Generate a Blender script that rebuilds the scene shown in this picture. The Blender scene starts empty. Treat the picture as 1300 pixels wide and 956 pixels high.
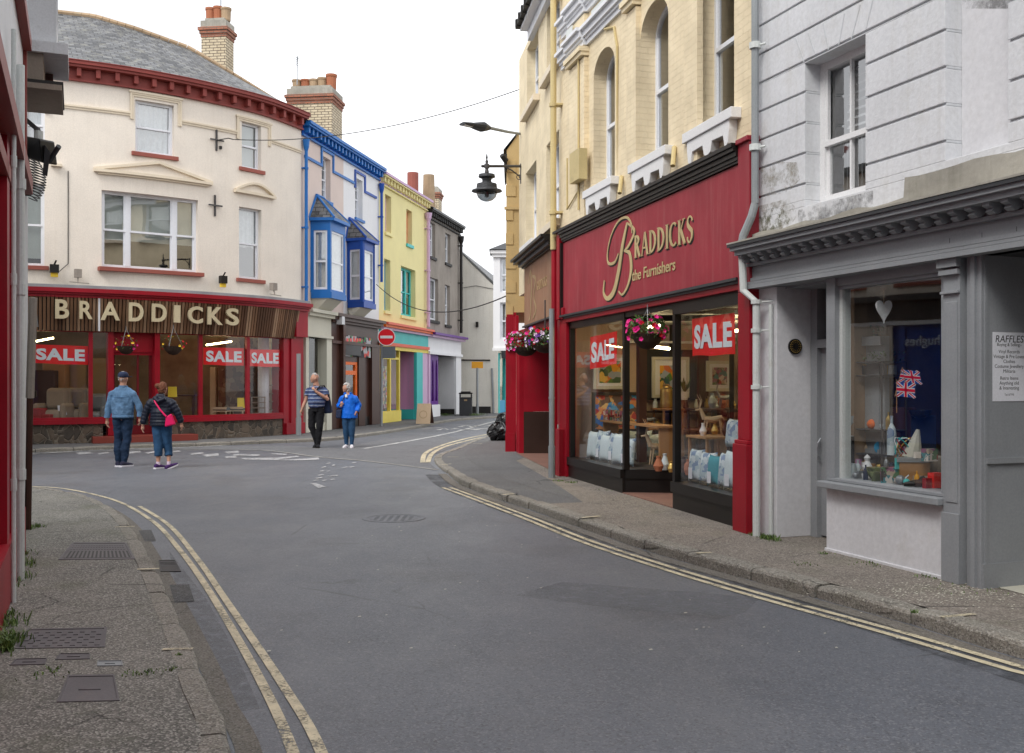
import bpy, bmesh, math, random
from mathutils import Vector, Matrix
from mathutils.geometry import tessellate_polygon
random.seed(7)
SC = bpy.context.scene
COL = SC.collection
R = math.radians
# ------------------------------------------------------------------ camera, sky, sun, exposure
FPX, HX, HY, EYE = 1300.0, 650.0, 485.0, 1.6
cam_d = bpy.data.cameras.new('camera'); cam = bpy.data.objects.new('camera', cam_d); COL.objects.link(cam)
cam.location = (0, 0, EYE); cam.rotation_euler = (R(90), 0, 0)
cam_d.sensor_width = 36; cam_d.lens = 36.0; cam_d.shift_y = 7/1300; cam_d.clip_end = 2000; cam_d.clip_start = .05
SC.camera = cam
w = bpy.data.worlds.new('World'); SC.world = w; w.use_nodes = True
SUN_EL, SUN_AZ = 48, 214          # degrees; azimuth clockwise from +Y
def build_world():
    nt = w.node_tree; N = nt.nodes; L = nt.links; N.clear()
    out = N.new('ShaderNodeOutputWorld'); bg = N.new('ShaderNodeBackground'); bg.inputs[1].default_value = .12
    sky = N.new('ShaderNodeTexSky'); sky.sky_type = 'NISHITA'; sky.sun_disc = False
    sky.sun_elevation = R(SUN_EL); sky.sun_rotation = R(SUN_AZ)
    tc = N.new('ShaderNodeTexCoord'); mp = N.new('ShaderNodeMapping'); mp.inputs['Scale'].default_value = (1, 1, 2.5)
    n1 = N.new('ShaderNodeTexNoise'); n1.inputs['Scale'].default_value = 2.2; n1.inputs['Detail'].default_value = 5
    cr = N.new('ShaderNodeValToRGB'); cr.color_ramp.elements[0].position = .3; cr.color_ramp.elements[1].position = .7
    cr.color_ramp.elements[0].color = (4.7, 4.85, 5.1, 1); cr.color_ramp.elements[1].color = (9.6, 9.6, 9.7, 1)
    mx = N.new('ShaderNodeMix'); mx.data_type = 'RGBA'; mx.inputs[0].default_value = .95
    L.new(tc.outputs['Generated'], mp.inputs[0]); L.new(mp.outputs[0], n1.inputs[0]); L.new(n1.outputs[0], cr.inputs[0])
    L.new(sky.outputs[0], mx.inputs[6]); L.new(cr.outputs[0], mx.inputs[7]); L.new(mx.outputs[2], bg.inputs[0]); L.new(bg.outputs[0], out.inputs[0])
build_world()
sun_d = bpy.data.lights.new('sun', 'SUN'); sun = bpy.data.objects.new('sun', sun_d); COL.objects.link(sun)
sun_d.energy = 1.3; sun_d.angle = R(25); sun_d.color = (1, .97, .93)
sdir = Vector((math.sin(R(SUN_AZ))*math.cos(R(SUN_EL)), math.cos(R(SUN_AZ))*math.cos(R(SUN_EL)), math.sin(R(SUN_EL))))
sun.rotation_euler = sdir.to_track_quat('Z', 'Y').to_euler()
sun['label'] = 'sun'
SC.view_settings.view_transform = 'Standard'; SC.view_settings.look = 'None'; SC.view_settings.gamma = 1
SC.view_settings.exposure = .78
SC.render.engine = 'CYCLES'
cy = SC.cycles
cy.use_denoising = True; cy.max_bounces = 6; cy.diffuse_bounces = 3; cy.glossy_bounces = 3; cy.transparent_max_bounces = 12
cy.transmission_bounces = 4; cy.caustics_reflective = False; cy.caustics_refractive = False; cy.sample_clamp_indirect = 4

# ------------------------------------------------------------------ pixel of the 1300 px photograph -> world
def ray(px, py): return Vector(((px-HX)/FPX, 1.0, (HY-py)/FPX))
def G(px, py, z=0.0):
    r = ray(px, py); t = (z-EYE)/r.z
    return Vector((r.x*t, t, z))
def D(px, py, d):
    r = ray(px, py); return Vector((r.x*d, d, EYE+r.z*d))

# ------------------------------------------------------------------ object helpers
def link(o, parent=None):
    COL.objects.link(o)
    if parent is not None: o.parent = parent
    return o
def tag(o, label=None, cat=None, group=None, kind=None):
    if label: o['label'] = label
    if cat: o['category'] = cat
    if group: o['group'] = group
    if kind: o['kind'] = kind
    return o
def thing(name, label, cat, loc=(0, 0, 0), group=None):
    o = bpy.data.objects.new(name, None); COL.objects.link(o); o.location = loc; o.empty_display_size = .2
    return tag(o, label, cat, group)
def wloc(o):
    v = Vector((0, 0, 0))
    while o is not None: v += Vector(o.location); o = o.parent
    return v
class MB:
    def __init__(s, mat=None):
        s.v = []; s.f = []; s.mi = []; s.uv = []; s.mats = []; s.cur = 0
        if mat: s.mat(mat)
    def mat(s, m):
        if isinstance(m, str): m = M[m]
        if m not in s.mats: s.mats.append(m)
        s.cur = s.mats.index(m); return s
    def poly(s, pts, uv=None):
        i = len(s.v); s.v += [Vector(p) for p in pts]; s.f.append(tuple(range(i, i+len(pts)))); s.mi.append(s.cur); s.uv.append(uv); return s
    def mesh(s, vs, fs):
        i = len(s.v); s.v += [Vector(p) for p in vs]
        for f in fs: s.f.append(tuple(i+k for k in f)); s.mi.append(s.cur); s.uv.append(None)
        return s
    def hexa(s, p):   # p: bottom 4 ccw, top 4 ccw
        return s.mesh(p, [(3, 2, 1, 0), (4, 5, 6, 7), (0, 1, 5, 4), (1, 2, 6, 5), (2, 3, 7, 6), (3, 0, 4, 7)])
    def box(s, x0, x1, y0, y1, z0, z1):
        return s.hexa([(x0,y0,z0),(x1,y0,z0),(x1,y1,z0),(x0,y1,z0),(x0,y0,z1),(x1,y0,z1),(x1,y1,z1),(x0,y1,z1)])
    def fbox(s, F, u0, u1, z0, z1, d0, d1):   # box on a facade; follows a curved one
        n = F.seg(u0, u1)
        us = [u0+(u1-u0)*i/n for i in range(n+1)]
        vs = []
        for u in us: vs += [F.P(u, z0, d0), F.P(u, z0, d1), F.P(u, z1, d1), F.P(u, z1, d0)]
        fs = [(0, 1, 2, 3), tuple(4*n+k for k in (3, 2, 1, 0))]
        for i in range(n):
            a = 4*i; b = a+4
            for k in range(4): fs.append((a+k, b+k, b+(k+1) % 4, a+(k+1) % 4))
        return s.mesh(vs, fs)
    def obox(s, c, dx, dy, sx, sy, z0, z1):   # oriented box: centre (x,y), unit dir dx, half sizes
        c = Vector((c[0], c[1], 0)); a = Vector((dx[0], dx[1], 0)).normalized(); b = Vector((-a.y, a.x, 0)) if dy is None else Vector((dy[0], dy[1], 0)).normalized()
        q = [c-a*sx-b*sy, c+a*sx-b*sy, c+a*sx+b*sy, c-a*sx+b*sy]
        return s.hexa([Vector((p.x, p.y, z0)) for p in q]+[Vector((p.x, p.y, z1)) for p in q])
    def tube(s, pts, r, n=8, caps=True):
        pts = [Vector(p) for p in pts]; rs = r if isinstance(r, (list, tuple)) else [r]*len(pts)
        vs = []; fs = []; up = None
        for i, p in enumerate(pts):
            t = (pts[min(i+1, len(pts)-1)]-pts[max(i-1, 0)]).normalized()
            if up is None:
                up = Vector((0, 0, 1)) if abs(t.z) < .9 else Vector((0, 1, 0))
            a = t.cross(up).normalized(); b = t.cross(a).normalized(); up = -b if False else up
            rr = rs[i]; rx, ry = rr if isinstance(rr, tuple) else (rr, rr)
            for k in range(n):
                an = 2*math.pi*k/n; vs.append(p+a*math.cos(an)*rx+b*math.sin(an)*ry)
        for i in range(len(pts)-1):
            for k in range(n): fs.append((i*n+k, i*n+(k+1) % n, (i+1)*n+(k+1) % n, (i+1)*n+k))
        if caps: fs.append(tuple(range(n))[::-1]); fs.append(tuple((len(pts)-1)*n+k for k in range(n)))
        return s.mesh(vs, fs)
    def lathe(s, c, prof, n=16, sx=1, sy=1):
        c = Vector(c); vs = []; fs = []
        for r, z in prof:
            for k in range(n):
                a = 2*math.pi*k/n; vs.append(c+Vector((r*sx*math.cos(a), r*sy*math.sin(a), z)))
        for i in range(len(prof)-1):
            for k in range(n): fs.append((i*n+k, i*n+(k+1) % n, (i+1)*n+(k+1) % n, (i+1)*n+k))
        if prof[0][0] > 1e-4: fs.append(tuple(range(n))[::-1])
        if prof[-1][0] > 1e-4: fs.append(tuple((len(prof)-1)*n+k for k in range(n)))
        return s.mesh(vs, fs)
    def ball(s, c, r, n=10, m=7, sq=(1, 1, 1)):
        c = Vector(c); vs = []; fs = []
        for i in range(m+1):
            th = math.pi*i/m
            for k in range(n):
                a = 2*math.pi*k/n
                vs.append(c+Vector((r*sq[0]*math.sin(th)*math.cos(a), r*sq[1]*math.sin(th)*math.sin(a), -r*sq[2]*math.cos(th))))
        for i in range(m):
            for k in range(n): fs.append((i*n+k, i*n+(k+1) % n, (i+1)*n+(k+1) % n, (i+1)*n+k))
        return s.mesh(vs, fs)
    def prism(s, F, loops, d0, d1, back=True, front=True):   # loops: [outer, hole, ...] of (u,z)
        flat = [Vector((u, z, 0)) for lp in loops for u, z in lp]
        tris = tessellate_polygon([[Vector((u, z, 0)) for u, z in lp] for lp in loops])
        P0 = [F.P(p.x, p.y, d0) for p in flat]; P1 = [F.P(p.x, p.y, d1) for p in flat]
        n = len(flat); fs = []
        if front: fs += [tuple(i+n for i in t) for t in tris]
        if back: fs += [tuple(reversed(t)) for t in tris]
        k = 0
        for lp in loops:
            m = len(lp)
            for i in range(m): a = k+i; b = k+(i+1) % m; fs.append((a, b, b+n, a+n))
            k += m
        return s.mesh(P0+P1, fs)
    def build(s, name, parent=None, smooth=False, bevel=0, origin=None, mod=None):
        o0 = wloc(parent) if parent is not None else (Vector(origin) if origin is not None else Vector((0, 0, 0)))
        me = bpy.data.meshes.new(name); me.from_pydata([v-o0 for v in s.v], [], s.f)
        for m in s.mats: me.materials.append(m)
        for p, mi in zip(me.polygons, s.mi): p.material_index = mi
        uvl = me.uv_layers.new(name='UVMap')
        for p, uv in zip(me.polygons, s.uv):
            nrm = p.normal
            if uv is None:
                if abs(nrm.z) > .75: f = lambda c: (c.x, c.y)
                else:
                    h = Vector((-nrm.y, nrm.x, 0)); h = h.normalized() if h.length > 1e-6 else Vector((1, 0, 0))
                    sl = max(.25, math.hypot(nrm.x, nrm.y)); f = lambda c, h=h, sl=sl: (c.dot(h), c.z/sl)
                for li in p.loop_indices: uvl.data[li].uv = f(s.v[me.loops[li].vertex_index])
            else:
                for li, q in zip(p.loop_indices, uv): uvl.data[li].uv = q
        o = bpy.data.objects.new(name, me); link(o, parent)
        if parent is None: o.location = o0
        if smooth:
            bm = bmesh.new(); bm.from_mesh(me); bmesh.ops.remove_doubles(bm, verts=bm.verts, dist=1e-5); bmesh.ops.recalc_face_normals(bm, faces=bm.faces); bm.to_mesh(me); bm.free()
            for p in me.polygons: p.use_smooth = True
        if bevel:
            b = o.modifiers.new('b', 'BEVEL'); b.width = bevel; b.segments = 2; b.limit_method = 'ANGLE'; b.angle_limit = R(40)
        return o

class Face:
    """a facade: plan polyline (u along it), z up, d out towards the street (side=-1: out is to the right of A->B)"""
    def __init__(s, pts, side=1):
        s.p = [Vector((a[0], a[1])) for a in pts]; s.side = side; s.L = [0]
        for a, b in zip(s.p, s.p[1:]): s.L.append(s.L[-1]+(b-a).length)
        s.curved = len(pts) > 2; s.ns = []
        sn = []
        for a, b in zip(s.p, s.p[1:]):
            t = (b-a).normalized(); sn.append(Vector((-t.y, t.x))*side)
        for i in range(len(s.p)):
            a = sn[max(i-1, 0)]; b = sn[min(i, len(sn)-1)]; s.ns.append((a+b).normalized())
        s.t = (s.p[1]-s.p[0]).normalized(); s.n = sn[0]
    def seg(s, u0, u1): return max(1, int(abs(u1-u0)/.22)) if s.curved else 1
    def P(s, u, z, d=0):
        i = 0
        while i < len(s.p)-2 and u > s.L[i+1]: i += 1
        k = (u-s.L[i])/(s.L[i+1]-s.L[i]); q = s.p[i].lerp(s.p[i+1], k) if 0 <= k <= 1 else s.p[i]+(s.p[i+1]-s.p[i])*k
        n = s.ns[i].lerp(s.ns[i+1], min(1, max(0, k)))
        return Vector((q.x+n.x*d, q.y+n.y*d, z))
    def U(s, px, d=0):
        m = (px-HX)/FPX; best = None
        for i in range(len(s.p)-1):
            a = s.p[i]+s.ns[i]*d; b = s.p[i+1]+s.ns[i+1]*d
            fa = a.x-m*a.y; fb = b.x-m*b.y
            if fa == fb: continue
            k = fa/(fa-fb)
            ok = (k >= 0 or i == 0) and (k <= 1 or i == len(s.p)-2)
            if ok:
                u = s.L[i]+k*(s.L[i+1]-s.L[i]); y = a.y+(b.y-a.y)*k
                if y > 0 and (best is None or y < best[1]): best = (u, y)
        return best[0]
    def dist(s, px, d=0):
        return s.P(s.U(px, d), 0, d).y
    def at(s, px, py, d=0):
        u = s.U(px, d); y = s.P(u, 0, d).y
        return u, EYE+(HY-py)/FPX*y
    def Z(s, px, py, d=0): return s.at(px, py, d)[1]

# ------------------------------------------------------------------ materials
M = {}
def nodes(name):
    m = bpy.data.materials.new(name); m.use_nodes = True; nt = m.node_tree; nt.nodes.clear()
    out = nt.nodes.new('ShaderNodeOutputMaterial'); b = nt.nodes.new('ShaderNodeBsdfPrincipled')
    nt.links.new(b.outputs[0], out.inputs[0]); M[name] = m
    return m, nt, b, out
def nn(nt, t, **kw):
    n = nt.nodes.new('ShaderNode'+t)
    for k, v in kw.items(): setattr(n, k, v)
    return n
def noise(nt, vec, scale, detail=4, rough=.55, w=None):
    n = nn(nt, 'TexNoise'); n.inputs['Scale'].default_value = scale; n.inputs['Detail'].default_value = detail; n.inputs['Roughness'].default_value = rough
    if vec is not None: nt.links.new(vec, n.inputs[0])
    return n.outputs[0]
def ramp(nt, fac, p0, p1, c0=(0, 0, 0, 1), c1=(1, 1, 1, 1)):
    r = nn(nt, 'ValToRGB'); e = r.color_ramp.elements; e[0].position = p0; e[1].position = p1
    e[0].color = c0 if len(c0) == 4 else (*c0, 1); e[1].color = c1 if len(c1) == 4 else (*c1, 1)
    nt.links.new(fac, r.inputs[0]); return r.outputs[0]
def mix(nt, fac, a, b, mode='MIX'):
    m = nn(nt, 'Mix', data_type='RGBA', blend_type=mode)
    for v, i in ((fac, 0), (a, 6), (b, 7)):
        if isinstance(v, (int, float)): m.inputs[i].default_value = v
        elif isinstance(v, (tuple, list)): m.inputs[i].default_value = v if len(v) == 4 else (*v, 1)
        else: nt.links.new(v, m.inputs[i])
    return m.outputs[2]
def mth(nt, op, a, b=None):
    m = nn(nt, 'Math', operation=op)
    for v, i in ((a, 0), (b, 1)):
        if v is None: continue
        if isinstance(v, (int, float)): m.inputs[i].default_value = v
        else: nt.links.new(v, m.inputs[i])
    return m.outputs[0]
def bump(nt, b, h, dist=.01, strength=.5):
    n = nn(nt, 'Bump'); n.inputs['Distance'].default_value = dist; n.inputs['Strength'].default_value = strength
    nt.links.new(h, n.inputs['Height']); nt.links.new(n.outputs[0], b.inputs['Normal'])
def stretch(nt, vec, s):
    m = nn(nt, 'Mapping'); m.inputs['Scale'].default_value = s; nt.links.new(vec, m.inputs[0]); return m.outputs[0]
def paint(name, col, rough=.55, var=.12, dirt=0, dcol=(.12, .11, .09), bmp=.15, bscale=60, metal=0, streak=0, spec=.28, vs=1.6):
    """painted or rendered surface: soft tonal variation, vertical streaks, patches of dirt"""
    m, nt, b, out = nodes(name); tc = nn(nt, 'TexCoord').outputs['Object']
    c = mix(nt, ramp(nt, noise(nt, tc, vs, 6), .3, .7), tuple(x*(1-var) for x in col), tuple(min(1, x*(1+var*.5)) for x in col))
    if streak:
        s = ramp(nt, noise(nt, stretch(nt, tc, (5, 5, .35)), 2.2, 6, .65), .5, .78)
        c = mix(nt, mth(nt, 'MULTIPLY', s, streak), c, dcol)
    if dirt:
        s = ramp(nt, noise(nt, tc, 3.2, 9, .7), .56, .72)
        c = mix(nt, mth(nt, 'MULTIPLY', s, dirt), c, dcol)
    fine = noise(nt, tc, bscale, 5, .6)
    c = mix(nt, .16, c, mix(nt, 1, c, ramp(nt, fine, .35, .65, (.6, .6, .6), (1.25, 1.25, 1.25)), 'MULTIPLY'))
    nt.links.new(c, b.inputs['Base Color']); b.inputs['Roughness'].default_value = rough; b.inputs['Metallic'].default_value = metal
    b.inputs['Specular IOR Level'].default_value = spec
    if bmp: bump(nt, b, fine, .006, bmp)
    return m
def glow(name, col, st):
    m, nt, b, out = nodes(name); e = nn(nt, 'Emission'); e.inputs[0].default_value = (*col, 1); e.inputs[1].default_value = st
    nt.links.new(e.outputs[0], out.inputs[0])
def glass(name, tint=(.92, .95, .94), f0=.09, wav=.0):
    m, nt, b, out = nodes(name); nt.nodes.remove(b)
    tr = nn(nt, 'BsdfTransparent'); tr.inputs[0].default_value = (*tint, 1); gl = nn(nt, 'BsdfGlossy'); gl.inputs['Roughness'].default_value = .015
    lw = nn(nt, 'LayerWeight'); lw.inputs[0].default_value = .5
    f = mth(nt, 'ADD', mth(nt, 'MULTIPLY', mth(nt, 'POWER', lw.outputs['Facing'], 4.0), 1-f0), f0)
    mx = nn(nt, 'MixShader'); nt.links.new(f, mx.inputs[0]); nt.links.new(tr.outputs[0], mx.inputs[1]); nt.links.new(gl.outputs[0], mx.inputs[2])
    if wav:
        tc = nn(nt, 'TexCoord').outputs['Object']; bp = nn(nt, 'Bump'); bp.inputs['Distance'].default_value = .004; bp.inputs['Strength'].default_value = wav
        nt.links.new(noise(nt, tc, 1.3, 1), bp.inputs['Height']); nt.links.new(bp.outputs[0], gl.inputs['Normal'])
    nt.links.new(mx.outputs[0], out.inputs[0])
def brick(name, c1, c2, mortar, bw=.225, bh=.075, ms=.008, rough=.8, bmp=.6, dirt=0, painted=False):
    m, nt, b, out = nodes(name); uv = nn(nt, 'TexCoord').outputs['UV']; tc = nn(nt, 'TexCoord').outputs['Object']
    t = nn(nt, 'TexBrick'); t.inputs['Scale'].default_value = 1; t.inputs['Brick Width'].default_value = bw; t.inputs['Row Height'].default_value = bh
    t.inputs['Mortar Size'].default_value = ms; t.inputs['Mortar Smooth'].default_value = .3; t.inputs['Color1'].default_value = (*c1, 1); t.inputs['Color2'].default_value = (*c2, 1); t.inputs['Mortar'].default_value = (*mortar, 1)
    nt.links.new(uv, t.inputs[0])
    nz = noise(nt, tc, 2.5, 7); c = mix(nt, .5, t.outputs[0], mix(nt, 1, t.outputs[0], ramp(nt, nz, .3, .7, (.72, .7, .66), (1.12, 1.12, 1.12)), 'MULTIPLY'))
    if dirt: c = mix(nt, mth(nt, 'MULTIPLY', ramp(nt, noise(nt, stretch(nt, tc, (3, 3, .8)), 3, 8, .7), .52, .74), dirt), c, (.16, .14, .1))
    nt.links.new(c, b.inputs['Base Color']); b.inputs['Roughness'].default_value = rough
    h = mth(nt, 'ADD', mth(nt, 'MULTIPLY', t.outputs[1], -1.0), mth(nt, 'MULTIPLY', noise(nt, tc, 45, 5), .7)); bump(nt, b, h, .008, bmp)
    return m
def carpet(name, cols, scale=6, rough=.9, detail=3):
    """surface mottled by several colours (patterned cloth, pictures, petals)"""
    m, nt, b, out = nodes(name); tc = nn(nt, 'TexCoord').outputs['Object']
    v = nn(nt, 'TexVoronoi'); v.inputs['Scale'].default_value = scale; nt.links.new(mix(nt, .12, tc, noise(nt, tc, scale, detail), 'ADD'), v.inputs[0])
    sp = nn(nt, 'SeparateColor'); nt.links.new(v.outputs['Color'], sp.inputs[0])
    r = nn(nt, 'ValToRGB'); r.color_ramp.interpolation = 'CONSTANT'; e = r.color_ramp.elements
    while len(e) < len(cols): e.new(.5)
    for i, c in enumerate(cols): e[i].position = i/len(cols); e[i].color = (*c, 1)
    nt.links.new(sp.outputs[0], r.inputs[0]); nt.links.new(r.outputs[0], b.inputs['Base Color']); b.inputs['Roughness'].default_value = rough
    return m
def leafy(name, cols):
    m, nt, b, out = nodes(name); oi = nn(nt, 'TexCoord').outputs['Object']
    n = noise(nt, oi, 25, 2); c = ramp(nt, n, .35, .65, cols[0], cols[1]); nt.links.new(c, b.inputs['Base Color']); b.inputs['Roughness'].default_value = .6
def asphalt():
    m, nt, b, out = nodes('asphalt'); tc = nn(nt, 'TexCoord').outputs['Object']
    big = noise(nt, tc, .35, 5); mid = noise(nt, stretch(nt, tc, (1, .5, 1)), 1.3, 7, .65); fine = noise(nt, tc, 160, 3, .7)
    v = nn(nt, 'TexVoronoi'); v.inputs['Scale'].default_value = 95; nt.links.new(tc, v.inputs[0])
    c = ramp(nt, big, .35, .65, (.102, .112, .133), (.140, .151, .175))
    c = mix(nt, mth(nt, 'MULTIPLY', ramp(nt, mid, .5, .68), .45), c, (.160, .170, .192))
    c = mix(nt, mth(nt, 'MULTIPLY', ramp(nt, noise(nt, tc, .8, 6), .56, .66), .55), c, (.078, .081, .090))
    sp = nn(nt, 'SeparateColor'); nt.links.new(v.outputs['Color'], sp.inputs[0])
    c = mix(nt, mth(nt, 'MULTIPLY', ramp(nt, sp.outputs[0], .72, .95), .55), c, (.26, .26, .27))
    c = mix(nt, mth(nt, 'MULTIPLY', ramp(nt, sp.outputs[1], .7, .95), .5), c, (.035, .035, .04))
    trk = ramp(nt, noise(nt, stretch(nt, tc, (1.1, .16, 1)), 1.0, 4, .6), .42, .62); c = mix(nt, mth(nt, 'MULTIPLY', trk, .22), c, (.165, .172, .188))
    c = mix(nt, mth(nt, 'MULTIPLY', ramp(nt, noise(nt, tc, 2.3, 8, .75), .60, .68), .25), c, (.055, .056, .06))
    # hairline cracks
    vc = nn(nt, 'TexVoronoi', feature='DISTANCE_TO_EDGE'); vc.inputs['Scale'].default_value = .45; nt.links.new(mix(nt, .25, tc, noise(nt, tc, 2.5, 6), 'ADD'), vc.inputs[0])
    cr = mth(nt, 'MULTIPLY', ramp(nt, vc.outputs[0], .0, .006, (1, 1, 1), (0, 0, 0)), ramp(nt, noise(nt, tc, .5, 2), .52, .6)); c = mix(nt, mth(nt, 'MULTIPLY', cr, .6), c, (.03, .03, .03))
    nt.links.new(c, b.inputs['Base Color'])
    nt.links.new(ramp(nt, mid, .35, .7, (.52,)*3, (.40,)*3), b.inputs['Roughness']); bump(nt, b, fine, .006, .7)
def tarmac(name, c0, c1, moss=.4, stone=(.3, .28, .25)):
    m, nt, b, out = nodes(name); tc = nn(nt, 'TexCoord').outputs['Object']
    big = noise(nt, tc, 1.1, 8, .65); v = nn(nt, 'TexVoronoi'); v.inputs['Scale'].default_value = 105; nt.links.new(tc, v.inputs[0])
    c = ramp(nt, big, .32, .68, c0, c1)
    sp = nn(nt, 'SeparateColor'); nt.links.new(v.outputs['Color'], sp.inputs[0])
    c = mix(nt, mth(nt, 'MULTIPLY', ramp(nt, sp.outputs[0], .5, .9), .85), c, stone); c = mix(nt, mth(nt, 'MULTIPLY', ramp(nt, sp.outputs[1], .6, .95), .6), c, (.035, .033, .03))
    c = mix(nt, mth(nt, 'MULTIPLY', ramp(nt, noise(nt, tc, 1.7, 9, .72), .53, .7), moss), c, (.085, .095, .045))
    vc = nn(nt, 'TexVoronoi', feature='DISTANCE_TO_EDGE'); vc.inputs['Scale'].default_value = .8; nt.links.new(mix(nt, .3, tc, noise(nt, tc, 2.2, 6), 'ADD'), vc.inputs[0])
    cr = mth(nt, 'MULTIPLY', ramp(nt, vc.outputs[0], .002, .009, (1, 1, 1), (0, 0, 0)), ramp(nt, noise(nt, tc, .9, 2), .52, .58)); c = mix(nt, mth(nt, 'MULTIPLY', cr, .7), c, (.02, .02, .018))
    nt.links.new(c, b.inputs['Base Color']); b.inputs['Roughness'].default_value = .85
    h = mth(nt, 'SUBTRACT', v.outputs['Distance'], mth(nt, 'MULTIPLY', cr, 2)); bump(nt, b, h, .004, .6)
def road_paint(name, col, wear=.5):
    m, nt, b, out = nodes(name); tc = nn(nt, 'TexCoord').outputs['Object']
    f = ramp(nt, mth(nt, 'ADD', mth(nt, 'MULTIPLY', noise(nt, tc, 55, 5, .7), .55), mth(nt, 'MULTIPLY', noise(nt, tc, 3.5, 5), .45)), wear-.07, wear+.05)
    b.inputs['Roughness'].default_value = .7
    nt.links.new(mix(nt, ramp(nt, noise(nt, tc, 9, 6), .3, .7), tuple(x*.62 for x in col), col), b.inputs['Base Color'])
    tr = nn(nt, 'BsdfTransparent'); mx = nn(nt, 'MixShader'); nt.links.new(f, mx.inputs[0]); nt.links.new(tr.outputs[0], mx.inputs[1]); nt.links.new(b.outputs[0], mx.inputs[2]); nt.links.new(mx.outputs[0], out.inputs[0])
def grime(name, col, thr=.5, sc=7, amt=.6):
    m, nt, b, out = nodes(name); tc = nn(nt, 'TexCoord').outputs['Object']
    f = ramp(nt, noise(nt, tc, sc, 9, .75), thr, thr+.16); b.inputs['Base Color'].default_value = (*col, 1); b.inputs['Roughness'].default_value = .9
    tr = nn(nt, 'BsdfTransparent'); mx = nn(nt, 'MixShader'); nt.links.new(mth(nt, 'MULTIPLY', f, amt), mx.inputs[0]); nt.links.new(tr.outputs[0], mx.inputs[1]); nt.links.new(b.outputs[0], mx.inputs[2]); nt.links.new(mx.outputs[0], out.inputs[0])
def slate():
    m = brick('slate', (.045, .048, .055), (.17, .175, .185), (.012, .012, .012), .24, .15, .012, .5, 1.0)
    nt = m.node_tree; b = [n for n in nt.nodes if n.type == 'BSDF_PRINCIPLED'][0]; l = b.inputs['Base Color'].links[0].from_socket
    tc = nn(nt, 'TexCoord').outputs['Object']
    c = mix(nt, mth(nt, 'MULTIPLY', ramp(nt, noise(nt, tc, 5, 8, .7), .5, .68), .6), l, (.28, .27, .22)); nt.links.new(c, b.inputs['Base Color'])
def crazy():
    m, nt, b, out = nodes('crazy_stone'); uv = nn(nt, 'TexCoord').outputs['UV']
    v = nn(nt, 'TexVoronoi', feature='DISTANCE_TO_EDGE'); v.inputs['Scale'].default_value = 4.2; v2 = nn(nt, 'TexVoronoi'); v2.inputs['Scale'].default_value = 4.2
    wv = mix(nt, .08, uv, noise(nt, uv, 5, 2), 'ADD'); nt.links.new(wv, v.inputs[0]); nt.links.new(wv, v2.inputs[0])
    sp = nn(nt, 'SeparateColor'); nt.links.new(v2.outputs['Color'], sp.inputs[0])
    c = ramp(nt, sp.outputs[0], .1, .9, (.055, .045, .035), (.16, .12, .085)); c = mix(nt, ramp(nt, v.outputs[0], .012, .03, (1, 1, 1), (0, 0, 0)), c, (.2, .17, .13))
    nt.links.new(mix(nt, .4, c, mix(nt, 1, c, ramp(nt, noise(nt, uv, 14, 6), .3, .7, (.5, .5, .5), (1.3, 1.3, 1.3)), 'MULTIPLY')), b.inputs['Base Color']); b.inputs['Roughness'].default_value = .7; bump(nt, b, ramp(nt, v.outputs[0], 0, .08), .02, .8)
def ribbed():
    m, nt, b, out = nodes('ribbed_timber'); uv = nn(nt, 'TexCoord').outputs['UV']; tc = nn(nt, 'TexCoord').outputs['Object']
    n = noise(nt, stretch(nt, tc, (14, 14, .6)), 1, 5, .7); n2 = noise(nt, tc, 1.2, 3)
    c = ramp(nt, n, .32, .68, (.07, .036, .02), (.27, .17, .105)); c = mix(nt, mth(nt, 'MULTIPLY', ramp(nt, n2, .4, .65), .5), c, (.13, .10, .085))
    nt.links.new(c, b.inputs['Base Color']); b.inputs['Roughness'].default_value = .65
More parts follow.
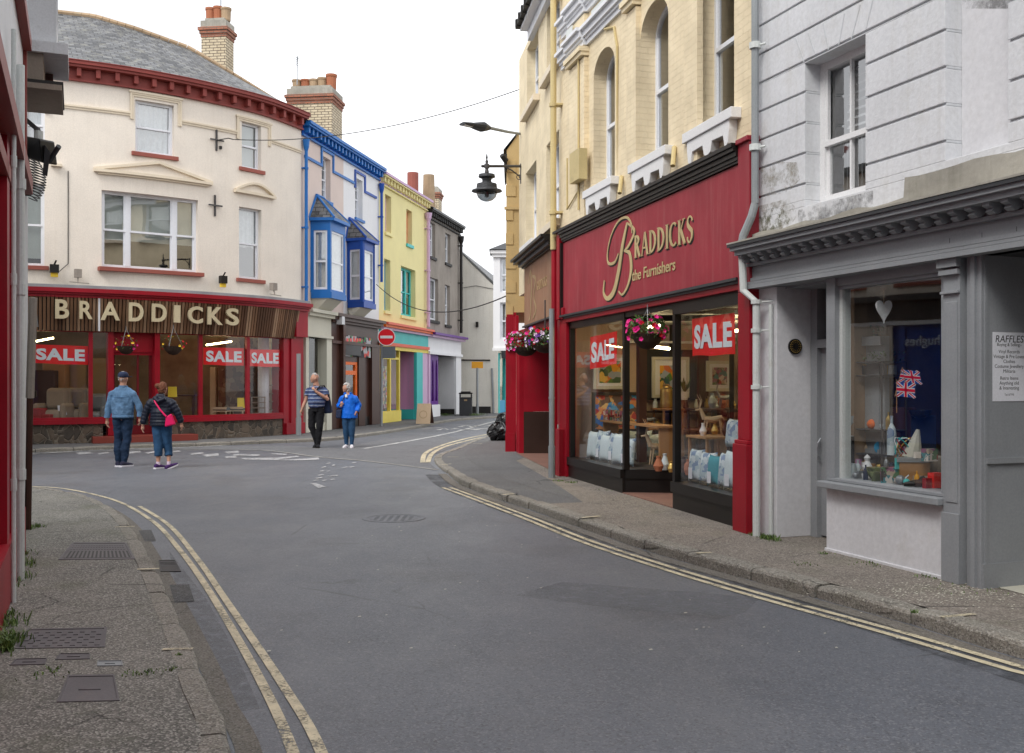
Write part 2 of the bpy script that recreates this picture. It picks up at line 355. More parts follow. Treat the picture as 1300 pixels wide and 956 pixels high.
def mats():
    asphalt(); slate(); crazy(); ribbed()
    tarmac('pave_left', (.115, .112, .10), (.225, .215, .185), .45, (.42, .40, .36)); tarmac('pave_right', (.145, .125, .105), (.24, .205, .17), .45, (.38, .34, .3))
    tarmac('pave_dark', (.10, .10, .103), (.145, .145, .147), .05, (.2, .2, .2)); tarmac('patch', (.05, .05, .053), (.085, .083, .082), .05, (.16, .16, .16)); tarmac('patch_pale', (.115, .12, .13), (.155, .16, .17), .0, (.24, .24, .25))
    tarmac('kerb_stone', (.17, .155, .13), (.31, .285, .24), .3, (.38, .36, .32)); tarmac('gutter', (.12, .108, .09), (.2, .18, .15), .25, (.24, .22, .2))
    road_paint('yellow_line', (.74, .65, .45), .45); road_paint('white_line', (.72, .72, .7), .47); road_paint('worn_white', (.52, .52, .53), .47); road_paint('pale_line', (.36, .35, .33), .44)
    P = paint; grime('splash', (.42, .38, .33), .42, 3, .35); grime('damp', (.035, .036, .04), .40, 2.5, .4); grime('patch_overlay', (.19, .195, .205), .38, 9, .28); grime('moss', (.16, .17, .09), .46, 12); grime('flaked', (.36, .33, .27), .47, 6); grime('soot', (.20, .20, .20), .45, 5)
    P('cream', (.84, .765, .67), .75, .06, .22, (.64, .56, .46), .25, 40, streak=.22); P('cream_trim', (.78, .68, .53), .7, .06, .15, (.4, .35, .28))
    P('maroon', (.27, .055, .045), .5, .15, .1); P('brown_sill', (.33, .10, .075), .6, .12)
    P('red', (.34, .006, .018), .42, .22, .3, (.17, .03, .03), .12, streak=.35); P('red_sign', (.33, .03, .045), .5, .16, .12, (.40, .12, .12), .08, streak=.55); P('red_dark', (.16, .006, .012), .5, .15)
    P('faded_sign', (.33, .17, .10), .6, .2, .3, (.42, .30, .20), .1, streak=.8); P('gold', (.55, .43, .22), .5, .15); P('gold_pale', (.42, .29, .15), .5, .15); P('letter_cream', (.60, .51, .33), .6, .1, .1)
    P('white', (.80, .80, .80), .5, .05, .06, (.45, .43, .4)); P('upvc', (.82, .84, .88), .35, .03); P('old_white', (.74, .75, .77), .65, .06, .5, (.35, .33, .3), streak=.25)
    P('blue', (.018, .16, .50), .4, .12, .08); P('deep_blue', (.012, .075, .38), .4, .12, .05); P('pinkwall', (.72, .60, .54), .75, .05, .15, (.6, .5, .43), streak=.25); P('whitewall', (.82, .82, .83), .75, .04, .1, (.6, .6, .6), streak=.15)
    P('yellowwall', (.86, .77, .38), .75, .05, .12, (.7, .6, .3), streak=.2); P('lilac', (.62, .42, .60), .5, .06); P('greywall', (.34, .30, .26), .85, .2, .5, (.14, .12, .1), .4, streak=.5); P('orange', (.85, .16, .02), .45, .08)
    P('turquoise', (.06, .52, .50), .45, .08); P('skyblue', (.05, .35, .6), .45, .08); P('violet', (.13, .03, .26), .4, .1); P('pink', (.74, .36, .60), .5, .04); P('yellow', (.85, .68, .12), .45, .08); P('vermilion', (.75, .13, .07), .45, .08)
    P('rough_cream', (.77, .74, .66), .85, .06, .25, (.5, .45, .36), .5, 35, streak=.35); P('brownwood', (.065, .028, .02), .4, .2); P('pale_shop', (.62, .60, .50), .6, .08, .3, (.4, .36, .28))
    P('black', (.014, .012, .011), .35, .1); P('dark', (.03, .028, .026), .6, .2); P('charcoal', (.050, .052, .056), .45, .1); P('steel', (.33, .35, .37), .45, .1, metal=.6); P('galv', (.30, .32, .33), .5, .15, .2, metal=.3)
    P('shop_grey', (.30, .315, .33), .5, .12, .5, (.33, .33, .34), .08, streak=.3); P('render_white', (.68, .69, .71), .8, .07, .45, (.52, .51, .48), .5, 28, streak=.4); P('plaster', (.70, .70, .72), .8, .07, .35, (.5, .48, .44), .35, 22)
    P('stained', (.60, .62, .64), .8, .08, .3, (.40, .38, .33), .3, 25, streak=.3); P('ledge', (.40, .38, .33), .9, .35, .8, (.15, .15, .11), .9, 14, streak=.4); P('lead', (.33, .36, .38), .6, .25, .4, (.15, .15, .15), .3)
    P('pipe_white', (.66, .69, .67), .5, .08, .35, (.38, .33, .25)); P('pipe_yellow', (.62, .50, .25), .5, .1, .2); P('tan', (.58, .42, .20), .8, .1, .25, (.35, .27, .16), .3, streak=.3); P('timber', (.33, .27, .22), .8, .3, .5, (.12, .1, .08), .5)
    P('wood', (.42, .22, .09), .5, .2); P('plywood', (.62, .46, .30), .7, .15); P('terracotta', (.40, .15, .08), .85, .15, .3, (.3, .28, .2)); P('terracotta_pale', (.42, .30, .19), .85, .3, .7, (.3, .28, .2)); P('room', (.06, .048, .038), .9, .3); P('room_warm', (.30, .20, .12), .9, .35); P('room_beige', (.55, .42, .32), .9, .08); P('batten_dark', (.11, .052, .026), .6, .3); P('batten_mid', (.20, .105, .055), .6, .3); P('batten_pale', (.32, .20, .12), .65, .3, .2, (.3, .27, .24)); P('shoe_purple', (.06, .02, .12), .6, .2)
    P('net', (.78, .80, .82), .9, .12, bscale=25, vs=9); P('blind', (.56, .60, .56), .9, .08); P('banner_red', (.85, .02, .02), .3, .05, bmp=.02); P('banner_white', (.82, .88, .92), .4, .04, bmp=.02)
    P('tan_cloth', (.34, .27, .19), .95, .15); P('red_cloth', (.33, .03, .03), .8, .15); P('navy', (.02, .03, .07), .8, .15); P('tile_brown', (.05, .028, .022), .25, .25); P('lobby_tile', (.24, .13, .10), .6, .15)
    P('step_red', (.27, .055, .04), .6, .12, .2); P('sign_red', (.75, .01, .02), .35, .04); P('sign_grey', (.13, .15, .165), .5, .08); P('notice', (.80, .81, .86), .5, .02); P('ink', (.02, .02, .02), .6, 0)
    P('iron', (.09, .085, .085), .6, .25, .4, (.16, .12, .09), metal=.3); P('cover', (.15, .14, .145), .65, .2, .4, (.22, .18, .15), .3); P('rubbish', (.012, .012, .013), .22, .1, bmp=.6, bscale=9)
    P('skin', (.50, .27, .19), .55, .06, bmp=.05); P('denim_jacket', (.11, .21, .35), .9, .35, .5, (.24, .36, .50), .3, 50, vs=9); P('jeans', (.014, .032, .07), .9, .3, .2, (.05, .10, .18), .2, vs=5); P('jeans_light', (.025, .075, .16), .9, .3, .2, (.08, .2, .35), vs=5)
    P('black_cloth', (.012, .012, .015), .9, .2); P('puffer', (.012, .016, .030), .5, .2); P('blue_coat', (.005, .14, .68), .6, .14, vs=6); P('pink_bag', (.75, .01, .12), .45, .08); P('hair_red', (.15, .055, .028), .7, .25, bscale=80, bmp=.6); P('hair_grey', (.45, .44, .43), .8, .2, bscale=80, bmp=.6); P('shoe_white', (.78, .76, .8), .5, .08); P('shoe_dark', (.03, .03, .06), .6, .1)
    P('brass', (.55, .38, .12), .35, .2, metal=.7); P('ceramic', (.55, .62, .64), .3, .1); P('cushion_white', (.62, .72, .75), .9, .1); P('cushion_teal', (.06, .30, .36), .9, .15); P('basket', (.045, .028, .02), .8, .2); P('card_yellow', (.80, .62, .05), .6, .03); P('amber', (.75, .35, .03), .5, .05)
    carpet('painting_warm', [(.75, .35, .03), (.65, .18, .03), (.8, .5, .1), (.10, .22, .05), (.05, .12, .06), (.35, .4, .45)], 9); carpet('painting_blue', [(.05, .2, .6), (.08, .35, .7), (.75, .5, .2), (.7, .3, .12), (.5, .08, .08), (.15, .1, .08)], 11)
    carpet('rug', [(.20, .13, .07), (.26, .18, .10), (.12, .07, .04), (.30, .24, .15), (.17, .10, .06)], 7); carpet('floral', [(.62, .70, .73), (.55, .62, .66), (.20, .28, .42), (.66, .74, .75), (.4, .5, .55)], 14); carpet('wares', [(.35, .05, .05), (.05, .22, .25), (.45, .38, .28), (.06, .05, .05), (.6, .55, .5), (.1, .2, .1), (.3, .12, .2)], 16); carpet('posters', [(.12, .35, .15), (.5, .5, .52), (.65, .12, .1), (.05, .05, .06), (.1, .1, .12), (.03, .03, .03)], 6)
    carpet('toys', [(.5, .05, .06), (.6, .3, .35), (.05, .25, .28), (.04, .04, .04), (.5, .45, .1), (.1, .05, .15), (.5, .5, .5)], 9); carpet('camo', [(.16, .20, .08), (.08, .1, .04), (.28, .24, .14)], 12)
    leafy('leaf', ((.025, .07, .012), (.10, .19, .04))); leafy('grass', ((.05, .11, .02), (.16, .24, .05)))
    P('petal_pink', (.80, .03, .28), .6, .2); P('petal_red', (.62, .01, .03), .6, .2); P('petal_white', (.75, .60, .72), .6, .1); P('petal_purple', (.22, .06, .42), .6, .2); P('petal_yellow', (.8, .55, .05), .6, .1)
    glass('pane', (.90, .93, .93), .30, .5); glass('shop_pane', (.95, .96, .96), .055, .15); glass('near_pane', (.93, .95, .95), .12, .12); glass('bowl_glass', (.35, .37, .38), .10)
    glow('tube_light', (1, .78, .40), 13.0)
    brick('yellow_brick', (.83, .70, .48), (.855, .725, .50), (.81, .68, .46), .225, .078, .005, .75, .8, .10)
    brick('yellow_brick_plain', (.83, .71, .49), (.85, .73, .51), (.80, .68, .46), .225, .078, .005, .75, .5, .12)
    brick('chimney_brick', (.62, .52, .36), (.70, .60, .43), (.17, .13, .10), .235, .085, .012, .85, .7, .5)
    brick('red_brick', (.36, .13, .08), (.44, .17, .10), (.2, .14, .11), .22, .07, .012, .85, .6, .4)
mats()
# ------------------------------------------------------------------ ground, kerbs, markings
def smooth_line(pts, step=.15):
    P = [Vector(p) for p in pts]; out = []
    for i in range(len(P)-1):
        a = P[max(i-1, 0)]; b = P[i]; c = P[i+1]; d = P[min(i+2, len(P)-1)]
        n = max(1, int((c-b).length/step))
        for k in range(n):
            t = k/n; t2 = t*t; t3 = t2*t
            out.append(.5*((2*b)+(-a+c)*t+(2*a-5*b+4*c-d)*t2+(-a+3*b-3*c+d)*t3))
    out.append(P[-1]); return out
def offs(line, w):
    r = []
    for i, p in enumerate(line):
        t = line[min(i+1, len(line)-1)]-line[max(i-1, 0)]; n = Vector((-t.y, t.x, 0)).normalized(); r.append(p+n*w)
    return r
def strip(mb, line, w0, w1, z=None):
    a = offs(line, w0); b = offs(line, w1)
    for i in range(len(line)-1):
        q = [a[i], a[i+1], b[i+1], b[i]]
        if z is not None: q = [Vector((p.x, p.y, z)) for p in q]
        mb.poly(q)
def flat(name, pts, z, mat, parent=None, kind='structure', mb=None):
    pts = [Vector((p[0], p[1], z)) for p in pts]
    tris = tessellate_polygon([pts]); m = mb or MB(mat)
    m.mat(mat); m.mesh(pts, [tuple(t) for t in tris])
    if mb is None:
        o = m.build(name, parent); tag(o, kind=kind); return o
road = MB('asphalt'); road.mesh([(-150, -60, 0), (150, -60, 0), (150, 260, 0), (-150, 260, 0)], [(0, 1, 2, 3)])
tag(road.build('road'), kind='structure')

def slab(name, outer, mat):   # outer: list of Vector with their own z; skirt down to z=-.02
    tris = tessellate_polygon([[Vector((p.x, p.y, 0)) for p in outer]])
    m = MB(mat); m.mesh(outer, [tuple(t) for t in tris]); n = len(outer)
    m.mesh(list(outer)+[Vector((p.x, p.y, -.02)) for p in outer], [(i, (i+1) % n, (i+1) % n+n, i+n) for i in range(n)])
    return tag(m.build(name), kind='structure')
def kerb(name, line, inner_sign, w=.14, block=.9, mat='kerb_stone', rough=.006, joint=.02):
    """row of kerb stones along line (the outer top edge); stones are jittered a little"""
    m = MB(mat); rnd = random.Random(5); acc = [0]
    for a, b in zip(line, line[1:]): acc.append(acc[-1]+(b-a).length)
    def pt(s):
        i = 0
        while i < len(line)-2 and acc[i+1] < s: i += 1
        k = (s-acc[i])/(acc[i+1]-acc[i]); t = (line[i+1]-line[i]).normalized(); return line[i].lerp(line[i+1], k), Vector((-t.y, t.x, 0))*inner_sign
    s = 0
    while s < acc[-1]-.2:
        L = min(block*rnd.uniform(.85, 1.1), acc[-1]-s); j = rnd.uniform(.0005, rough*1.3); jo = rnd.uniform(-rough, rough)*1.3
        nseg = 5; ring = []
        for k in range(nseg+1):
            p, n = pt(s+joint/2+(L-joint)*k/nseg); wv = rnd.uniform(-.25, .25)*rough; e = .0 if 0 < k < nseg else .011
            z = p.z+j
            prof = [(.0-e*0+jo, -.02), (.0+jo+wv, z-.03), (.008+jo, z-.012), (.028+jo, z-.002+wv), (w, z), (w, -.02)]
            ring.append([Vector((p.x, p.y, 0))+n*(d+(e if i < 4 else 0))+Vector((0, 0, zz-(e if 1 <= i <= 4 else 0))) for i, (d, zz) in enumerate(prof)])
        N = 6; vs = [v for r_ in ring for v in r_]; fs = []
        for k in range(nseg):
            for i in range(N): fs.append((k*N+i, (k+1)*N+i, (k+1)*N+(i+1) % N, k*N+(i+1) % N))
        fs += [tuple(range(N)), tuple(nseg*N+i for i in range(N))[::-1]]
        m.mesh(vs, fs); s += L
    o = m.build(name); return tag(o, kind='structure')

# left pavement -----------------------------------------------------------------------------
kl = [G(-260, 612, .1), G(-60, 613.5, .1), G(39, 617.7, .1), G(76, 621.5, .1), G(109, 628, .1), G(142, 643, .1), G(165, 663.4, .1), G(187, 699, .1), G(215, 755, .1), G(246, 821, .1), G(264, 867, .1), G(294, 956, .1), Vector((-1.0, 2.7, .1)), Vector((-.75, .5, .1)), Vector((-.75, -3, .1))]
kl = smooth_line(kl)
kerb('kerb_left', kl, -1, w=.13, rough=.004, block=1.0)
slab('pavement_left', offs(kl, -.125)+[Vector((-6, -3, .098)), Vector((-9, 6, .098)), Vector((-22, 13, .098))], 'pave_left')
lg = MB('gutter'); strip(lg, [Vector((p.x, p.y, 0)) for p in kl], .02, .13, .003); tag(lg.build('gutter_left'), kind='structure')
# right pavement ----------------------------------------------------------------------------
kr = [G(760, 529.5, .1), G(690, 537, .09), G(640, 547.6, .06), G(622.5, 551.7, .05), G(600, 559, .04), G(575.7, 569.4, .03), G(556, 576.5, .03), G(551.5, 582.7, .04), G(556, 589, .05), G(568, 596.4, .07), G(582, 605, .1), G(601.6, 614, .1), G(640, 627, .1), G(681, 640, .1), G(756, 664.6, .1), G(831.5, 689, .1), G(934, 716, .1), G(1068, 751, .1), G(1160, 775, .1), G(1268, 807, .1), Vector((3.25, 5.1, .1)), Vector((3.75, 3.9, .1)), Vector((5, 1.3, .1)), Vector((7, -2, .1))]
kr = smooth_line(kr)
kerb('kerb_right', kr, 1, w=.15, rough=.009, block=.86)
inner = offs(kr, .145)
inner2 = [Vector((p.x, p.y, .1)) for p in offs(kr, .62)]
sm = MB('pave_right')
for i in range(len(inner)-1):
    sm.mat('pave_dark' if inner[i].y > 12.7 else 'pave_right'); sm.poly([inner[i], inner[i+1], inner2[i+1], inner2[i]])
ring = [p for p in inner2 if p.y < 49]+[]
ring = inner2+[Vector((12, -2, .1)), Vector((12, 20, .1)), Vector((9, 48, .1))]
sm.mat('pave_right'); sm.mesh(ring, [tuple(t) for t in tessellate_polygon([[Vector((p.x, p.y, 0)) for p in ring]])])
und = [Vector((p.x, p.y, .094)) for p in offs(kr, .2) if p.y < 12.4]; und += [Vector((12, -2, .094)), Vector((12, 12.4, .094))] if und[-1].y < und[0].y else []
sm.mesh(und, [tuple(t) for t in tessellate_polygon([[Vector((p.x, p.y, 0)) for p in und]])])
tag(sm.build('pavement_right'), kind='structure')
rg = MB('gutter'); lr = [Vector((p.x, p.y, 0)) for p in kr if p.y < 18]; strip(rg, lr, -.02, -.17, .003); rg.mat('damp'); strip(rg, lr, -.15, -.40, .0045); tag(rg.build('gutter_right'), kind='structure')
# darker asphalt laid on the corner of the right pavement
pe = [p for p in inner2 if 12.7 < p.y < 27]
pd = [Vector((p.x, p.y, .1)) for p in pe]+[G(720, 560, .1), G(655, 585, .1), G(694, 607, .1)]
if pd[0].y > pd[len(pe)-1].y: pd = pd[:len(pe)]+[G(694, 607, .1), G(655, 585, .1), G(720, 560, .1)]
flat('pavement_patch', pd, .1025, 'pave_dark')
# far pavement along the curved shop and the terrace ------------------------------------------
fk = [G(-300, 578, .09), G(-100, 575, .09), G(39, 570, .09), G(140, 566, .09), G(240, 562.5, .09), G(300, 560.5, .09), G(360, 558, .09), G(411, 556, .09), G(460, 551, .09), G(500, 545.5, .09), G(533, 540, .09), G(570, 533, .09), G(610, 529.5, .09), G(660, 527, .09), G(760, 523, .09)]
fk = smooth_line(fk, .3)
kerb('kerb_far', fk, 1, w=.13, rough=.003)
slab('pavement_far', offs(fk, .125)+[Vector((8, 66, .098)), Vector((-8, 66, .098)), Vector((-30, 40, .098))], 'pave_dark')
# resurfaced part of the junction, with its pale joint
jl = [G(30, 577), G(140, 573), G(220, 571), G(331, 572), G(404, 580.5), G(458, 585), G(510, 591), G(556, 597)]
jl = smooth_line(jl, .4)
flat('road_patch', jl+[G(545, 588), G(551, 577), G(600, 560), G(560, 552), G(500, 556), G(430, 569), G(360, 566), G(240, 567), G(120, 570), G(30, 574)], .004, 'patch_pale')
mk = MB('pale_line'); strip(mk, jl, -.05, .05, .008)
# worn lettering in the junction
mk.mat('worn_white')
def marks(lst, z=.008):
    for a in lst: mk.poly([G(*p, z) for p in a])
marks([[(241, 575.5), (258, 574), (259, 576), (243, 577.3)], [(256, 577.3), (277, 575.3), (278, 578.5), (262, 579.7)], [(285, 573.5), (302, 572), (304, 574.5), (289, 575.8)], [(285, 579.5), (299, 578.5), (301, 580.8), (287, 581.2)],
       [(296, 576.4), (330, 577), (329, 578.8), (297, 578.2)], [(306, 581.5), (352, 581), (378, 578.2), (380, 580), (350, 584), (310, 583.3)], [(344, 575.3), (364, 576), (364, 577.5), (346, 577)], [(350, 584), (376, 582.8), (404, 580.6), (406, 583.5), (376, 584.6)],
       [(96, 574.5), (112, 573.3), (120, 575.5), (100, 577)], [(124, 575.5), (137, 573.6), (139, 575.3), (126, 577)], [(160, 573.8), (178, 572.5), (180, 574.6), (163, 576)], [(183, 575), (196, 572.5), (200, 574), (188, 576)], [(216, 573), (228, 571.7), (230, 573.3), (217, 574.4)]])
for y0, x0, x1 in ((587.5, 413, 419), (589.5, 421, 424), (592, 407, 413), (592.5, 434, 440), (597, 405, 410), (597.3, 414, 418), (602, 403, 410), (603, 416, 428), (605.7, 400, 408), (608.7, 397, 404), (608.7, 408, 414), (607.8, 418, 424), (586.5, 446, 451), (591.7, 443, 449)):
    marks([[(x0, y0+1.1), (x1, y0-.2), (x1+1.5, y0+.9), (x0+2, y0+2)]])
marks([[(393, 613), (402, 613.5), (414, 618), (404, 619.5)]])
# lane line and zig zag scribble of the far street
mk.mat('white_line'); strip(mk, smooth_line([G(461, 570), G(520, 560), G(580, 548), G(632, 534.5), G(680, 527)], .5), -.06, .06, .008)
for L in ([(535, 544.3), (560, 543)], [(556, 546), (564.5, 543.8), (569, 546), (580, 544)], [(583, 542.3), (592, 540), (599, 542.3), (606, 540.5)], [(584, 546), (602, 544.6)], [(600, 546.2), (611, 544.5), (623, 543.8)], [(619, 541), (626, 539.8)]):
    strip(mk, [G(*p) for p in L], -.09, .09, .008)
strip(mk, smooth_line([G(36, 577.5), G(85, 573.5), G(160, 570), G(240, 568), G(303, 564.5)], .5), -.05, .05, .008)
strip(mk, smooth_line([G(36, 572.2), G(62, 574.2)], .5), -.05, .05, .009)
tag(mk.build('white_road_markings'), kind='structure')
yl = MB('yellow_line')
l1 = smooth_line([G(40, 618.2), G(76, 620), G(119, 628), G(157, 640), G(197, 664.6), G(228, 698.5), G(255, 735), G(286, 784.6), G(332, 867), G(372, 956), G(430, 1150)]); strip(yl, l1, -.026, .026, .006)
l2 = smooth_line([G(177, 643), G(215, 667.7), G(252, 712), G(283, 757), G(357, 867), G(408, 956), G(470, 1150)]); strip(yl, l2, -.026, .026, .006)
r1 = smooth_line([G(571, 619), G(600, 629.5), G(675, 657.5), G(751, 687.5), G(850, 720), G(945, 748.5), G(1015, 768), G(1150, 805), G(1300, 848.5), G(1420, 882), Vector((3.4, 3.4, 0))])
strip(yl, r1, -.028, .028, .006); strip(yl, r1, -.138, -.082, .006)
c1 = smooth_line([G(700, 538), G(622, 553.5), G(590, 560.5), G(565, 567.4), G(549, 576), G(543, 587.5)]); strip(yl, c1, -.05, .05, .008)
c2 = smooth_line([G(700, 536.5), G(617, 552), G(582, 559.5), G(556, 567.5), G(540, 576), G(536.5, 587.5)]); strip(yl, c2, -.05, .05, .008)
strip(yl, smooth_line([G(400, 561), G(440, 556.5), G(500, 548.5), G(535, 542.6)], .4), -.05, .05, .006)
for (a, b) in (((146, 669), (171, 668)), ((174, 722.5), (202, 721.5)), ((206, 824), (245, 823))):   # restriction ticks on the left kerb
    p, q = G(*a, .1065), G(*b, .1065); strip(yl, [p, q], -.02, .02)
for (a, b) in (((1195, 783), (1238, 779)), ((739, 657), (762, 655)), ((884, 702), (903, 701)), ((638, 628), (652, 626.5)), ((600, 563), (612, 563)), ((568, 580), (582, 580)), ((560, 590), (573, 588.7))):
    p, q = G(*a, .1085), G(*b, .1085); strip(yl, [p, q], -.022, .022)
tag(yl.build('yellow_road_lines'), kind='structure')
# patches, covers and the manhole in the road
flat('road_patch', [G(*p) for p in ((654, 756), (713, 739), (778, 744), (870, 751), (966, 759), (945, 778), (912, 786), (840, 779), (778, 772), (715, 765))], .003, 'patch_overlay')
flat('road_patch', [G(*p) for p in ((176, 674), (192, 673), (198, 687), (184, 688))], .005, 'patch')
flat('road_patch', [G(*p) for p in ((215, 743), (240, 742.5), (247, 764), (222, 766))], .005, 'patch')
flat('road_patch', [G(*p) for p in ((-60, 640), (130, 660), (215, 700), (262, 760), (300, 830), (330, 900), (296, 905), (270, 850), (222, 742), (187, 684), (140, 640), (60, 622))][2:9], .002, 'patch_overlay')
def cover(label, px, mats_, z, pat='ribs', cat='drain cover'):
    q = [G(*p, z) for p in px]; c = sum(q, Vector())/4; m = MB(mats_)
    a, b, c2, d = q
    def at(u, v): return a.lerp(b, u).lerp(d.lerp(c2, u), v)
    def cell(u0, u1, v0, v1, h, hb=-.01):
        bt = [at(u0, v0), at(u1, v0), at(u1, v1), at(u0, v1)]
        m.hexa([p+Vector((0, 0, hb)) for p in bt]+[p+Vector((0, 0, h)) for p in bt])
    cell(0, 1, 0, 1, .001)
    for u0, u1, v0, v1 in ((0, 1, 0, .06), (0, 1, .94, 1), (0, .035, .06, .94), (.965, 1, .06, .94)): cell(u0, u1, v0, v1, .005, .0011)
    if pat == 'studs':
        nx, ny = 13, 6
        for i in range(nx):
            for j in range(ny):
                if (i+j) % 2 == 0: cell(.05+.9*i/nx, .05+.9*(i+.85)/nx, .1+.8*j/ny, .1+.8*(j+.8)/ny, .005, .0011)
    elif pat == 'grate':
        m.mat('dark'); cell(.05, .95, .08, .48, .0022, .0012); m.mat(mats_)
        for i in range(16): cell(.05+.9*i/16, .05+.9*(i+.5)/16, .08, .48, .005, .0023)
        for i in range(20):
            for j in range(3): cell(.06+.88*i/20, .06+.88*(i+.6)/20, .56+.11*j, .56+.11*(j+.6), .004, .0011)
    elif pat == 'plain': cell(.3, .7, .42, .58, .005, .0011)
    o = m.build('drain_cover', None, origin=c); tag(o, label, cat, 'metal covers set in the ground'); return o
cover('long studded iron cover set in the left pavement nearest the camera', [(18, 824), (133, 822), (136, 797), (34, 799)], 'cover', .1, 'studs')
cover('wide slotted grating set in the left pavement beside the kerb', [(74, 711), (172, 710), (160, 689), (92, 689)], 'cover', .1, 'grate')
cover('narrow rusty cover at the left end of the small pavement covers', [(12, 845), (57, 844), (60, 836), (20, 837)], 'cover', .1, 'plain')
cover('small rusty cover between the other small covers on the left pavement', [(70, 838), (114, 837), (114, 830), (76, 830)], 'cover', .1, 'plain')
cover('small shiny pale cover near the kerb on the left pavement', [(123, 846), (156, 845.5), (155, 839), (124, 839.5)], 'galv', .1, 'plain')
cover('square iron cover cut by the lower edge on the left pavement', [(72, 892), (152, 890), (145, 857), (86, 858)], 'cover', .1, 'plain')
cover('sunken road gully grating beside the left kerb', [(204, 726), (230, 725.5), (222, 711), (201.5, 711.5)], 'iron', .004, 'grate')
mh = MB('asphalt'); c = G(500, 658); rr = [(0, .001), (.05, .004), (.28, .004), (.285, .001), (.31, .001), (.315, .005), (.37, .005), (.375, 0)]
mh.lathe(c, [(r, z+.001) for r, z in rr], 28)
for i in range(6):
    for j in range(6):
        x, y = -.2+.08*i, -.2+.08*j
        if math.hypot(x, y) < .24: mh.box(c.x+x-.022, c.x+x+.022, c.y+y-.022, c.y+y+.022, .004, .008)
tag(mh.build('manhole_cover', origin=c), 'round iron manhole cover in the middle of the road', 'manhole cover')
# grass tufts along wall feet and kerb joints: stuff
gr = MB('grass'); rnd = random.Random(3)
def tuft(p, n, h, sp):
    for _ in range(n):
        a = rnd.uniform(0, 6.28); b = p+Vector((rnd.gauss(0, sp), rnd.gauss(0, sp), 0)); t = Vector((math.cos(a), math.sin(a), 0)); s = Vector((-t.y, t.x, 0))*.004
        hh = h*rnd.uniform(.4, 1); q = b+t*hh*rnd.uniform(.1, .5)+Vector((0, 0, hh*.6)); e = b+t*hh*rnd.uniform(.5, 1)+Vector((0, 0, hh*rnd.uniform(.6, 1)))
        gr.poly([b-s, b+s, q+s*.8, q-s*.8]); gr.poly([q-s*.8, q+s*.8, e])
for px, py, n, h, sp in ((14, 735, 120, .10, .08), (3, 795, 120, .10, .06), (22, 705, 70, .07, .06), (983, 686, 50, .05, .04), (1100, 716, 40, .03, .08), (1180, 733, 40, .03, .06), (18, 718, 160, .09, .07), (12, 722, 90, .07, .09), (6, 745, 60, .05, .05), (5, 781, 80, .06, .05), (4, 815, 180, .10, .06), (0, 825, 120, .1, .05), (44, 669, 90, .05, .05), (36, 672, 40, .05, .04), (60, 855, 30, .03, .05), (178, 856, 40, .025, .04), (228, 832, 20, .02, .01), (220, 850, 24, .02, .02),
                         (975, 684, 120, .06, .04), (960, 680, 60, .05, .03), (1047, 703, 30, .03, .03), (1205, 735, 40, .03, .03), (1160, 778, 24, .03, .01), (710, 611, 40, .04, .05), (727, 613, 40, .04, .04), (1235, 748, 40, .02, .12), (1020, 716, 30, .02, .06), (770, 622, 30, .02, .1)):
    tuft(G(px, py, .1), n, h, sp)
for px, py, n in ((565, 527.5, 120), (603, 527.5, 140), (598, 527, 80), (613, 527, 60)): tuft(G(px, py, .1), n, .16, .12)
tag(gr.build('weeds'), 'green weeds and grass growing from joints at wall feet', 'weeds', kind='stuff')
lt = MB('pale_shop'); 
for _ in range(420):
    p = G(rnd.gauss(1215, 60), rnd.gauss(752, 9), .1); s = rnd.uniform(.003, .008); lt.poly([p+Vector((-s, -s, .005)), p+Vector((s, -s*.5, .006)), p+Vector((s*.6, s, .007)), p+Vector((-s, s*.7, .005))])
for _ in range(160):
    p = G(rnd.uniform(620, 1250), 0, .1) if False else Vector((rnd.uniform(-2, 3.6), rnd.uniform(6, 16), .012)); s = rnd.uniform(.004, .012)
    lt.poly([p+Vector((-s, -s, 0)), p+Vector((s, -s*.5, .001)), p+Vector((s*.6, s, 0.002)), p+Vector((-s, s*.7, 0))])
tag(lt.build('loose_chippings'), 'pale chippings scattered over pavement and road', 'chippings', kind='stuff')
# ------------------------------------------------------------------ facade kit
def chord(F, u0, u1): 
    a = F.P(u0, 0); b = F.P(u1, 0); f = Face([(a.x, a.y), (b.x, b.y)], F.side); f.w = (b-a).length; return f
def wallgrid(mb, F, u0, u1, z0, z1, holes, d0=-.25, d1=0):
    zs = sorted({z0, z1, *[min(max(h[2], z0), z1) for h in holes], *[min(max(h[3], z0), z1) for h in holes]})
    for a, b in zip(zs, zs[1:]):
        if b-a < 1e-4: continue
        m = (a+b)/2; cuts = sorted((h[0], h[1]) for h in holes if h[2] < m < h[3]); u = u0
        for c0, c1 in cuts:
            if c0 > u: mb.fbox(F, u, c0, a, b, d0, d1)
            u = max(u, c1)
        if u < u1: mb.fbox(F, u, u1, a, b, d0, d1)
def shell(mb, F, u0, u1, z0, z1, depth, th=.25, top=True):
    for a, b in ((u0, u0+.12), (u1-.12, u1)): mb.fbox(F, a, b, z0, z1, -depth, -th)
    mb.fbox(F, u0+.12, u1-.12, z0, z1, -depth, -depth+.1)
    if top: mb.fbox(F, u0+.12, u1-.12, z1-.1, z1, -depth+.1, -th)
def sill_part(F, w, parent, m, ov, h, z0, rec, proj=.07):
    b = MB(m); b.fbox(F, -ov, w+ov, z0-h, z0, .001, proj); b.fbox(F, .002, w-.002, z0-h*.5, z0+.004, -rec, .001); b.build('sill', parent, bevel=.006)
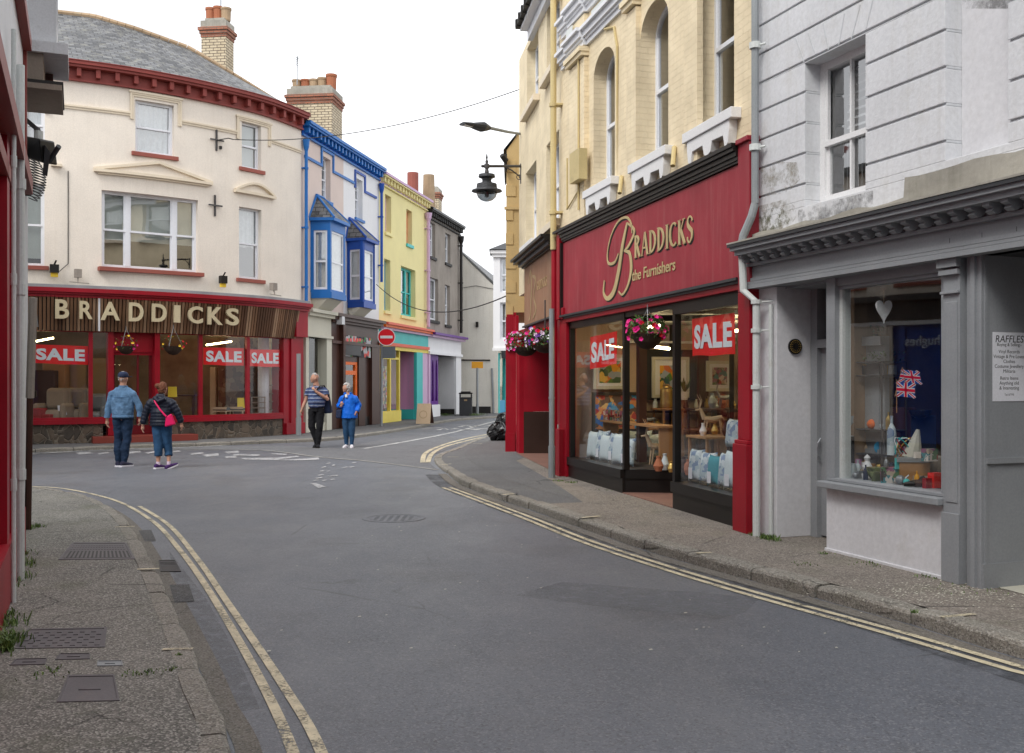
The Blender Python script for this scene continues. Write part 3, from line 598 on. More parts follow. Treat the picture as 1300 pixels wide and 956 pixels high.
def window(F, root, u0, u1, z0, z1, rec=.12, fm='upvc', fw=.055, mull=(), rail=.5, bars=(), hb=(), cur='net', cov=1.0, sill=None, label=None, name='window', pane='pane', curdrop=False, panes_uneven=None):
    W = chord(F, u0, u1); w_ = W.w; d1 = -rec; d0 = -rec-.05
    b = MB(fm)
    for a, c in ((0, fw), (w_-fw, w_)): b.fbox(W, a, c, z0, z1, d0-.02, d1)
    b.fbox(W, fw, w_-fw, z1-fw, z1, d0-.02, d1); b.fbox(W, fw, w_-fw, z0, z0+fw*1.3, d0-.02, d1)
    edges = [fw]+[m*w_ for m in mull]+[w_-fw]
    for m in mull: b.fbox(W, m*w_-fw*.8, m*w_+fw*.8, z0+fw, z1-fw, d0-.02, d1+.01)
    zr = z0+(z1-z0)*rail
    for i in range(len(edges)-1):
        a = edges[i]+(fw*.8 if i else 0); c = edges[i+1]-(fw*.8 if i < len(edges)-2 else 0)
        if rail:
            b.fbox(W, a, c, zr-.025, zr+.025, d0, d1+.005)
            for e0, e1 in ((a, a+.035), (c-.035, c)):
                b.fbox(W, e0, e1, zr+.02, z1-fw, d0+.012, d1-.006); b.fbox(W, e0, e1, z0+fw, zr-.02, d0-.01, d1-.028)
        for q in bars: 
            x = a+(c-a)*q; b.fbox(W, x-.011, x+.011, z0+fw, z1-fw, d0+.004, d1-.01)
    for q in hb:
        z = z0+(z1-z0)*q; b.fbox(W, fw, w_-fw, z-.011, z+.011, d0+.005, d1-.011)
    fr = b.build(name, root)
    if label: fr['label'] = label
    p = MB(pane); p.poly([W.P(fw*.5, z0+fw*.5, d0+.002), W.P(w_-fw*.5, z0+fw*.5, d0+.002), W.P(w_-fw*.5, z1-fw*.5, d0+.002), W.P(fw*.5, z1-fw*.5, d0+.002)])
    p.build('pane', fr)
    if cur:
        q = MB(cur); n = max(10, int(w_/.045)); zt = z1-.03; zb = z0+.03
        if cur == 'blind': q.fbox(W, fw*.6, w_-fw*.6, z1-(z1-z0)*cov, z1-.02, d0-.08, d0-.075)
        elif cur == 'blindv':
            pass
        else:
            rnd = random.Random(int(u0*97+z0*31)); top = [(W.P(fw*.5+(w_-fw)*i/n, zt, d0-.06-.022*math.sin(i*1.9)-.01*rnd.random())) for i in range(n+1)]
            zb2 = z1-(z1-z0)*cov; bot = [Vector((v.x, v.y, zb2+.02+.02*math.sin(i*.7))) for i, v in enumerate(top)]
            for i in range(n): q.poly([bot[i], bot[i+1], top[i+1], top[i]])
        q.build('blind' if cur == 'blind' else 'curtain', fr)
    if sill: sill_part(W, w_, fr, sill[0], sill[1], sill[2], z0, rec, sill[3] if len(sill) > 3 else .07)
    return fr
def px_rect(F, x0, x1, yt, yb, d=0):
    u0 = F.U(x0, d); u1 = F.U(x1, d); return u0, u1, F.Z(x0, yb, d), F.Z(x0, yt, d)
def strip_on(mb, F, u0, u1, z0, z1, d0, d1): mb.fbox(F, u0, u1, z0, z1, d0, d1)
def slantbox(mb, F, pts, w, d0, d1):   # ribbon of width w along (u,z) polyline, mitred enough
    for (a, b) in zip(pts, pts[1:]):
        A = Vector(a); B = Vector(b); t = (B-A).normalized(); n = Vector((-t.y, t.x))*w/2
        q = [A-n, B-n, B+n, A+n]; mb.mesh([F.P(p.x, p.y, d0) for p in q]+[F.P(p.x, p.y, d1) for p in q], [(3,2,1,0),(4,5,6,7),(0,1,5,4),(1,2,6,5),(2,3,7,6),(3,0,4,7)])
def text(mb, s, size, F, u, z, d, th=.01, off=0, shear=0, sx=1, space=1, align='LEFT', flip=False, fn=None):
    cu = bpy.data.curves.new('t', 'FONT'); cu.body = s; cu.size = size; cu.extrude = th/2; cu.offset = off; cu.shear = shear; cu.space_character = space; cu.align_x = align; cu.resolution_u = 4
    ob = bpy.data.objects.new('t', cu); COL.objects.link(ob); dg = bpy.context.evaluated_depsgraph_get(); dg.update()
    me = ob.evaluated_get(dg).to_mesh(); vs = []
    for v in me.vertices:
        x, y, zz = v.co; p = (x*sx*(-1 if flip else 1), y)
        if fn: p = fn(*p)
        vs.append(F.P(u+p[0], z+p[1], d+th/2+zz))
    mb.mesh(vs, [tuple(p.vertices) for p in me.polygons]); ob.evaluated_get(dg).to_mesh_clear(); bpy.data.objects.remove(ob); bpy.data.curves.remove(cu)
def chimney(root, a, b, c, z0, z1, pots, cap='red_brick', body='chimney_brick', name='chimney'):
    """a: front right corner (world xy), b: front left corner, c: depth along the row; built as a part"""
    A = Vector((a[0], a[1], 0)); B = Vector((b[0], b[1], 0)); n = (A-B).normalized(); dp = Vector((-n.y, n.x, 0))
    C = (A+B)/2+dp*c/2; sx = (A-B).length/2; sy = c/2; m = MB(body)
    m.obox(C, n, None, sx, sy, z0, z1-.62); m.mat(cap)
    m.obox(C, n, None, sx+.02, sy+.02, z1-.62, z1-.52); m.obox(C, n, None, sx+.05, sy+.05, z1-.52, z1-.42); m.obox(C, n, None, sx+.085, sy+.085, z1-.42, z1-.33)
    m.mat('ledge'); m.obox(C, n, None, sx+.02, sy+.02, z1-.33, z1-.12); m.obox(C, n, None, sx-.08, sy-.08, z1-.12, z1-.02)
    ch = m.build(name, root)
    for i, (f, h, r, mt) in enumerate(pots):
        p = B+(A-B)*f+dp*c/2; q = MB(mt); q.lathe((p.x, p.y, z1-.06), [(r*.85, 0), (r*.95, h*.1), (r, h*.8), (r*1.12, h*.86), (r*1.12, h), (r*.8, h), (r*.75, h*.6)], 12); q.build('chimney_pot', ch, smooth=False)
    return ch
def dentils(mb, F, u0, u1, z0, z1, d0, d1, step, w):
    n = int((u1-u0)/step)
    for i in range(n): a = u0+(i+.5)*(u1-u0)/n; mb.fbox(F, a-w/2, a+w/2, z0, z1, d0, d1)
def pipe(F, root, u, z0, z1, d, r, mat, name='downpipe', hopper=False, brackets=True, pts=None):
    m = MB(mat); P = pts or [F.P(u, z0, d), F.P(u, z1, d)]; m.tube(P, r, 10)
    if brackets:
        z = z0+.6
        while z < z1-.2: m.lathe(F.P(u, z, d), [(r*1.02, -.03), (r*1.35, -.03), (r*1.35, .03), (r*1.02, .03)], 10); m.fbox(F, u-r*1.7, u+r*1.7, z-.015, z+.015, .0, d-r*.5); z += 1.75
    if hopper: m.lathe(F.P(u, z1, d), [(r, -.35), (r*1.7, -.22), (r*2.1, -.02), (r*2.1, 0)], 10)
    return m.build(name, root, smooth=False)
def rag(mb, p, q, sag, r=.008, n=16):
    p = Vector(p); q = Vector(q); mb.tube([p.lerp(q, i/n)-Vector((0, 0, sag*4*(i/n)*(1-i/n))) for i in range(n+1)], r, 5)
GR_SALE = 'red sale banners hung in shop windows'
def sale_banner(F, x0, x1, yt0, yb0, yt1, yb1, d, label, wav=.02, sx=1.0, crop=None):
    """banner between pixel columns x0,x1 on the plane d of F; the two ends may differ in height"""
    u0, za1 = F.at(x0, yt0, d); _, za0 = F.at(x0, yb0, d); u1, zb1 = F.at(x1, yt1, d); _, zb0 = F.at(x1, yb1, d)
    b = F.P(u0, 0, d); e = F.P(u1, 0, d); W = Face([(b.x, b.y), (e.x, e.y)], F.side); w_ = (e-b).length
    t = thing('sale_banner', label, 'banner', W.P(w_/2, min(za0, zb0), 0), GR_SALE)
    m = MB('banner_red'); n = 14
    f = lambda s: .012*math.sin(s*6.5+x0)
    for i in range(n):
        s0, s1 = i/n, (i+1)/n
        P = [W.P(w_*s, za0+(zb0-za0)*s+.006*math.sin(9*s), f(s)) for s in (s0, s1)]+[W.P(w_*s, za1+(zb1-za1)*s, f(s)*.3) for s in (s1, s0)]
        m.hexa([p for p in P]+[p+W.n.to_3d()*.0 + Vector((W.n.x, W.n.y, 0))*.004 for p in P])
    m.build('sheet', t)
    H = (za1-za0+zb1-zb0)/2; m = MB('banner_white')
    cu = []
    def fn(x, y):
        s = x/w_; hh = (za1+(zb1-za1)*s)-(za0+(zb0-za0)*s); zz = za0+(zb0-za0)*s+hh*y; return x, zz
    size = 1.0/.73*.62
    m2 = MB('x') if False else None
    # letters scaled to fill the banner
    tw = MB('banner_white'); text(tw, 'SALE', 1, Face([(0, 0), (1, 0)], 1), 0, 0, 0, .001, .045, space=1.1)
    xs = [v.x for v in tw.v]; ys = [v.z for v in tw.v]; x0_, x1_ = min(xs), max(xs); y0_, y1_ = min(ys), max(ys)
    vs = []
    for v in tw.v:
        s = (v.x-x0_)/(x1_-x0_); q = (v.z-y0_)/(y1_-y0_); s = .06+.88*s
        X, Z = fn(w_*s, .18+.64*q); vs.append(W.P(X, Z, f(s)+.008+(.002 if v.y > .0 else 0)))
    tw.v = vs; tw.build('lettering', t)
    return t
def petunias(root, c, r, n, cols, spread=(1, 1, .6), leafn=None, seed=1, up=.12):
    rnd = random.Random(seed); lf = MB('leaf'); 
    def pt(k=1): 
        a = rnd.uniform(0, 6.283); e = rnd.uniform(-.6, 1); q = rnd.uniform(.55, 1)**.5*k
        return Vector((math.cos(a)*math.cos(e)*r*spread[0]*q, math.sin(a)*math.cos(e)*r*spread[1]*q, math.sin(e)*r*spread[2]*q+up)) + Vector(c)
    for _ in range(leafn or n*6):
        p = pt(); a = Vector((rnd.gauss(0, 1), rnd.gauss(0, 1), rnd.gauss(0, .7))).normalized()*rnd.uniform(.018, .04); b = a.cross(Vector((rnd.gauss(0, 1), rnd.gauss(0, 1), rnd.gauss(0, 1)))).normalized()*a.length*.45
        lf.poly([p-a, p+b, p+a, p-b])
    lf.build('foliage', root)
    fs = {}
    for i in range(n):
        mt = cols[rnd.randrange(len(cols))]; m = fs.setdefault(mt, MB(mt)); p = pt(1.08); o = (p-Vector(c)).normalized(); o.y -= .5; o.normalize()
        x = o.cross(Vector((0, 0, 1))).normalized(); y = o.cross(x); s = rnd.uniform(.026, .04)
        ring = [p+o*.012+(x*math.cos(k*.6283)+y*math.sin(k*.6283))*s*(1 if k % 2 else .78) for k in range(10)]
        for k in range(10): m.poly([p-o*.012, ring[k], ring[(k+1) % 10]])
    for mt, m in fs.items():
        o = m.build('flowers', root); o['label'] = {'petal_pink': 'pink blooms', 'petal_red': 'red blooms', 'petal_white': 'pale lilac blooms', 'petal_purple': 'purple blooms', 'petal_yellow': 'yellow blooms'}[mt]
def hanging_basket(c, r, label, cols, n, seed=1, chain=.5, hang=.0, sparse=1.0, droop=.3):
    t = thing('hanging_basket', label, 'flower basket', c, 'hanging flower baskets'); c = Vector(c)
    b = MB('basket'); b.lathe(c, [(.02, -r*.85), (r*.45, -r*.75), (r*.8, -r*.4), (r, 0), (r*1.04, .02), (r*.95, .02), (r*.9, -.03)], 16); 
    b.mat('dark'); b.lathe(c, [(.001, -.01), (r*.93, -.012)], 12)
    b.build('bowl', t)
    k = MB('steel')
    for i in range(3):
        a = i*2.094+.4; k.tube([c+Vector((math.cos(a)*r, math.sin(a)*r, 0)), c+Vector((0, 0, chain))], .004, 5)
    k.tube([c+Vector((0, 0, chain)), c+Vector((0, 0, chain+.06+hang))], .006, 5); k.build('chain', t)
    petunias(t, c, r*1.25, n, cols, (1, 1, .85), int(n*7*sparse), seed, r*.35)
    return t

# ================================================================== curved corner shop
cp = smooth_line([(-19, 23.9, 0), (-16.5, 23.85, 0), (-14, 24.05, 0), (-11.7, 24.75, 0), (-10.97, 25.1, 0), (-9.62, 25.85, 0), (-8.27, 26.95, 0), (-6.99, 28.4, 0), (-6.2, 30.1, 0)], .3)
C = Face([(p.x, p.y) for p in cp], -1)
ROW = Face([(-6.2, 30.1), (-2.46, 48.5)], -1)
CU1 = C.L[-1]
cs = thing('corner_shop', 'cream curved corner building with slate roof and brown ribbed shop fascia', 'building', C.P(CU1/2, .1, 0))
hol = []; wins = []
def cw(x0, x1, yt, yb, **k):
    r = px_rect(C, x0, x1, yt, yb); hol.append(r); wins.append((r, k))
SB = ('brown_sill', .10, .10)
cw(171.8, 221, 126, 192.5, cur='net', sill=SB, fw=.06)
cw(307, 331.5, 154, 212, cur='blind', cov=.95, sill=SB)
cw(129, 251.5, 241, 339, mull=(.27, .755), cur='blind', cov=.62, sill=('brown_sill', .10, .10, .20), fw=.07)
cw(303.5, 331.8, 262, 353, cur='net', cov=.55, sill=SB)
cw(30, 57, 127, 186, cur='net', sill=SB)
cw(20, 56.5, 231, 336.5, cur='blind', cov=.9, sill=SB)
wm = MB('cream'); wallgrid(wm, C, 0, CU1, 3.86, 9.35, hol); 
wm.fbox(C, 0, CU1, 8.9, 9.3, -5.4, -5.3) 
b0, b1 = C.P(0, 0, -.3), C.P(CU1, 0, -.3)
wm.hexa([Vector(p) for p in ((-19, 24.2, 3.86), (-18.9, 24.2, 3.86), (-18.9, 36, 3.86), (-19, 36, 3.86), (-19, 24.2, 9.3), (-18.9, 24.2, 9.3), (-18.9, 36, 9.3), (-19, 36, 9.3))])
wm.build('wall', cs)
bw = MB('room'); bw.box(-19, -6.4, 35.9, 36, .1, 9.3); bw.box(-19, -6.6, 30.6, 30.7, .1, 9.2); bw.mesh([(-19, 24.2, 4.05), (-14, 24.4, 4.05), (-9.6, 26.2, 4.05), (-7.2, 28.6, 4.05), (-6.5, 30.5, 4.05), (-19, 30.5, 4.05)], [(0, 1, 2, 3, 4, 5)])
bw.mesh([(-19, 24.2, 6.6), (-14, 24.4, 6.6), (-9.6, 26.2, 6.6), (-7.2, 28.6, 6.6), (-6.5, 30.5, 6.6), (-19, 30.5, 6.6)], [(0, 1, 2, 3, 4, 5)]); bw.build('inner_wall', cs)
for r, k in wins: window(C, cs, *r, **k)
# mouldings
def arch(x0, x1, yt, yb, drop):
    tm = MB('cream_trim')
    u0, u1, zb, zt = px_rect(C, x0, x1, yt, yb)
    for w_, d_ in ((.09, .03), (.04, .05)):
        tm.fbox(C, u0, u0+w_, zb, zt, .001, d_); tm.fbox(C, u1-w_, u1, zb, zt, .001, d_); tm.fbox(C, u0+w_, u1-w_, zt-w_, zt, .001, d_)
    tm.fbox(C, u0-.03, u1+.03, zt, zt+.05, .001, .07); tm.build('window_surround', cs); return u0, u1, zb, zt
a1 = arch(165, 230, 117, 151, 0); a2 = arch(300, 343, 148, 176, 0); a0 = arch(10, 62, 116, 140, 0)
zs_ = (C.Z(120, 136.5)); 
for ua, ub in ((C.U(63), a1[0]), (a1[1], a2[0]), (a2[1], CU1-.02)): tm = MB('cream_trim'); tm.fbox(C, ua, ub, zs_-.10, zs_-.045, .001, .03); tm.fbox(C, ua, ub, zs_-.045, zs_, .001, .055); tm.build('string_course', cs)
ped = [C.at(119, 214), C.at(201, 206.5), C.at(268, 231)]; bz = C.Z(200, 223)
ped = [(ped[0][0], bz), (ped[1][0], C.Z(201, 207)), (ped[2][0], bz)]
tm = MB('cream_trim'); slantbox(tm, C, [ped[0], ped[1]], .07, .001, .10); slantbox(tm, C, [ped[1], ped[2]], .07, .001, .10)
tm.fbox(C, ped[0][0], ped[2][0], bz-.07, bz, .001, .12); tm.fbox(C, ped[0][0]+.1, ped[2][0]-.1, bz-.12, bz-.07, .001, .06)
tm.build('pediment', cs); tm = MB('cream_trim'); q0 = C.U(297.5); q1 = C.U(346.5); zb = C.Z(320, 244.5); qq = [(q0+(q1-q0)*i/10, zb+.25*math.sin(math.pi*i/10)) for i in range(11)]
slantbox(tm, C, qq, .06, .001, .10); tm.fbox(C, q0-.02, q1+.02, zb-.07, zb, .001, .12)
tm.build('pediment', cs)
cn = MB('maroon'); cn.fbox(C, 0, CU1, 9.0, 9.04, .001, .10); cn.fbox(C, 0, CU1, 9.04, 9.30, .001, .06); cn.fbox(C, 0, CU1, 9.30, 9.36, .001, .28); dentils(cn, C, 0, CU1, 9.10, 9.30, .06, .22, .43, .10)
cn.build('eaves_cornice', cs)
gt = MB('maroon'); gt.fbox(C, 0, CU1, 9.361, 9.44, .18, .33); gt.fbox(C, 0, CU1, 9.441, 9.46, .16, .35); gt.build('gutter', cs)
# roof
ridge = [(-200, 10), (60, 15), (120, 22), (170, 37), (240, 62), (300, 98), (345, 126), (385, 150), (500, 170)]
def yr(px):
    for (a, ya), (b, yb_) in zip(ridge, ridge[1:]):
        if a <= px <= b: return ya+(yb_-ya)*(px-a)/(b-a)
    return ridge[0][1] if px < 0 else ridge[-1][1]
rf = MB('slate'); rows = []
N = 60
for i in range(N+1):
    u = CU1*i/N; wd = 3.4*(1-max(0, (i/N-.55)/.45)*.78); e = C.P(u, 9.47, .28); r = C.P(u, 0, -wd); px = HX+FPX*r.x/r.y; z = EYE+(HY-yr(px))/FPX*r.y
    k = C.P(u, 9.3, -wd-2.2); rows.append((e, Vector((r.x, r.y, z)), k, u))
for a, b in zip(rows, rows[1:]):
    L = (a[0]-a[1]).length; n = 1
    rf.poly([a[0], b[0], b[1], a[1]], [(a[3], 0), (b[3], 0), (b[3], L), (a[3], L)]); rf.poly([a[1], b[1], b[2], a[2]], [(a[3], 0), (b[3], 0), (b[3], L), (a[3], L)])
rf.poly([rows[-1][0], rows[-1][2], rows[-1][1]])
roof = rf.build('roof', cs)
rt = MB('terracotta_pale')
for i, (a, b) in enumerate(zip(rows, rows[1:])):
    q = b[1].lerp(a[1], .04); rt.tube([a[1]+Vector((0, 0, .02)), q+Vector((0, 0, .02))], .075, 8)
rt.build('ridge_tiles', roof)
rd = Vector((.203, 1)).normalized()
def chim_pts(pl, pr, d): return ((pr-HX)/FPX*d, d), ((pl-HX)/FPX*d, d+.12*((pr-pl)/FPX*d))
a, b = chim_pts(254.5, 286.5, 31.0)
ch1 = chimney(roof, a, b, .62, 9.5, EYE+(HY-20)/FPX*31, [(.2, .42, .14, 'terracotta'), (.52, .45, .14, 'terracotta'), (.85, .40, .15, 'terracotta_pale')])
ae = MB('steel'); p = Vector((-8.9, 31.3, 12.6)); ae.tube([p, p+Vector((0, 0, 1.2))], .02, 6); ae.build('aerial_mast', roof)
# shopfront
SZ = 3.86
sf = MB('lead'); sf.fbox(C, 0, CU1-.02, SZ+.02, SZ+.10, .001, .34); sf.build('lead_flashing', cs)
sr = MB('red'); sr.fbox(C, 0, CU1+.0, SZ-.08, SZ+.02, .0, .42); sr.fbox(C, 0, CU1, SZ-.13, SZ-.08, .0, .36); sr.fbox(C, 0, CU1, SZ-.20, SZ-.13, .0, .30); sr.build('shop_cornice', cs)
fz0, fz1 = C.Z(178, 422, .1), SZ-.2
brn = random.Random(2); fa = MB('batten_mid'); uL, uR = 0, C.U(376, .1); st = .085; nst = int((uR-uL)/st)
for i in range(nst):
    u = uL+i*st; d_t = .28; d_b = .10
    if u < C.U(-60): continue
    k = 1 if i % 2 else 0
    ins = max(0, (u-(uR-.55)))*0
    zlo = fz0
    g_ = .012; a = [C.P(u+g_, zlo, 0), C.P(u+st-g_, zlo, 0), C.P(u+st-g_, zlo, d_b+.03), C.P(u+g_, zlo, d_b+.03)]
    t_ = [C.P(u+g_, fz1, 0), C.P(u+st-g_, fz1, 0), C.P(u+st-g_, fz1, d_t), C.P(u+g_, fz1, d_t)]
    fa.mat(('batten_dark', 'batten_mid', 'batten_pale', 'batten_mid')[brn.choice((0, 1, 2, 3))]); fa.hexa(a+t_)
fa.mat('dark'); fa.fbox(C, C.U(-60), uR, fz0+.01, fz1, .0, .09)
fas = fa.build('fascia', cs)
jp = MB('old_white'); uj = C.U(126, .3); jp.fbox(C, uj-.02, uj+.02, fz0, fz1, .2, .30); jp.build('cover_strip', fas)
# each raised letter is a part of the fascia; spans measured on the photograph
lw = [('B', 69, 87, 380, 404.5), ('R', 100.5, 117.5, 382, 405), ('A', 127, 152, 383, 406.5), ('D', 162.5, 181.5, 384, 408), ('D', 191.5, 210.5, 385.5, 408.5), ('I', 219.5, 227.5, 387.5, 409.5), ('C', 237, 256, 388.5, 410.5), ('K', 262, 281, 389.5, 412), ('S', 285.5, 301.5, 391, 413)]
for chh, x0, x1, yt, yb in lw:
    u0, u1, zb, zt = px_rect(C, x0, x1, yt, yb, .27); a = C.P(u0, 0, 0); b = C.P(u1, 0, 0); W = Face([(a.x, a.y), (b.x, b.y)], -1); w_ = (b-a).length
    t_ = MB('letter_cream'); text(t_, chh, 1, Face([(0, 0), (1, 0)], 1), 0, 0, 0, .001, .025); xs = [v.x for v in t_.v]; zs = [v.z for v in t_.v]; ys = [v.y for v in t_.v]; my = (min(ys)+max(ys))/2
    X0, X1, Z0, Z1 = min(xs), max(xs), min(zs), max(zs); nv = []
    for v in t_.v: nv.append(W.P(w_*(v.x-X0)/(X1-X0), zb+(zt-zb)*(v.z-Z0)/(Z1-Z0), .29 if v.y > my else .36))
    t_.v = nv; t_.build('letter', fas)
# red frame, stall riser, door
zsill = C.Z(100, 533, .05); zrt = C.Z(100, 538.5, .05)
ss = MB('red'); du0, du1 = C.U(137), C.U(202.5)
for ua, ub in ((0, du0), (du1, C.U(358))): ss.fbox(C, ua, ub, zrt, zsill, -.05, .10); ss.fbox(C, ua, ub, zsill, zsill+.06, -.08, .05)
for x in (115, 254.5, 314.5): u = C.U(x); ss.fbox(C, u-.05, u+.05, zsill+.06, fz0+.02, -.06, .03)
u = C.U(20); ss.fbox(C, u-.05, u+.05, zsill+.06, fz0+.02, -.06, .03)
ss.fbox(C, 0, C.U(137)+.02, fz0-.02, fz0+.05, -.08, .02); ss.fbox(C, C.U(202), C.U(358), fz0-.02, fz0+.05, -.08, .02)
ss.build('shop_window_frame', cs)
pl = MB('red'); ua, ub = C.U(358), C.U(378); pl.fbox(C, ua, CU1-.01, .1, SZ-.2, -.35, .06); pl.fbox(C, ua+.3, CU1-.04, .35, SZ-.5, .06, .11); pl.fbox(C, ua+.05, CU1+.02, .1, .42, .06, .13)
pl.fbox(C, CU1-.55, CU1+.03, SZ-.95, SZ-.2, .06, .22); pl.build('pilaster', cs)
rs = MB('crazy_stone'); 
for ua, ub in ((0, du0-.12), (du1+.12, C.U(358)-.002)): rs.fbox(C, ua, ub, .09, zrt, -.25, .02)
rs.build('stall_riser', cs)
def cpane(ua, ub, za, zb, d):
    n = max(1, int((ub-ua)/.35))
    gp = MB('shop_pane'); a = C.P(ua, 0, d); b = C.P(ub, 0, d); gp.poly([(a.x, a.y, za), (b.x, b.y, za), (b.x, b.y, zb), (a.x, a.y, zb)]); gp.build('shop_pane', cs)
for xa, xb in ((-80, 20), (20, 115), (115, 137), (202.5, 254.5), (254.5, 314.5), (314.5, 358)): cpane(C.U(xa), C.U(xb), zsill+.05, fz0, -.03)
# doorway
dm = MB('red'); 
for a, b in ((du0, du0+.13), (du1-.13, du1)): dm.fbox(C, a, b, .26, fz0, -.3, .04)
dm.fbox(C, du0+.13, du1-.13, fz0-.5, fz0, -.2, -.12); zt = C.Z(170, 451, -.2)
dm.fbox(C, du0+.13, du1-.13, zt, zt+.09, -.24, -.15)
dr = dm.build('door_surround', cs)
d2 = MB('red_dark'); x0, x1 = du0+.13, du1-.13
for a, b in ((x0, x0+.07), (x1-.07, x1), ((x0+x1)/2+.12, (x0+x1)/2+.17)): d2.fbox(C, a, b, .27, zt, -.25, -.2)
d2.fbox(C, x0+.07, x1-.07, .27, .5, -.25, -.2); dd = d2.build('door', cs)
dp = MB('shop_pane'); a = C.P(x0, 0, -.22); b = C.P(x1, 0, -.22); dp.poly([(a.x, a.y, .4), (b.x, b.y, .4), (b.x, b.y, fz0-.5), (a.x, a.y, fz0-.5)]); dp.build('door_pane', dd)
st = MB('step_red'); st.fbox(C, C.U(118, .35), C.U(251, .35), .09, .25, -.5, .38); st.fbox(C, C.U(137, .3), C.U(203, .3), .25, .262, -.5, .02); st.build('door_step', cs, bevel=.01)
# shop interior: floor, back wall, ceiling
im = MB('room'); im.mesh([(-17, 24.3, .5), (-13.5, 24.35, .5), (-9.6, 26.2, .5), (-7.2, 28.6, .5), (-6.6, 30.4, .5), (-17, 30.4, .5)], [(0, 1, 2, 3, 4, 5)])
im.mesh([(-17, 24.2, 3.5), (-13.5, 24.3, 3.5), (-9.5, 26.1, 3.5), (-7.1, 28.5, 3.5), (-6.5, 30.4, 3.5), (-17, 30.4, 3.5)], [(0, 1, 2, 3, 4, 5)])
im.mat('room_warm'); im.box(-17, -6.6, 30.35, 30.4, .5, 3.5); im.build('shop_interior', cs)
iw = MB('plaster'); p = C.P(C.U(346), 0, -.4); iw.tube([(p.x, p.y+.25, .5), (p.x, p.y+.25, 3.4)], .16, 12); iw.build('column', cs)
def inside(x, y, back, F=C): # point inside the shop seen at pixel column x, height z from pixel y
    u = F.U(x, -back); p = F.P(u, 0, -back); return Vector((p.x, p.y, EYE+(HY-y)/FPX*p.y))
def tubelight(p, q, label):
    m = MB('tube_light'); m.tube([p, q], .022, 8); o = m.build('strip_light', origin=p); tag(o, label, 'light')
tubelight(inside(42, 434, .6), inside(68, 429, .5), 'lit strip light above the leftmost sale banner of the curved shop')
tubelight(inside(262, 438, .6), inside(294, 433.5, .5), 'lit strip light above the middle sale banner of the curved shop')
sale_banner(C, 41.5, 112, 437, 461, 439.5, 463.5, -.08, 'long red sale banner in leftmost window of the curved shop')
sale_banner(C, 258, 309.5, 441, 463, 442, 464.5, -.08, 'red sale banner in window right of the curved shop door')
sale_banner(C, 316.5, 355.5, 443.5, 465, 444, 466, -.08, 'red sale banner in end window beside the red pilaster')
# ================================================================== terrace on the far left side
def rowroof(root, F, u0, u1, ze, over, back, rise, mat='slate'):
    m = MB(mat); a, b = F.P(u0, ze, over), F.P(u1, ze, over); c, d = F.P(u1, ze+rise, -back), F.P(u0, ze+rise, -back); e, f = F.P(u1, ze, -2*back), F.P(u0, ze, -2*back)
    for q in ([a, b, c, d], [d, c, e, f], [a, d, f], [b, e, c]): m.poly(q)
    m.poly([a, f, e, b]); return m.build('roof', root)
def cornice(root, F, u0, u1, z, m1, m2, step=.3, h=.34, gut=None, name='eaves_cornice'):
    m = MB(m1); m.fbox(F, u0, u1, z-h, z-h+.05, .001, .08); m.fbox(F, u0, u1, z-.06, z, .001, .26); m.mat(m2); m.fbox(F, u0, u1, z-h+.05, z-.06, .001, .04)
    m.mat(m1); dentils(m, F, u0, u1, z-h+.10, z-.06, .04, .20, step, step*.36); o = m.build(name, root)
    g = MB(gut or m1); g.fbox(F, u0, u1, z+.001, z+.09, .14, .30); g.build('gutter', root); return o
def openings(F, L): return [px_rect(F, *q) for q in L]
# ---- house with blue trim
U0, U1 = .02, ROW.U(481); UM = ROW.U(436)
bh = thing('terraced_house', 'pink and white terraced house with blue trim and two blue bay windows', 'house', ROW.P((U0+U1)/2, .1, 0))
hs = openings(ROW, [(408.4, 419.6, 197, 252), (451, 460.3, 225, 276)])
EZ = 9.08
w1 = MB('pinkwall'); wallgrid(w1, ROW, U0, UM, 3.3, EZ, hs[:1]); w1.build('wall', bh)['label'] = 'pale pink half of the front'
w2 = MB('whitewall'); wallgrid(w2, ROW, UM, U1, 3.3, EZ, hs[1:]); shell(w2, ROW, U0, U1, .1, EZ, 5.5); w2.build('wall', bh)['label'] = 'white half of the front'
for r in hs: window(ROW, bh, *r, rec=.16, cur='net', sill=('blue', .08, .09), bars=(.5,), hb=(.27, .74))
bt = MB('blue')
for (xa, xb, ya, yb_, xl, yl_, xr, yr_) in ((407, 423, 186.5, 208, 386, 198, 449, 234.7), (449.7, 463.2, 215, 235, 449.5, 235, 477, 250.5)):
    bt.mat('blue' if xa < 440 else 'deep_blue')
    u0, zt = ROW.at(xa, ya); u1 = ROW.U(xb); zl = ROW.Z(xa, yb_); ul = ROW.U(xl); ur = ROW.U(xr)
    bt.fbox(ROW, ul, u0+.08, zl-.08, zl, .001, .05); bt.fbox(ROW, u0, u0+.08, zl, zt, .001, .05); bt.fbox(ROW, u0+.08, u1-.08, zt-.08, zt, .001, .05); bt.fbox(ROW, u1-.08, u1, zl, zt, .001, .05); bt.fbox(ROW, u1-.08, ur, zl-.08, zl, .001, .05)
bt.build('string_moulding', bh)
cornice(bh, ROW, U0, U1, EZ+.12, 'blue', 'deep_blue', .3)
rowroof(bh, ROW, U0, U1, EZ+.2, .25, 2.6, 1.35)
pipe(ROW, bh, .10, 3.8, 8.75, .12, .05, 'blue', hopper=True)['label'] = 'pale blue downpipe at the corner shop end'
pipe(ROW, bh, U1-.05, 5.2, 8.75, .12, .05, 'deep_blue', hopper=True)['label'] = 'dark blue downpipe at the yellow house end'
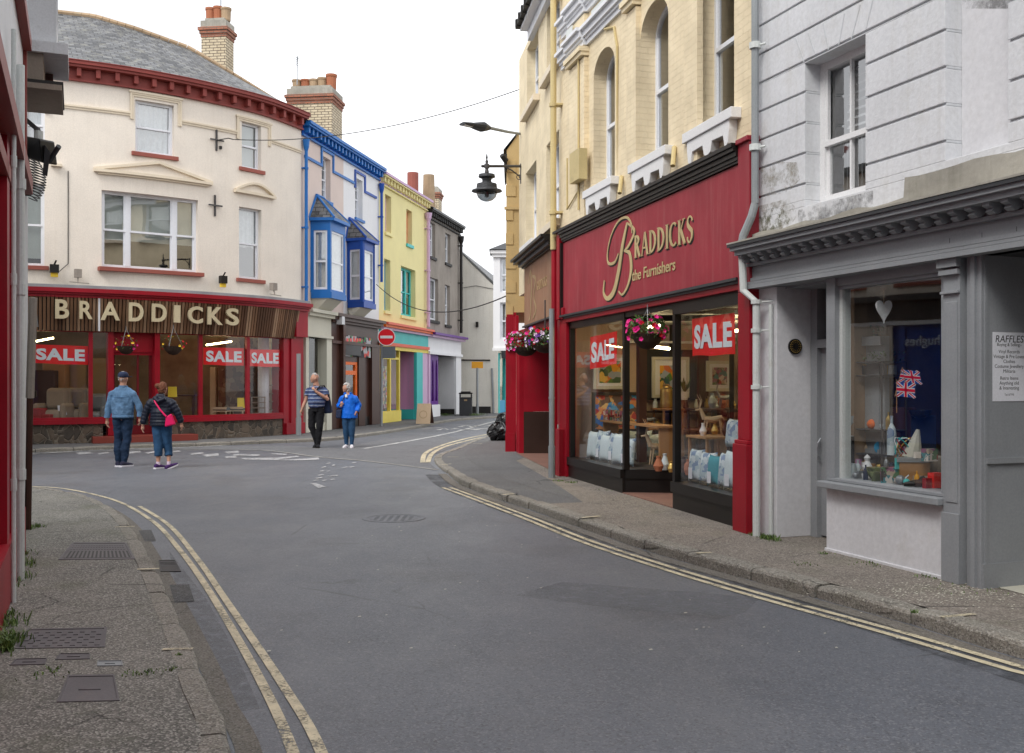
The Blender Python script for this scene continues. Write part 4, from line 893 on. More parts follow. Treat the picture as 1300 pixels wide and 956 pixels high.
def bay(root, F, x0, x1, x2, yb, ye, ya, mat, cur):
    """canted bay: x0 wall corner column, x1/x2 front corners; yb bottom, ye eaves (at x1), ya apex"""
    pr = .62; u0 = F.U(x0); u1 = F.U(x1, pr); u2 = F.U(x2, pr); u3 = u2+(u1-u0); zb = F.Z(x1, yb, pr); ze = F.Z(x1, ye, pr); za = F.Z(x1-8, ya, .05)
    pl = [(u0, 0), (u1, pr), (u2, pr), (u3, 0)]; pts = [F.P(u, 0, d) for u, d in pl]
    m = MB(mat); m.mesh([F.P(u, zb-.10, d*1.03+.02) for u, d in pl]+[F.P(u, zb+.08, d*1.03+.02) for u, d in pl], [(0, 1, 2, 3), (7, 6, 5, 4), (0, 1, 5, 4), (1, 2, 6, 5), (2, 3, 7, 6), (3, 0, 4, 7)])
    by = m.build('bay', root); fr = MB(mat); f2 = MB('upvc'); gl = MB('pane'); cu = MB('net')
    for a, b in zip(pts, pts[1:]):
        W = Face([(a.x, a.y), (b.x, b.y)], -1); w_ = (b-a).length; z0 = zb+.08; z1 = ze-.28
        fr.fbox(W, 0, w_, z1, ze, -.1, 0)
        e = .10
        fr.fbox(W, 0, e, z0, z1, -.1, .0); fr.fbox(W, w_-e, w_, z0, z1, -.1, .0); fr.fbox(W, e, w_-e, z0, z0+.08, -.1, .0)
        zm = (z0+z1)/2
        for q in ((e, e+.06, z0+.08, z1), (w_-e-.06, w_-e, z0+.08, z1), (e+.06, w_-e-.06, z1-.06, z1), (e+.06, w_-e-.06, z0+.08, z0+.15), (e+.06, w_-e-.06, zm-.03, zm+.03)): f2.fbox(W, *q, -.07, -.03)
        gl.poly([W.P(e, z0+.1, -.05), W.P(w_-e, z0+.1, -.05), W.P(w_-e, z1, -.05), W.P(e, z1, -.05)])
        zt = z1 if cur > .9 else z0+(z1-z0)*cur; n = 14
        for i in range(n): s0, s1 = i/n, (i+1)/n; cu.poly([W.P(e+(w_-2*e)*s, z, -.12-.02*math.sin(s*40)) for s, z in ((s0, z0+.1), (s1, z0+.1), (s1, zt), (s0, zt))])
    fr.build('bay_frame', by); f2.build('sash', by); gl.build('pane', by); cu.build('curtain', by)
    ev = MB(mat); q0 = [F.P(u, ze, d+.02) for u, d in pl]; 
    P2 = [(u0-.12, 0), (u1-.05, pr+.14), (u2+.05, pr+.14), (u3+.12, 0)]
    ev.mesh([F.P(u, ze, d) for u, d in P2]+[F.P(u, ze+.09, d) for u, d in P2], [(0, 1, 2, 3), (7, 6, 5, 4), (0, 1, 5, 4), (1, 2, 6, 5), (2, 3, 7, 6), (3, 0, 4, 7)])
    um = (u1+u2)/2; A1 = (um-.28, .04); A2 = (um+.28, .04)
    ap = [F.P(A1[0], za, .04), F.P(A2[0], za, .04)]; E = [F.P(u, ze+.092, d) for u, d in P2]
    for s, e in ((E[0], ap[0]), (E[1], ap[0]), (E[2], ap[1]), (E[3], ap[1])): ev.tube([s, e], .035, 6)
    ev.tube(ap, .05, 6); ev.build('bay_eaves', by)
    rr = MB('slate'); rr.poly([E[0], E[1], ap[0]]); rr.poly([E[1], E[2], ap[1], ap[0]]); rr.poly([E[2], E[3], ap[1]]); rr.build('bay_roof', by)
    sk = MB('pale_shop'); Q = [(u0+.08, 0), (u1+.02, pr*.85), (u2-.02, pr*.85), (u3-.08, 0)]; P0 = [F.P(u, zb-.1, d) for u, d in Q]; P1 = [F.P(um+(u-um)*.9, zb-.42, d*.35) for u, d in Q]
    sk.mesh(P0+P1, [(0, 1, 5, 4), (1, 2, 6, 5), (2, 3, 7, 6), (4, 5, 6, 7)]); sk.build('bay_underside', by)
bay(bh, ROW, 394, 419.5, 438.5, 374, 280, 252, 'blue', 1.0); bay(bh, ROW, 440.5, 460.5, 476, 386, 305, 281, 'deep_blue', 1.0)
# shopfronts under it
SH = 3.78; ua = ROW.U(384.5); ub = ROW.U(417.5)
s1 = MB('pale_shop'); s1.fbox(ROW, ua, ub, SH-.1, SH, .001, .32); s1.fbox(ROW, ua, ub, SH-.2, SH-.1, .001, .22); s1.fbox(ROW, ua, ub, SH-.75, SH-.2, .001, .08); s1.fbox(ROW, ua, ub, SH-.83, SH-.75, .001, .16)
s1.fbox(ROW, ua, ua+.22, .1, SH-.83, -.2, .10); s1.fbox(ROW, ROW.U(411), ub, .1, SH-.83, -.2, .10); s1.fbox(ROW, ua, ub, .1, .35, -.2, .04); s1.build('shopfront', bh)['label'] = 'cream painted shopfront'
s2 = MB('turquoise'); s2.mat('charcoal'); s2.fbox(ROW, ua+.22, ROW.U(411), .35, .80, -.15, .0); s2.build('stall_riser', bh)
s3 = MB('shop_pane'); x0, x1 = ua+.22, ROW.U(411); s3.poly([ROW.P(x0, .8, -.1), ROW.P(x1, .8, -.1), ROW.P(x1, SH-.83, -.1), ROW.P(x0, SH-.83, -.1)]); s3.build('shop_pane', bh)
s4 = MB('blind'); n = 16
for i in range(n): a = x0+(x1-x0)*i/n; b = x0+(x1-x0)*(i+.85)/n; s4.poly([ROW.P(a, .8, -.3), ROW.P(b, .8, -.36), ROW.P(b, SH-.9, -.36), ROW.P(a, SH-.9, -.3)])
s4.build('blind', bh)
uc = ub; ud = ROW.U(479)
b1 = MB('brownwood'); b1.fbox(ROW, uc, ud, SH-.1, SH, .001, .34); b1.fbox(ROW, uc, ud, SH-.2, SH-.1, .001, .24); b1.fbox(ROW, uc, ud, SH-.28, SH-.2, .001, .14)
b1.fbox(ROW, uc, ud, SH-.86, SH-.28, -.05, .02); b1.fbox(ROW, uc, ud, SH-.95, SH-.86, -.05, .12)
for xa, xb in ((418.5, 431), (455, 463), (469, 479)): b1.fbox(ROW, ROW.U(xa), ROW.U(xb), .1, SH-.95, -.3, .02 if xa < 460 else .1)
b1.fbox(ROW, ROW.U(463), ROW.U(469), .1, SH-.95, -.3, -.02); b1.fbox(ROW, ROW.U(431), ROW.U(455), ROW.Z(440, 459), SH-.95, -.25, -.02); b1.fbox(ROW, ROW.U(431)-.06, ROW.U(431)+.14, .1, SH-.2, .02, .16); b1.build('shopfront', bh)['label'] = 'dark brown timber shopfront'
bp = MB('posters'); bp.fbox(ROW, ROW.U(433), ROW.U(470), ROW.Z(450, 453), ROW.Z(450, 427), .021, .05); bp.mat('charcoal'); bp.fbox(ROW, ROW.U(432), ROW.U(455), ROW.Z(443, 451), ROW.Z(443, 434), .051, .10)
pz = bp.build('poster_board', bh)
tx = MB('banner_red'); text(tx, 'STRAW', .30, ROW, ROW.U(437), ROW.Z(440, 434), .06, .01, .01) if False else None
rd_ = MB('banner_red')
for i, x in enumerate((438, 442, 446.5, 450.5, 454)): rd_.fbox(ROW, ROW.U(x), ROW.U(x+2.4), ROW.Z(x, 433.5), ROW.Z(x, 429.5), .052, .06)
rd_.build('red_lettering', pz)
od = MB('orange'); u0, u1 = ROW.U(431.5), ROW.U(454.5); zt = ROW.Z(440, 459); z_ = ROW.Z(440, 473)
for q in ((u0, u0+.16, .4, zt), (u1-.16, u1, .4, zt), (u0+.16, u1-.16, zt-.1, zt), (u0+.16, u1-.16, z_-.07, z_+.07), (u0+.16, u1-.16, .4, .6)): od.fbox(ROW, *q, -.12, -.03)
dd = od.build('door', bh); dd['label'] = 'orange door'
og = MB('shop_pane'); og.poly([ROW.P(u0, .5, -.08), ROW.P(u1, .5, -.08), ROW.P(u1, zt, -.08), ROW.P(u0, zt, -.08)]); og.build('door_pane', dd)
oi = MB('posters'); oi.fbox(ROW, u0+.2, u1-.9, z_+.1, zt-.15, -.2, -.16); oi.fbox(ROW, u0+.25, u0+.9, 1.2, 2.0, -.2, -.16); oi.mat('dark'); oi.fbox(ROW, uc, ud, .1, 3.2, -2.4, -2.3); oi.fbox(ROW, .3, uc, .1, 3.2, -1.6, -1.5); oi.fbox(ROW, .3, ud, 3.2, 3.3, -3, -.25); oi.build('shop_interior', bh)
bt2 = MB('black'); bt2.fbox(ROW, u0, ud, .095, .4, -.12, .0); bt2.build('plinth', bh)
al = MB('old_white'); al.fbox(ROW, ROW.U(421.5), ROW.U(425), ROW.Z(423, 412), ROW.Z(423, 402), .15, .34); al.build('alarm_box', bh)
# the big chimney stack behind it
a, b = chim_pts(363.5, 421.5, 33.2)
ch2 = chimney(bh, a, b, 1.15, 8.6, EYE+(HY-106)/FPX*33.2, [(.08, .38, .15, 'terracotta_pale'), (.28, .38, .15, 'terracotta'), (.47, .38, .15, 'terracotta_pale'), (.66, .42, .15, 'terracotta_pale'), (.87, .52, .17, 'terracotta')])
ae = MB('steel'); p = Vector((-7.05, 33.6, 11.35)); ae.tube([p, p+Vector((0, 0, .95))], .018, 6)
for i in range(5): ae.tube([p+Vector((-.1+.01*i, -.25, .62+.06*i)), p+Vector((.12-.01*i, .2, .66+.06*i))], .008, 4)
ae.tube([p+Vector((-.0, -.02, .58)), p+Vector((.03, 0, .92))], .012, 5); ae.build('television_aerial', bh)
# ---- yellow house
def yhouse():
    U0, U1 = ROW.U(481)+.005, ROW.U(541.5); EZ = 9.0
    h = thing('terraced_house', 'bright yellow terraced house with rainbow painted shopfront', 'house', ROW.P((U0+U1)/2, .1, 0))
    hs = openings(ROW, [(489, 496.6, 246, 294), (516, 523.2, 265, 309), (487.8, 495.6, 328, 394), (509, 527.5, 337, 400)])
    w = MB('yellowwall'); wallgrid(w, ROW, U0, U1, 3.75, EZ, hs); shell(w, ROW, U0, U1, .1, EZ, 5.5); w.build('wall', h)
    for r, f, c, b in zip(hs, ('lilac', 'vermilion', 'skyblue', 'turquoise'), ('net', 'net', 'net', 'net'), ((), (), (), ())):
        window(ROW, h, *r, rec=.2, fm=f, fw=.09, cur=c, cov=.6, mull=(.62,) if f == 'turquoise' else (), sill=('yellowwall' if f != 'vermilion' else 'turquoise', .06, .12))
    cornice(h, ROW, U0, U1, EZ+.1, 'yellowwall', 'lilac', .34, .34, 'lilac'); rowroof(h, ROW, U0, U1, EZ+.18, .25, 2.6, 1.35)
    pipe(ROW, h, U1-.22, 3.9, EZ-.35, .14, .075, 'lilac', hopper=True)
    s = MB('skyblue'); S = 3.78
    for i, m in enumerate(('vermilion', 'orange', 'lilac')): s.mat(m); s.fbox(ROW, U0, U1, S-.09*(i+1), S-.09*i-.002, .001, .36-.08*i)
    s.mat('turquoise'); s.fbox(ROW, U0, U1, S-.72, S-.27, .001, .07); s.mat('vermilion'); s.fbox(ROW, U0, U1, S-.84, S-.722, .001, .14); s.mat('yellow'); s.fbox(ROW, U0, U1, S-.98, S-.842, -.1, .08)
    s.mat('turquoise'); xa = ROW.U(525.5); s.fbox(ROW, xa, xa+.85, .1, S-.98, -.3, .12); s.mat('lilac'); s.fbox(ROW, xa+.86, U1, .1, S-.27, -.3, .05)
    s.mat('yellow'); s.fbox(ROW, U0, U0+.2, .1, S-.98, -.2, .06); s.build('shopfront', h)
    xw = ROW.U(508.5); f = MB('yellow')
    f.fbox(ROW, U0+.2, xw, .1, .52, -.2, .03)
    for a in (U0+.2, U0+.2+(xw-U0-.2)*.5-.05, xw-.12): f.fbox(ROW, a, a+.12, .52, S-.98, -.14, -.02)
    f.fbox(ROW, U0+.2, xw, ROW.Z(500, 455)-.04, ROW.Z(500, 455)+.04, -.13, -.03); fr = f.build('shop_window', h)
    g = MB('shop_pane'); g.poly([ROW.P(U0+.2, .52, -.08), ROW.P(xw, .52, -.08), ROW.P(xw, S-.98, -.08), ROW.P(U0+.2, S-.98, -.08)]); g.build('pane', fr)
    d = MB('toys'); d.fbox(ROW, U0+.3, xw-.2, .55, 2.2, -.5, -.35); d.build('window_display', h)
    # recessed door lobby with pink side wall facing the camera
    k = MB('pink'); k.hexa([ROW.P(xa-.0, .5, -.001), ROW.P(xa+.12, .5, -.001), ROW.P(xa+.12, .5, -1.6), ROW.P(xa, .5, -1.6), ROW.P(xa, S-.98, -.001), ROW.P(xa+.12, S-.98, -.001), ROW.P(xa+.12, S-.98, -1.6), ROW.P(xa, S-.98, -1.6)])
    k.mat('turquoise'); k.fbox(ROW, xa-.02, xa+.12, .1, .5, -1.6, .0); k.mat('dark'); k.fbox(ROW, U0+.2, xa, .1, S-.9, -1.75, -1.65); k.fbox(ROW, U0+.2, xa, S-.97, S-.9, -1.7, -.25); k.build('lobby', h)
    return h
yhouse()
# ---- grey house
def ghouse():
    U0, U1 = ROW.U(541.5)+.005, ROW.U(583.5); EZ = 8.75
    h = thing('terraced_house', 'weathered grey rendered house with purple arched shop window', 'house', ROW.P((U0+U1)/2, .1, 0))
    hs = openings(ROW, [(545.8, 552.6, 281, 325), (565.3, 571.8, 295, 333), (540.8+1, 556.3, 350, 405), (565, 571.3, 361, 412)])
    w = MB('greywall'); wallgrid(w, ROW, U0, U1, 3.75, EZ, hs); shell(w, ROW, U0, U1, .1, EZ, 5.5); w.build('wall', h)
    for i, r in enumerate(hs): window(ROW, h, *r, rec=.14, fm='old_white', fw=.09, cur='net', mull=(.5,) if i == 2 else (), sill=('dark', .08, .12))
    cornice(h, ROW, U0, U1, EZ+.1, 'dark', 'greywall', .3, .34, 'black'); rowroof(h, ROW, U0, U1, EZ+.18, .3, 2.6, 1.25)
    pipe(ROW, h, U1-.25, 3.9, EZ-.3, .14, .07, 'black', hopper=True)
    S = 3.7; s = MB('violet'); s.fbox(ROW, U0, U1+.1, S-.1, S, .001, .4); s.mat('lilac'); s.fbox(ROW, U0, U1+.05, S-.2, S-.1, .001, .28); s.mat('whitewall'); s.fbox(ROW, U0, U1, S-.8, S-.2, .001, .08); s.fbox(ROW, U0, U1, S-.92, S-.8, .001, .16)
    xw = ROW.U(558); s.fbox(ROW, U0, xw+.05, .1, .62, -.2, .02); s.fbox(ROW, ROW.U(577), U1, .1, S-.92, -.3, .08); s.mat('lilac'); s.fbox(ROW, U0, U0+.25, .62, S-.92, -.2, .1); s.build('shopfront', h)
    f = MB('violet'); n = 3; x0 = U0+.27; wd = (xw-x0)/n
    for i in range(n):
        a = x0+i*wd; hole = [(a+.14, .78)]+[(a+wd-.14, .78)]+[(a+wd/2+(wd/2-.14)*math.cos(t)**1, S-1.75+.62*math.sin(t)) for t in [k*math.pi/10 for k in range(11)]]
        f.prism(ROW, [[(a, .62), (a+wd, .62), (a+wd, S-.92), (a, S-.92)], hole], -.16, -.06)
    fr = f.build('arched_window', h); g = MB('shop_pane'); g.poly([ROW.P(x0, .7, -.1), ROW.P(xw, .7, -.1), ROW.P(xw, S-1, -.1), ROW.P(x0, S-1, -.1)]); g.build('pane', fr)
    q = MB('net'); q.fbox(ROW, x0+.1, xw-.1, 1.1, 2.6, -.42, -.4); q.build('window_display', h)
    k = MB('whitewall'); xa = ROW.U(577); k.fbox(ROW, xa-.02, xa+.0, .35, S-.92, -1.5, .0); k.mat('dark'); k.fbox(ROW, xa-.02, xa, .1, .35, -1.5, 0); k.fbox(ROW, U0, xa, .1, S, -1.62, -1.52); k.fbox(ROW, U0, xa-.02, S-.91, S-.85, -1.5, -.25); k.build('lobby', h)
    a, b = chim_pts(547.5, 557, 49.5); chimney(h, a, b, .8, 8.7, 11.1, [], body='chimney_brick')
    p = MB('terracotta_pale'); p.tube([(-3.9, 48, 9.7), (-3.9, 48, 11.3)], [.3, .26], 12); p.build('chimney_pot', h); p = MB('brown_sill'); p.tube([(-4.55, 47, 9.9), (-4.55, 47, 11.2)], .26, 12); p.build('chimney_flue', h)
    return h
ghouse()
# ---- cream gabled building closing the terrace
def gable():
    h = thing('gabled_building', 'plain cream building whose bare gable wall closes the street', 'building', (-1.7, 49.3, .1))
    A = (-2.62, 49.6); B = (-.68, 49.3); F1 = Face([A, B], -1); L = (Vector(B)-Vector(A)).length; w = MB('rough_cream')
    zl = EYE+(HY-318)/FPX*49.6; zr = EYE+(HY-368)/FPX*49.3
    w.prism(F1, [[(-3, .1), (L, .1), (L, zr), (0, zl), (-3, zl+1.2)]], -.3, 0)
    F2 = Face([B, (.9, 61)], -1); w.fbox(F2, 0, 11.8, 3.6, zr, -.3, -.001); w.build('wall', h)
    r = MB('slate'); r.poly([F1.P(-3, zl+1.35, .1), F1.P(0, zl+.12, .1), F1.P(L+.15, zr+.05, .1), Vector((1.3, 61, zr+.05)), Vector((-5.6, 61, zl+1.3))]); r.mat('dark'); r.fbox(F2, .05, 11.8, zr-.05, zr+.06, .0, .16); r.build('roof', h)
    p = MB('black'); z = EYE+(HY-457)/FPX*49.5; p.tube([F1.P(0, z+1.2, .06), F1.P(.1, z, .06), F1.P(1.6, z-.02, .06)], .035, 6); p.tube([F1.P(-.1, 6.1, .03), F1.P(.9, 6.25, .03), F1.P(1.9, 6.05, .03)], .012, 5); p.fbox(F1, .9, 1.02, 4.25, 4.5, .01, .15); p.build('wall_pipe', h)
    b = MB('dark'); b.fbox(F1, 0, L-.35, .09, .42, .0, .02); b.build('plinth', h)
    s = MB('skyblue'); s.mat('turquoise'); 
    for i in range(5): s.fbox(F2, .1+i*2.2, .35+i*2.2, .1, 3.0, -.1, .05)
    s.mat('pale_shop'); s.fbox(F2, .05, 11.7, 3.0, 3.6, -.2, .12); s.mat('skyblue'); s.fbox(F2, .35, 11.7, .1, .7, -.1, .02); s.mat('charcoal'); s.fbox(F2, .3, 2.6, 2.75, 3.4, .13, .6); s.build('shopfront', h)
    g = MB('shop_pane'); g.poly([F2.P(.3, .7, -.04), F2.P(11.7, .7, -.04), F2.P(11.7, 3, -.04), F2.P(.3, 3, -.04)]); g.build('shop_pane', h)
    d = MB('room'); d.fbox(F2, .3, 11.7, .1, 3.4, -2, -1.9); d.build('shop_interior', h)
    v = MB('brownwood'); v.mat('galv'); v.tube([F1.P(L-.28, z-.4, .06), F1.P(L-.2, .1, .06)], .05, 6); v.build('corner_post', h)
gable()
def distant():
    h = thing('white_building', 'white bay of a building jutting out beyond the tan quoined corner', 'building', (1, 37, .1)); w = MB('whitewall')
    F = Face([(-.66, 36), (1.5, 36)], -1)
    zt = EYE+(HY-318)/FPX*36; hs = [(.24, .52, 3.1, 4.4), (.24, .52, 4.75, 6.0)]
    wallgrid(w, F, 0, 2.1, 2.75, zt, hs, -.25, 0); shell(w, F, 0, 2.1, 2.75, zt, 1.6); w.mat('pale_shop'); w.fbox(F, .7, 2.1, .1, 2.75, -1.6, -.05); w.build('wall', h)
    for r in hs: window(F, h, *r, fm='upvc', cur='net')
    r = MB('charcoal'); r.mesh([F.P(-.14, zt+.02, .2), F.P(2.2, zt+.02, .2), F.P(2.2, zt+.02, -1.7), F.P(-.14, zt+.02, -1.7), F.P(.4, zt+.3, -.3), F.P(2.1, zt+.3, -.3), F.P(2.1, zt+.3, -1.5), F.P(.4, zt+.3, -1.5)], [(0, 1, 2, 3), (4, 5, 6, 7), (0, 1, 5, 4), (1, 2, 6, 5), (2, 3, 7, 6), (3, 0, 4, 7)]); r.build('roof', h)
    c = MB('white'); c.fbox(F, -.1, 2.1, zt-.12, zt, .0, .14); c.fbox(F, -.05, 2.1, zt-.24, zt-.12, 0, .08); c.fbox(F, -.03, 2.1, 2.7, 2.8, 0, .06); c.build('cornice', h)
distant()
# a last stretch of low shops so the street closes
lh = thing('shop_row', 'pale shopfronts at the far bend of the street', 'building', (6, 66, .1)); l = MB('pale_shop'); l.box(-6, 12, 66, 68, .1, 5); l.build('wall', lh); l = MB('slate'); l.box(-6.2, 12.2, 65.8, 68.2, 5.001, 5.2); l.build('roof', lh)
# ================================================================== right side of the street
K0 = (6.03, 0.0); K1 = (2.43, 10.19); K2 = (.826, 16.53); K3 = (.09, 21.9)
Kn = (2.8-.3538*(-2-9.14), -2.0)
SG = Face([K1, Kn], -1)           # grey shop: u=0 at its far end
SB_ = Face([K2, K1], -1)          # yellow brick furnishing shop
SF = Face([K3, K2], -1)           # plain yellow building beyond
LG = SG.L[-1]; LB = SB_.L[-1]; LF = SF.L[-1]
# ------------------------------------------------ white building with grey shopfront
wb = thing('shop_building', 'white rendered building with grooved blocks over a grey shopfront', 'building', SG.P(3, .1, 0))
FZ = 2.52                          # underside of the fascia
wr = px_rect(SG, 1021.5, 1098.5, 80.5, 262); nr = (SG.U(1199.5), SG.U(1279.5), 3.28, 7.4)
levels = [3.43+.2817*i for i in range(0, 16)]; levels = [z for z in levels]
W = MB('render_white'); gd = .018
zprev = 2.9; 
def band(z0, z1, d): 
    hs = [(wr[0], wr[1], wr[2], wr[3]), nr, (SG.U(1340), SG.U(1480), 3.28, 7.4)]
    wallgrid(W, SG, -.02, LG, z0, z1, hs, -.28, d)
for z in levels:
    band(zprev, z-.011, 0); 
    W.mat('stained'); band(z-.011, z+.011, -gd); W.mat('render_white'); zprev = z+.011
band(zprev, 9.5, 0); shell(W, SG, 0, LG, .1, 9.5, 6)
W.mat('plaster'); W.fbox(SG, nr[0], nr[1], nr[2], nr[3], -.3, -.16); W.fbox(SG, SG.U(1340), SG.U(1480), 3.28, 7.4, -.3, -.16)
wall = W.build('wall', wb, bevel=.008)
# voussoir grooves of the flat arch: dark recess lines standing a hair proud
vz = MB('stained'); zt = wr[3]
for x0, y0, x1, y1 in ((1010, 48, 1021, 79), (1026, 42, 1035, 69), (1045, 30, 1052, 63), (1072, 17, 1065, 57), (1092, 6, 1081, 49), (1108, 0, 1099, 38)):
    a = SG.at(x0, y0); b = SG.at(x1, y1); slantbox(vz, SG, [a, b], .014, .0005, .003)
vz.build('arch_joints', wb)
# sash window with a vertical blind
window(SG, wb, *wr, rec=.17, fm='white', fw=.07, rail=(SG.Z(1098, 156)-wr[2])/(wr[3]-wr[2]), bars=(.5,), cur=None)
wc = [o for o in wb.children if o.name.startswith('window')][0]
vb = MB('old_white'); Wc = chord(SG, wr[0], wr[1]); n = 13
for i in range(n): a = .09+(Wc.w-.18)*i/n; vb.poly([Wc.P(a, wr[2]+.1, -.36), Wc.P(a+.034, wr[2]+.1, -.34), Wc.P(a+.034, wr[2]+.62, -.34), Wc.P(a, wr[2]+.62, -.36)])
for i in range(9): z = wr[2]+.72+i*.075; vb.poly([Wc.P(.08, z, -.40), Wc.P(Wc.w-.08, z, -.40), Wc.P(Wc.w-.08, z+.03, -.42), Wc.P(.08, z+.03, -.42)])
vb.build('blind', wc)
# crumbling ledge over the shop cornice
lg = MB('ledge'); rnd = random.Random(11); u = -.02; top = []
n = 70
zt_ = lambda u: (3.055 if u < SG.U(1157) else 3.20)+.012*math.sin(u*9)+rnd.uniform(-.008, .008)
uj_ = SG.U(1157); pts = sorted([(-.02+i*(LG+.02)/n) for i in range(n+1)]+[uj_-.001, uj_+.012])
loop = [(p, zt_(p)) for p in pts]; lg.prism(SG, [[(-.02, 2.80), (LG, 2.80)]+loop[::-1]], -.05, .075); 
lg.fbox(SG, -.02, LG, 2.972, 3.0, .05, .20); lg.build('ledge', wb)
# cornice, brackets, fascia
cg = MB('shop_grey'); x = -.05
cg.mat('ledge'); CZ = .07; cg.fbox(SG, x, LG, 2.885+CZ, 2.90+CZ, .0, .31); cg.mat('charcoal'); cg.fbox(SG, x, LG, 2.855+CZ, 2.884+CZ, .0, .305); cg.mat('shop_grey'); cg.fbox(SG, x+.02, LG, 2.82+CZ, 2.855+CZ, .0, .285); cg.fbox(SG, x+.05, LG, 2.775+CZ, 2.82+CZ, .0, .25)
cg.fbox(SG, 0, LG, 2.70+CZ, 2.775+CZ, .0, .09); cg.fbox(SG, 0, LG, 2.67+CZ, 2.70+CZ, .0, .12); cg.build('shop_cornice', wb)
br = MB('shop_grey'); k = 0; u = .03
while u < LG-.1:
    prof = [(q_*.8+.01, z_+CZ) for q_, z_ in ((.10, 2.775), (.27, 2.775), (.27, 2.752), (.21, 2.735), (.235, 2.715), (.19, 2.695), (.15, 2.702), (.13, 2.72), (.10, 2.70))]
    A = [SG.P(u, z, d) for d, z in prof]; B = [SG.P(u+.062, z, d) for d, z in prof]; m_ = len(prof)
    br.mesh(A+B, [tuple(range(m_)), tuple(range(m_, 2*m_))[::-1]]+[(i, (i+1) % m_, (i+1) % m_+m_, i+m_) for i in range(m_)]); u += .165
br.build('cornice_brackets', wb)
fs = MB('shop_grey'); fs.fbox(SG, 0, LG, 2.60, 2.67+CZ, -.1, .075); 
fz = 2.52
fs.fbox(SG, .0, LG, fz+.11, 2.60, -.1, .07)
for z0, z1, d in ((fz+.075, fz+.105, .095), (fz+.045, fz+.070, .105), (fz, fz+.04, .12)): fs.fbox(SG, -.02, LG, z0, z1, -.1, d)
fs.build('fascia', wb)
fw_ = MB('notice'); 
# white weathering on the fascia is in its paint; joints between boards
fj = MB('charcoal'); 
for x in (1205, 1246, 1290): u = SG.U(x, .08); fj.fbox(SG, u-.002, u+.002, 2.635-.0, 2.669, .0752, .0765)
fj.build('fascia_joint', wb)
# white pier, recess and door
zt = fz
uA = SG.U(986); uB = SG.U(1049)
pr = MB('plaster'); pr.fbox(SG, 0.0, uA, .1, zt, -.5, .0); pr.build('pier', wb, bevel=.006)
dm = MB('shop_grey'); dz = -.42
u1 = SG.U(1049); 
uD0 = uA+.01; uD1 = u1+.25
dm.fbox(SG, uD0, uD0+.10, .1, zt, dz-.06, dz+.04); dm.fbox(SG, uD0+.1, uD1, SG.Z(1040, 438, dz)-.03, SG.Z(1040, 438, dz)+.05, dz-.06, dz+.04); df = dm.build('door_frame', wb)
dd = MB('shop_grey'); zd = SG.Z(1040, 438, dz)-.03; dd.fbox(SG, uD0+.10, uD1, .12, zd, dz-.06, dz-.01); dd.fbox(SG, uD0+.22, uD1-.06, .3, 1.0, dz-.01, dz+.004); dd.fbox(SG, uD0+.22, uD1-.06, 1.15, zd-.12, dz-.01, dz+.004); door = dd.build('door', wb)
hd = MB('steel'); c = SG.P(SG.U(1044, dz), SG.Z(1044, 570, dz), dz+.02); hd.tube([c+Vector((0, 0, .10)), c+Vector((-.03, -.02, .06)), c+Vector((-.045, -.03, 0)), c+Vector((-.03, -.02, -.06)), c+Vector((0, 0, -.10))], .009, 8); hd.build('handle', door)
lv = MB('shop_pane'); lv.poly([SG.P(uD0+.1, zd+.08, dz-.02), SG.P(uD1, zd+.08, dz-.02), SG.P(uD1, zt, dz-.02), SG.P(uD0+.1, zt, dz-.02)]); lv.build('fanlight', wb)
cl = MB('shop_grey'); cl.fbox(SG, uA, uB+.2, zt-.02, zt-.001, -.6, -.1); cl.build('recess_ceiling', wb)
# reveal side wall faces up-street towards the camera: hangs the round plaque
pq = thing('wall_plaque', 'small round black and gold plaque on the white doorway wall', 'plaque', SG.P(uA, 1.9, -.2))
a = SG.P(uA, 1.93, -.22); nrm = SG.t.to_3d() if hasattr(SG.t, 'to_3d') else Vector((SG.t.x, SG.t.y, 0)); nrm = Vector((SG.t.x, SG.t.y, 0))
dpx = (SG.P(uA, 0, -.6)-SG.P(uA, 0, 0)).normalized()
RV = Face([tuple(SG.P(uA, 0, 0)[:2]), tuple(SG.P(uA, 0, -.6)[:2])], -1)   # faces the camera
if RV.n.dot(Vector((-SG.P(uA, 0, 0).x, -SG.P(uA, 0, 0).y))) < 0: RV = Face([tuple(SG.P(uA, 0, 0)[:2]), tuple(SG.P(uA, 0, -.6)[:2])], 1)
cu, cz = RV.at(1008.5, 440)
def disc(mb, F, u, z, r, d0, d1, n=24): mb.prism(F, [[(u+r*math.cos(k*6.2832/n), z+r*math.sin(k*6.2832/n)) for k in range(n)]], d0, d1)
m = MB('black'); disc(m, RV, cu, cz, .075, .002, .02); disc(m, RV, cu, cz, .03, .0205, .026); m.build('disc', pq)
m = MB('brass'); 
for k in range(20): t = k*.31416; disc(m, RV, cu+.058*math.cos(t), cz+.058*math.sin(t), .006, .0205, .024, 6)
for k in range(12): t = k*.5236; disc(m, RV, cu+.04*math.cos(t), cz+.04*math.sin(t), .004, .0205, .024, 6)
m.build('studs', pq)
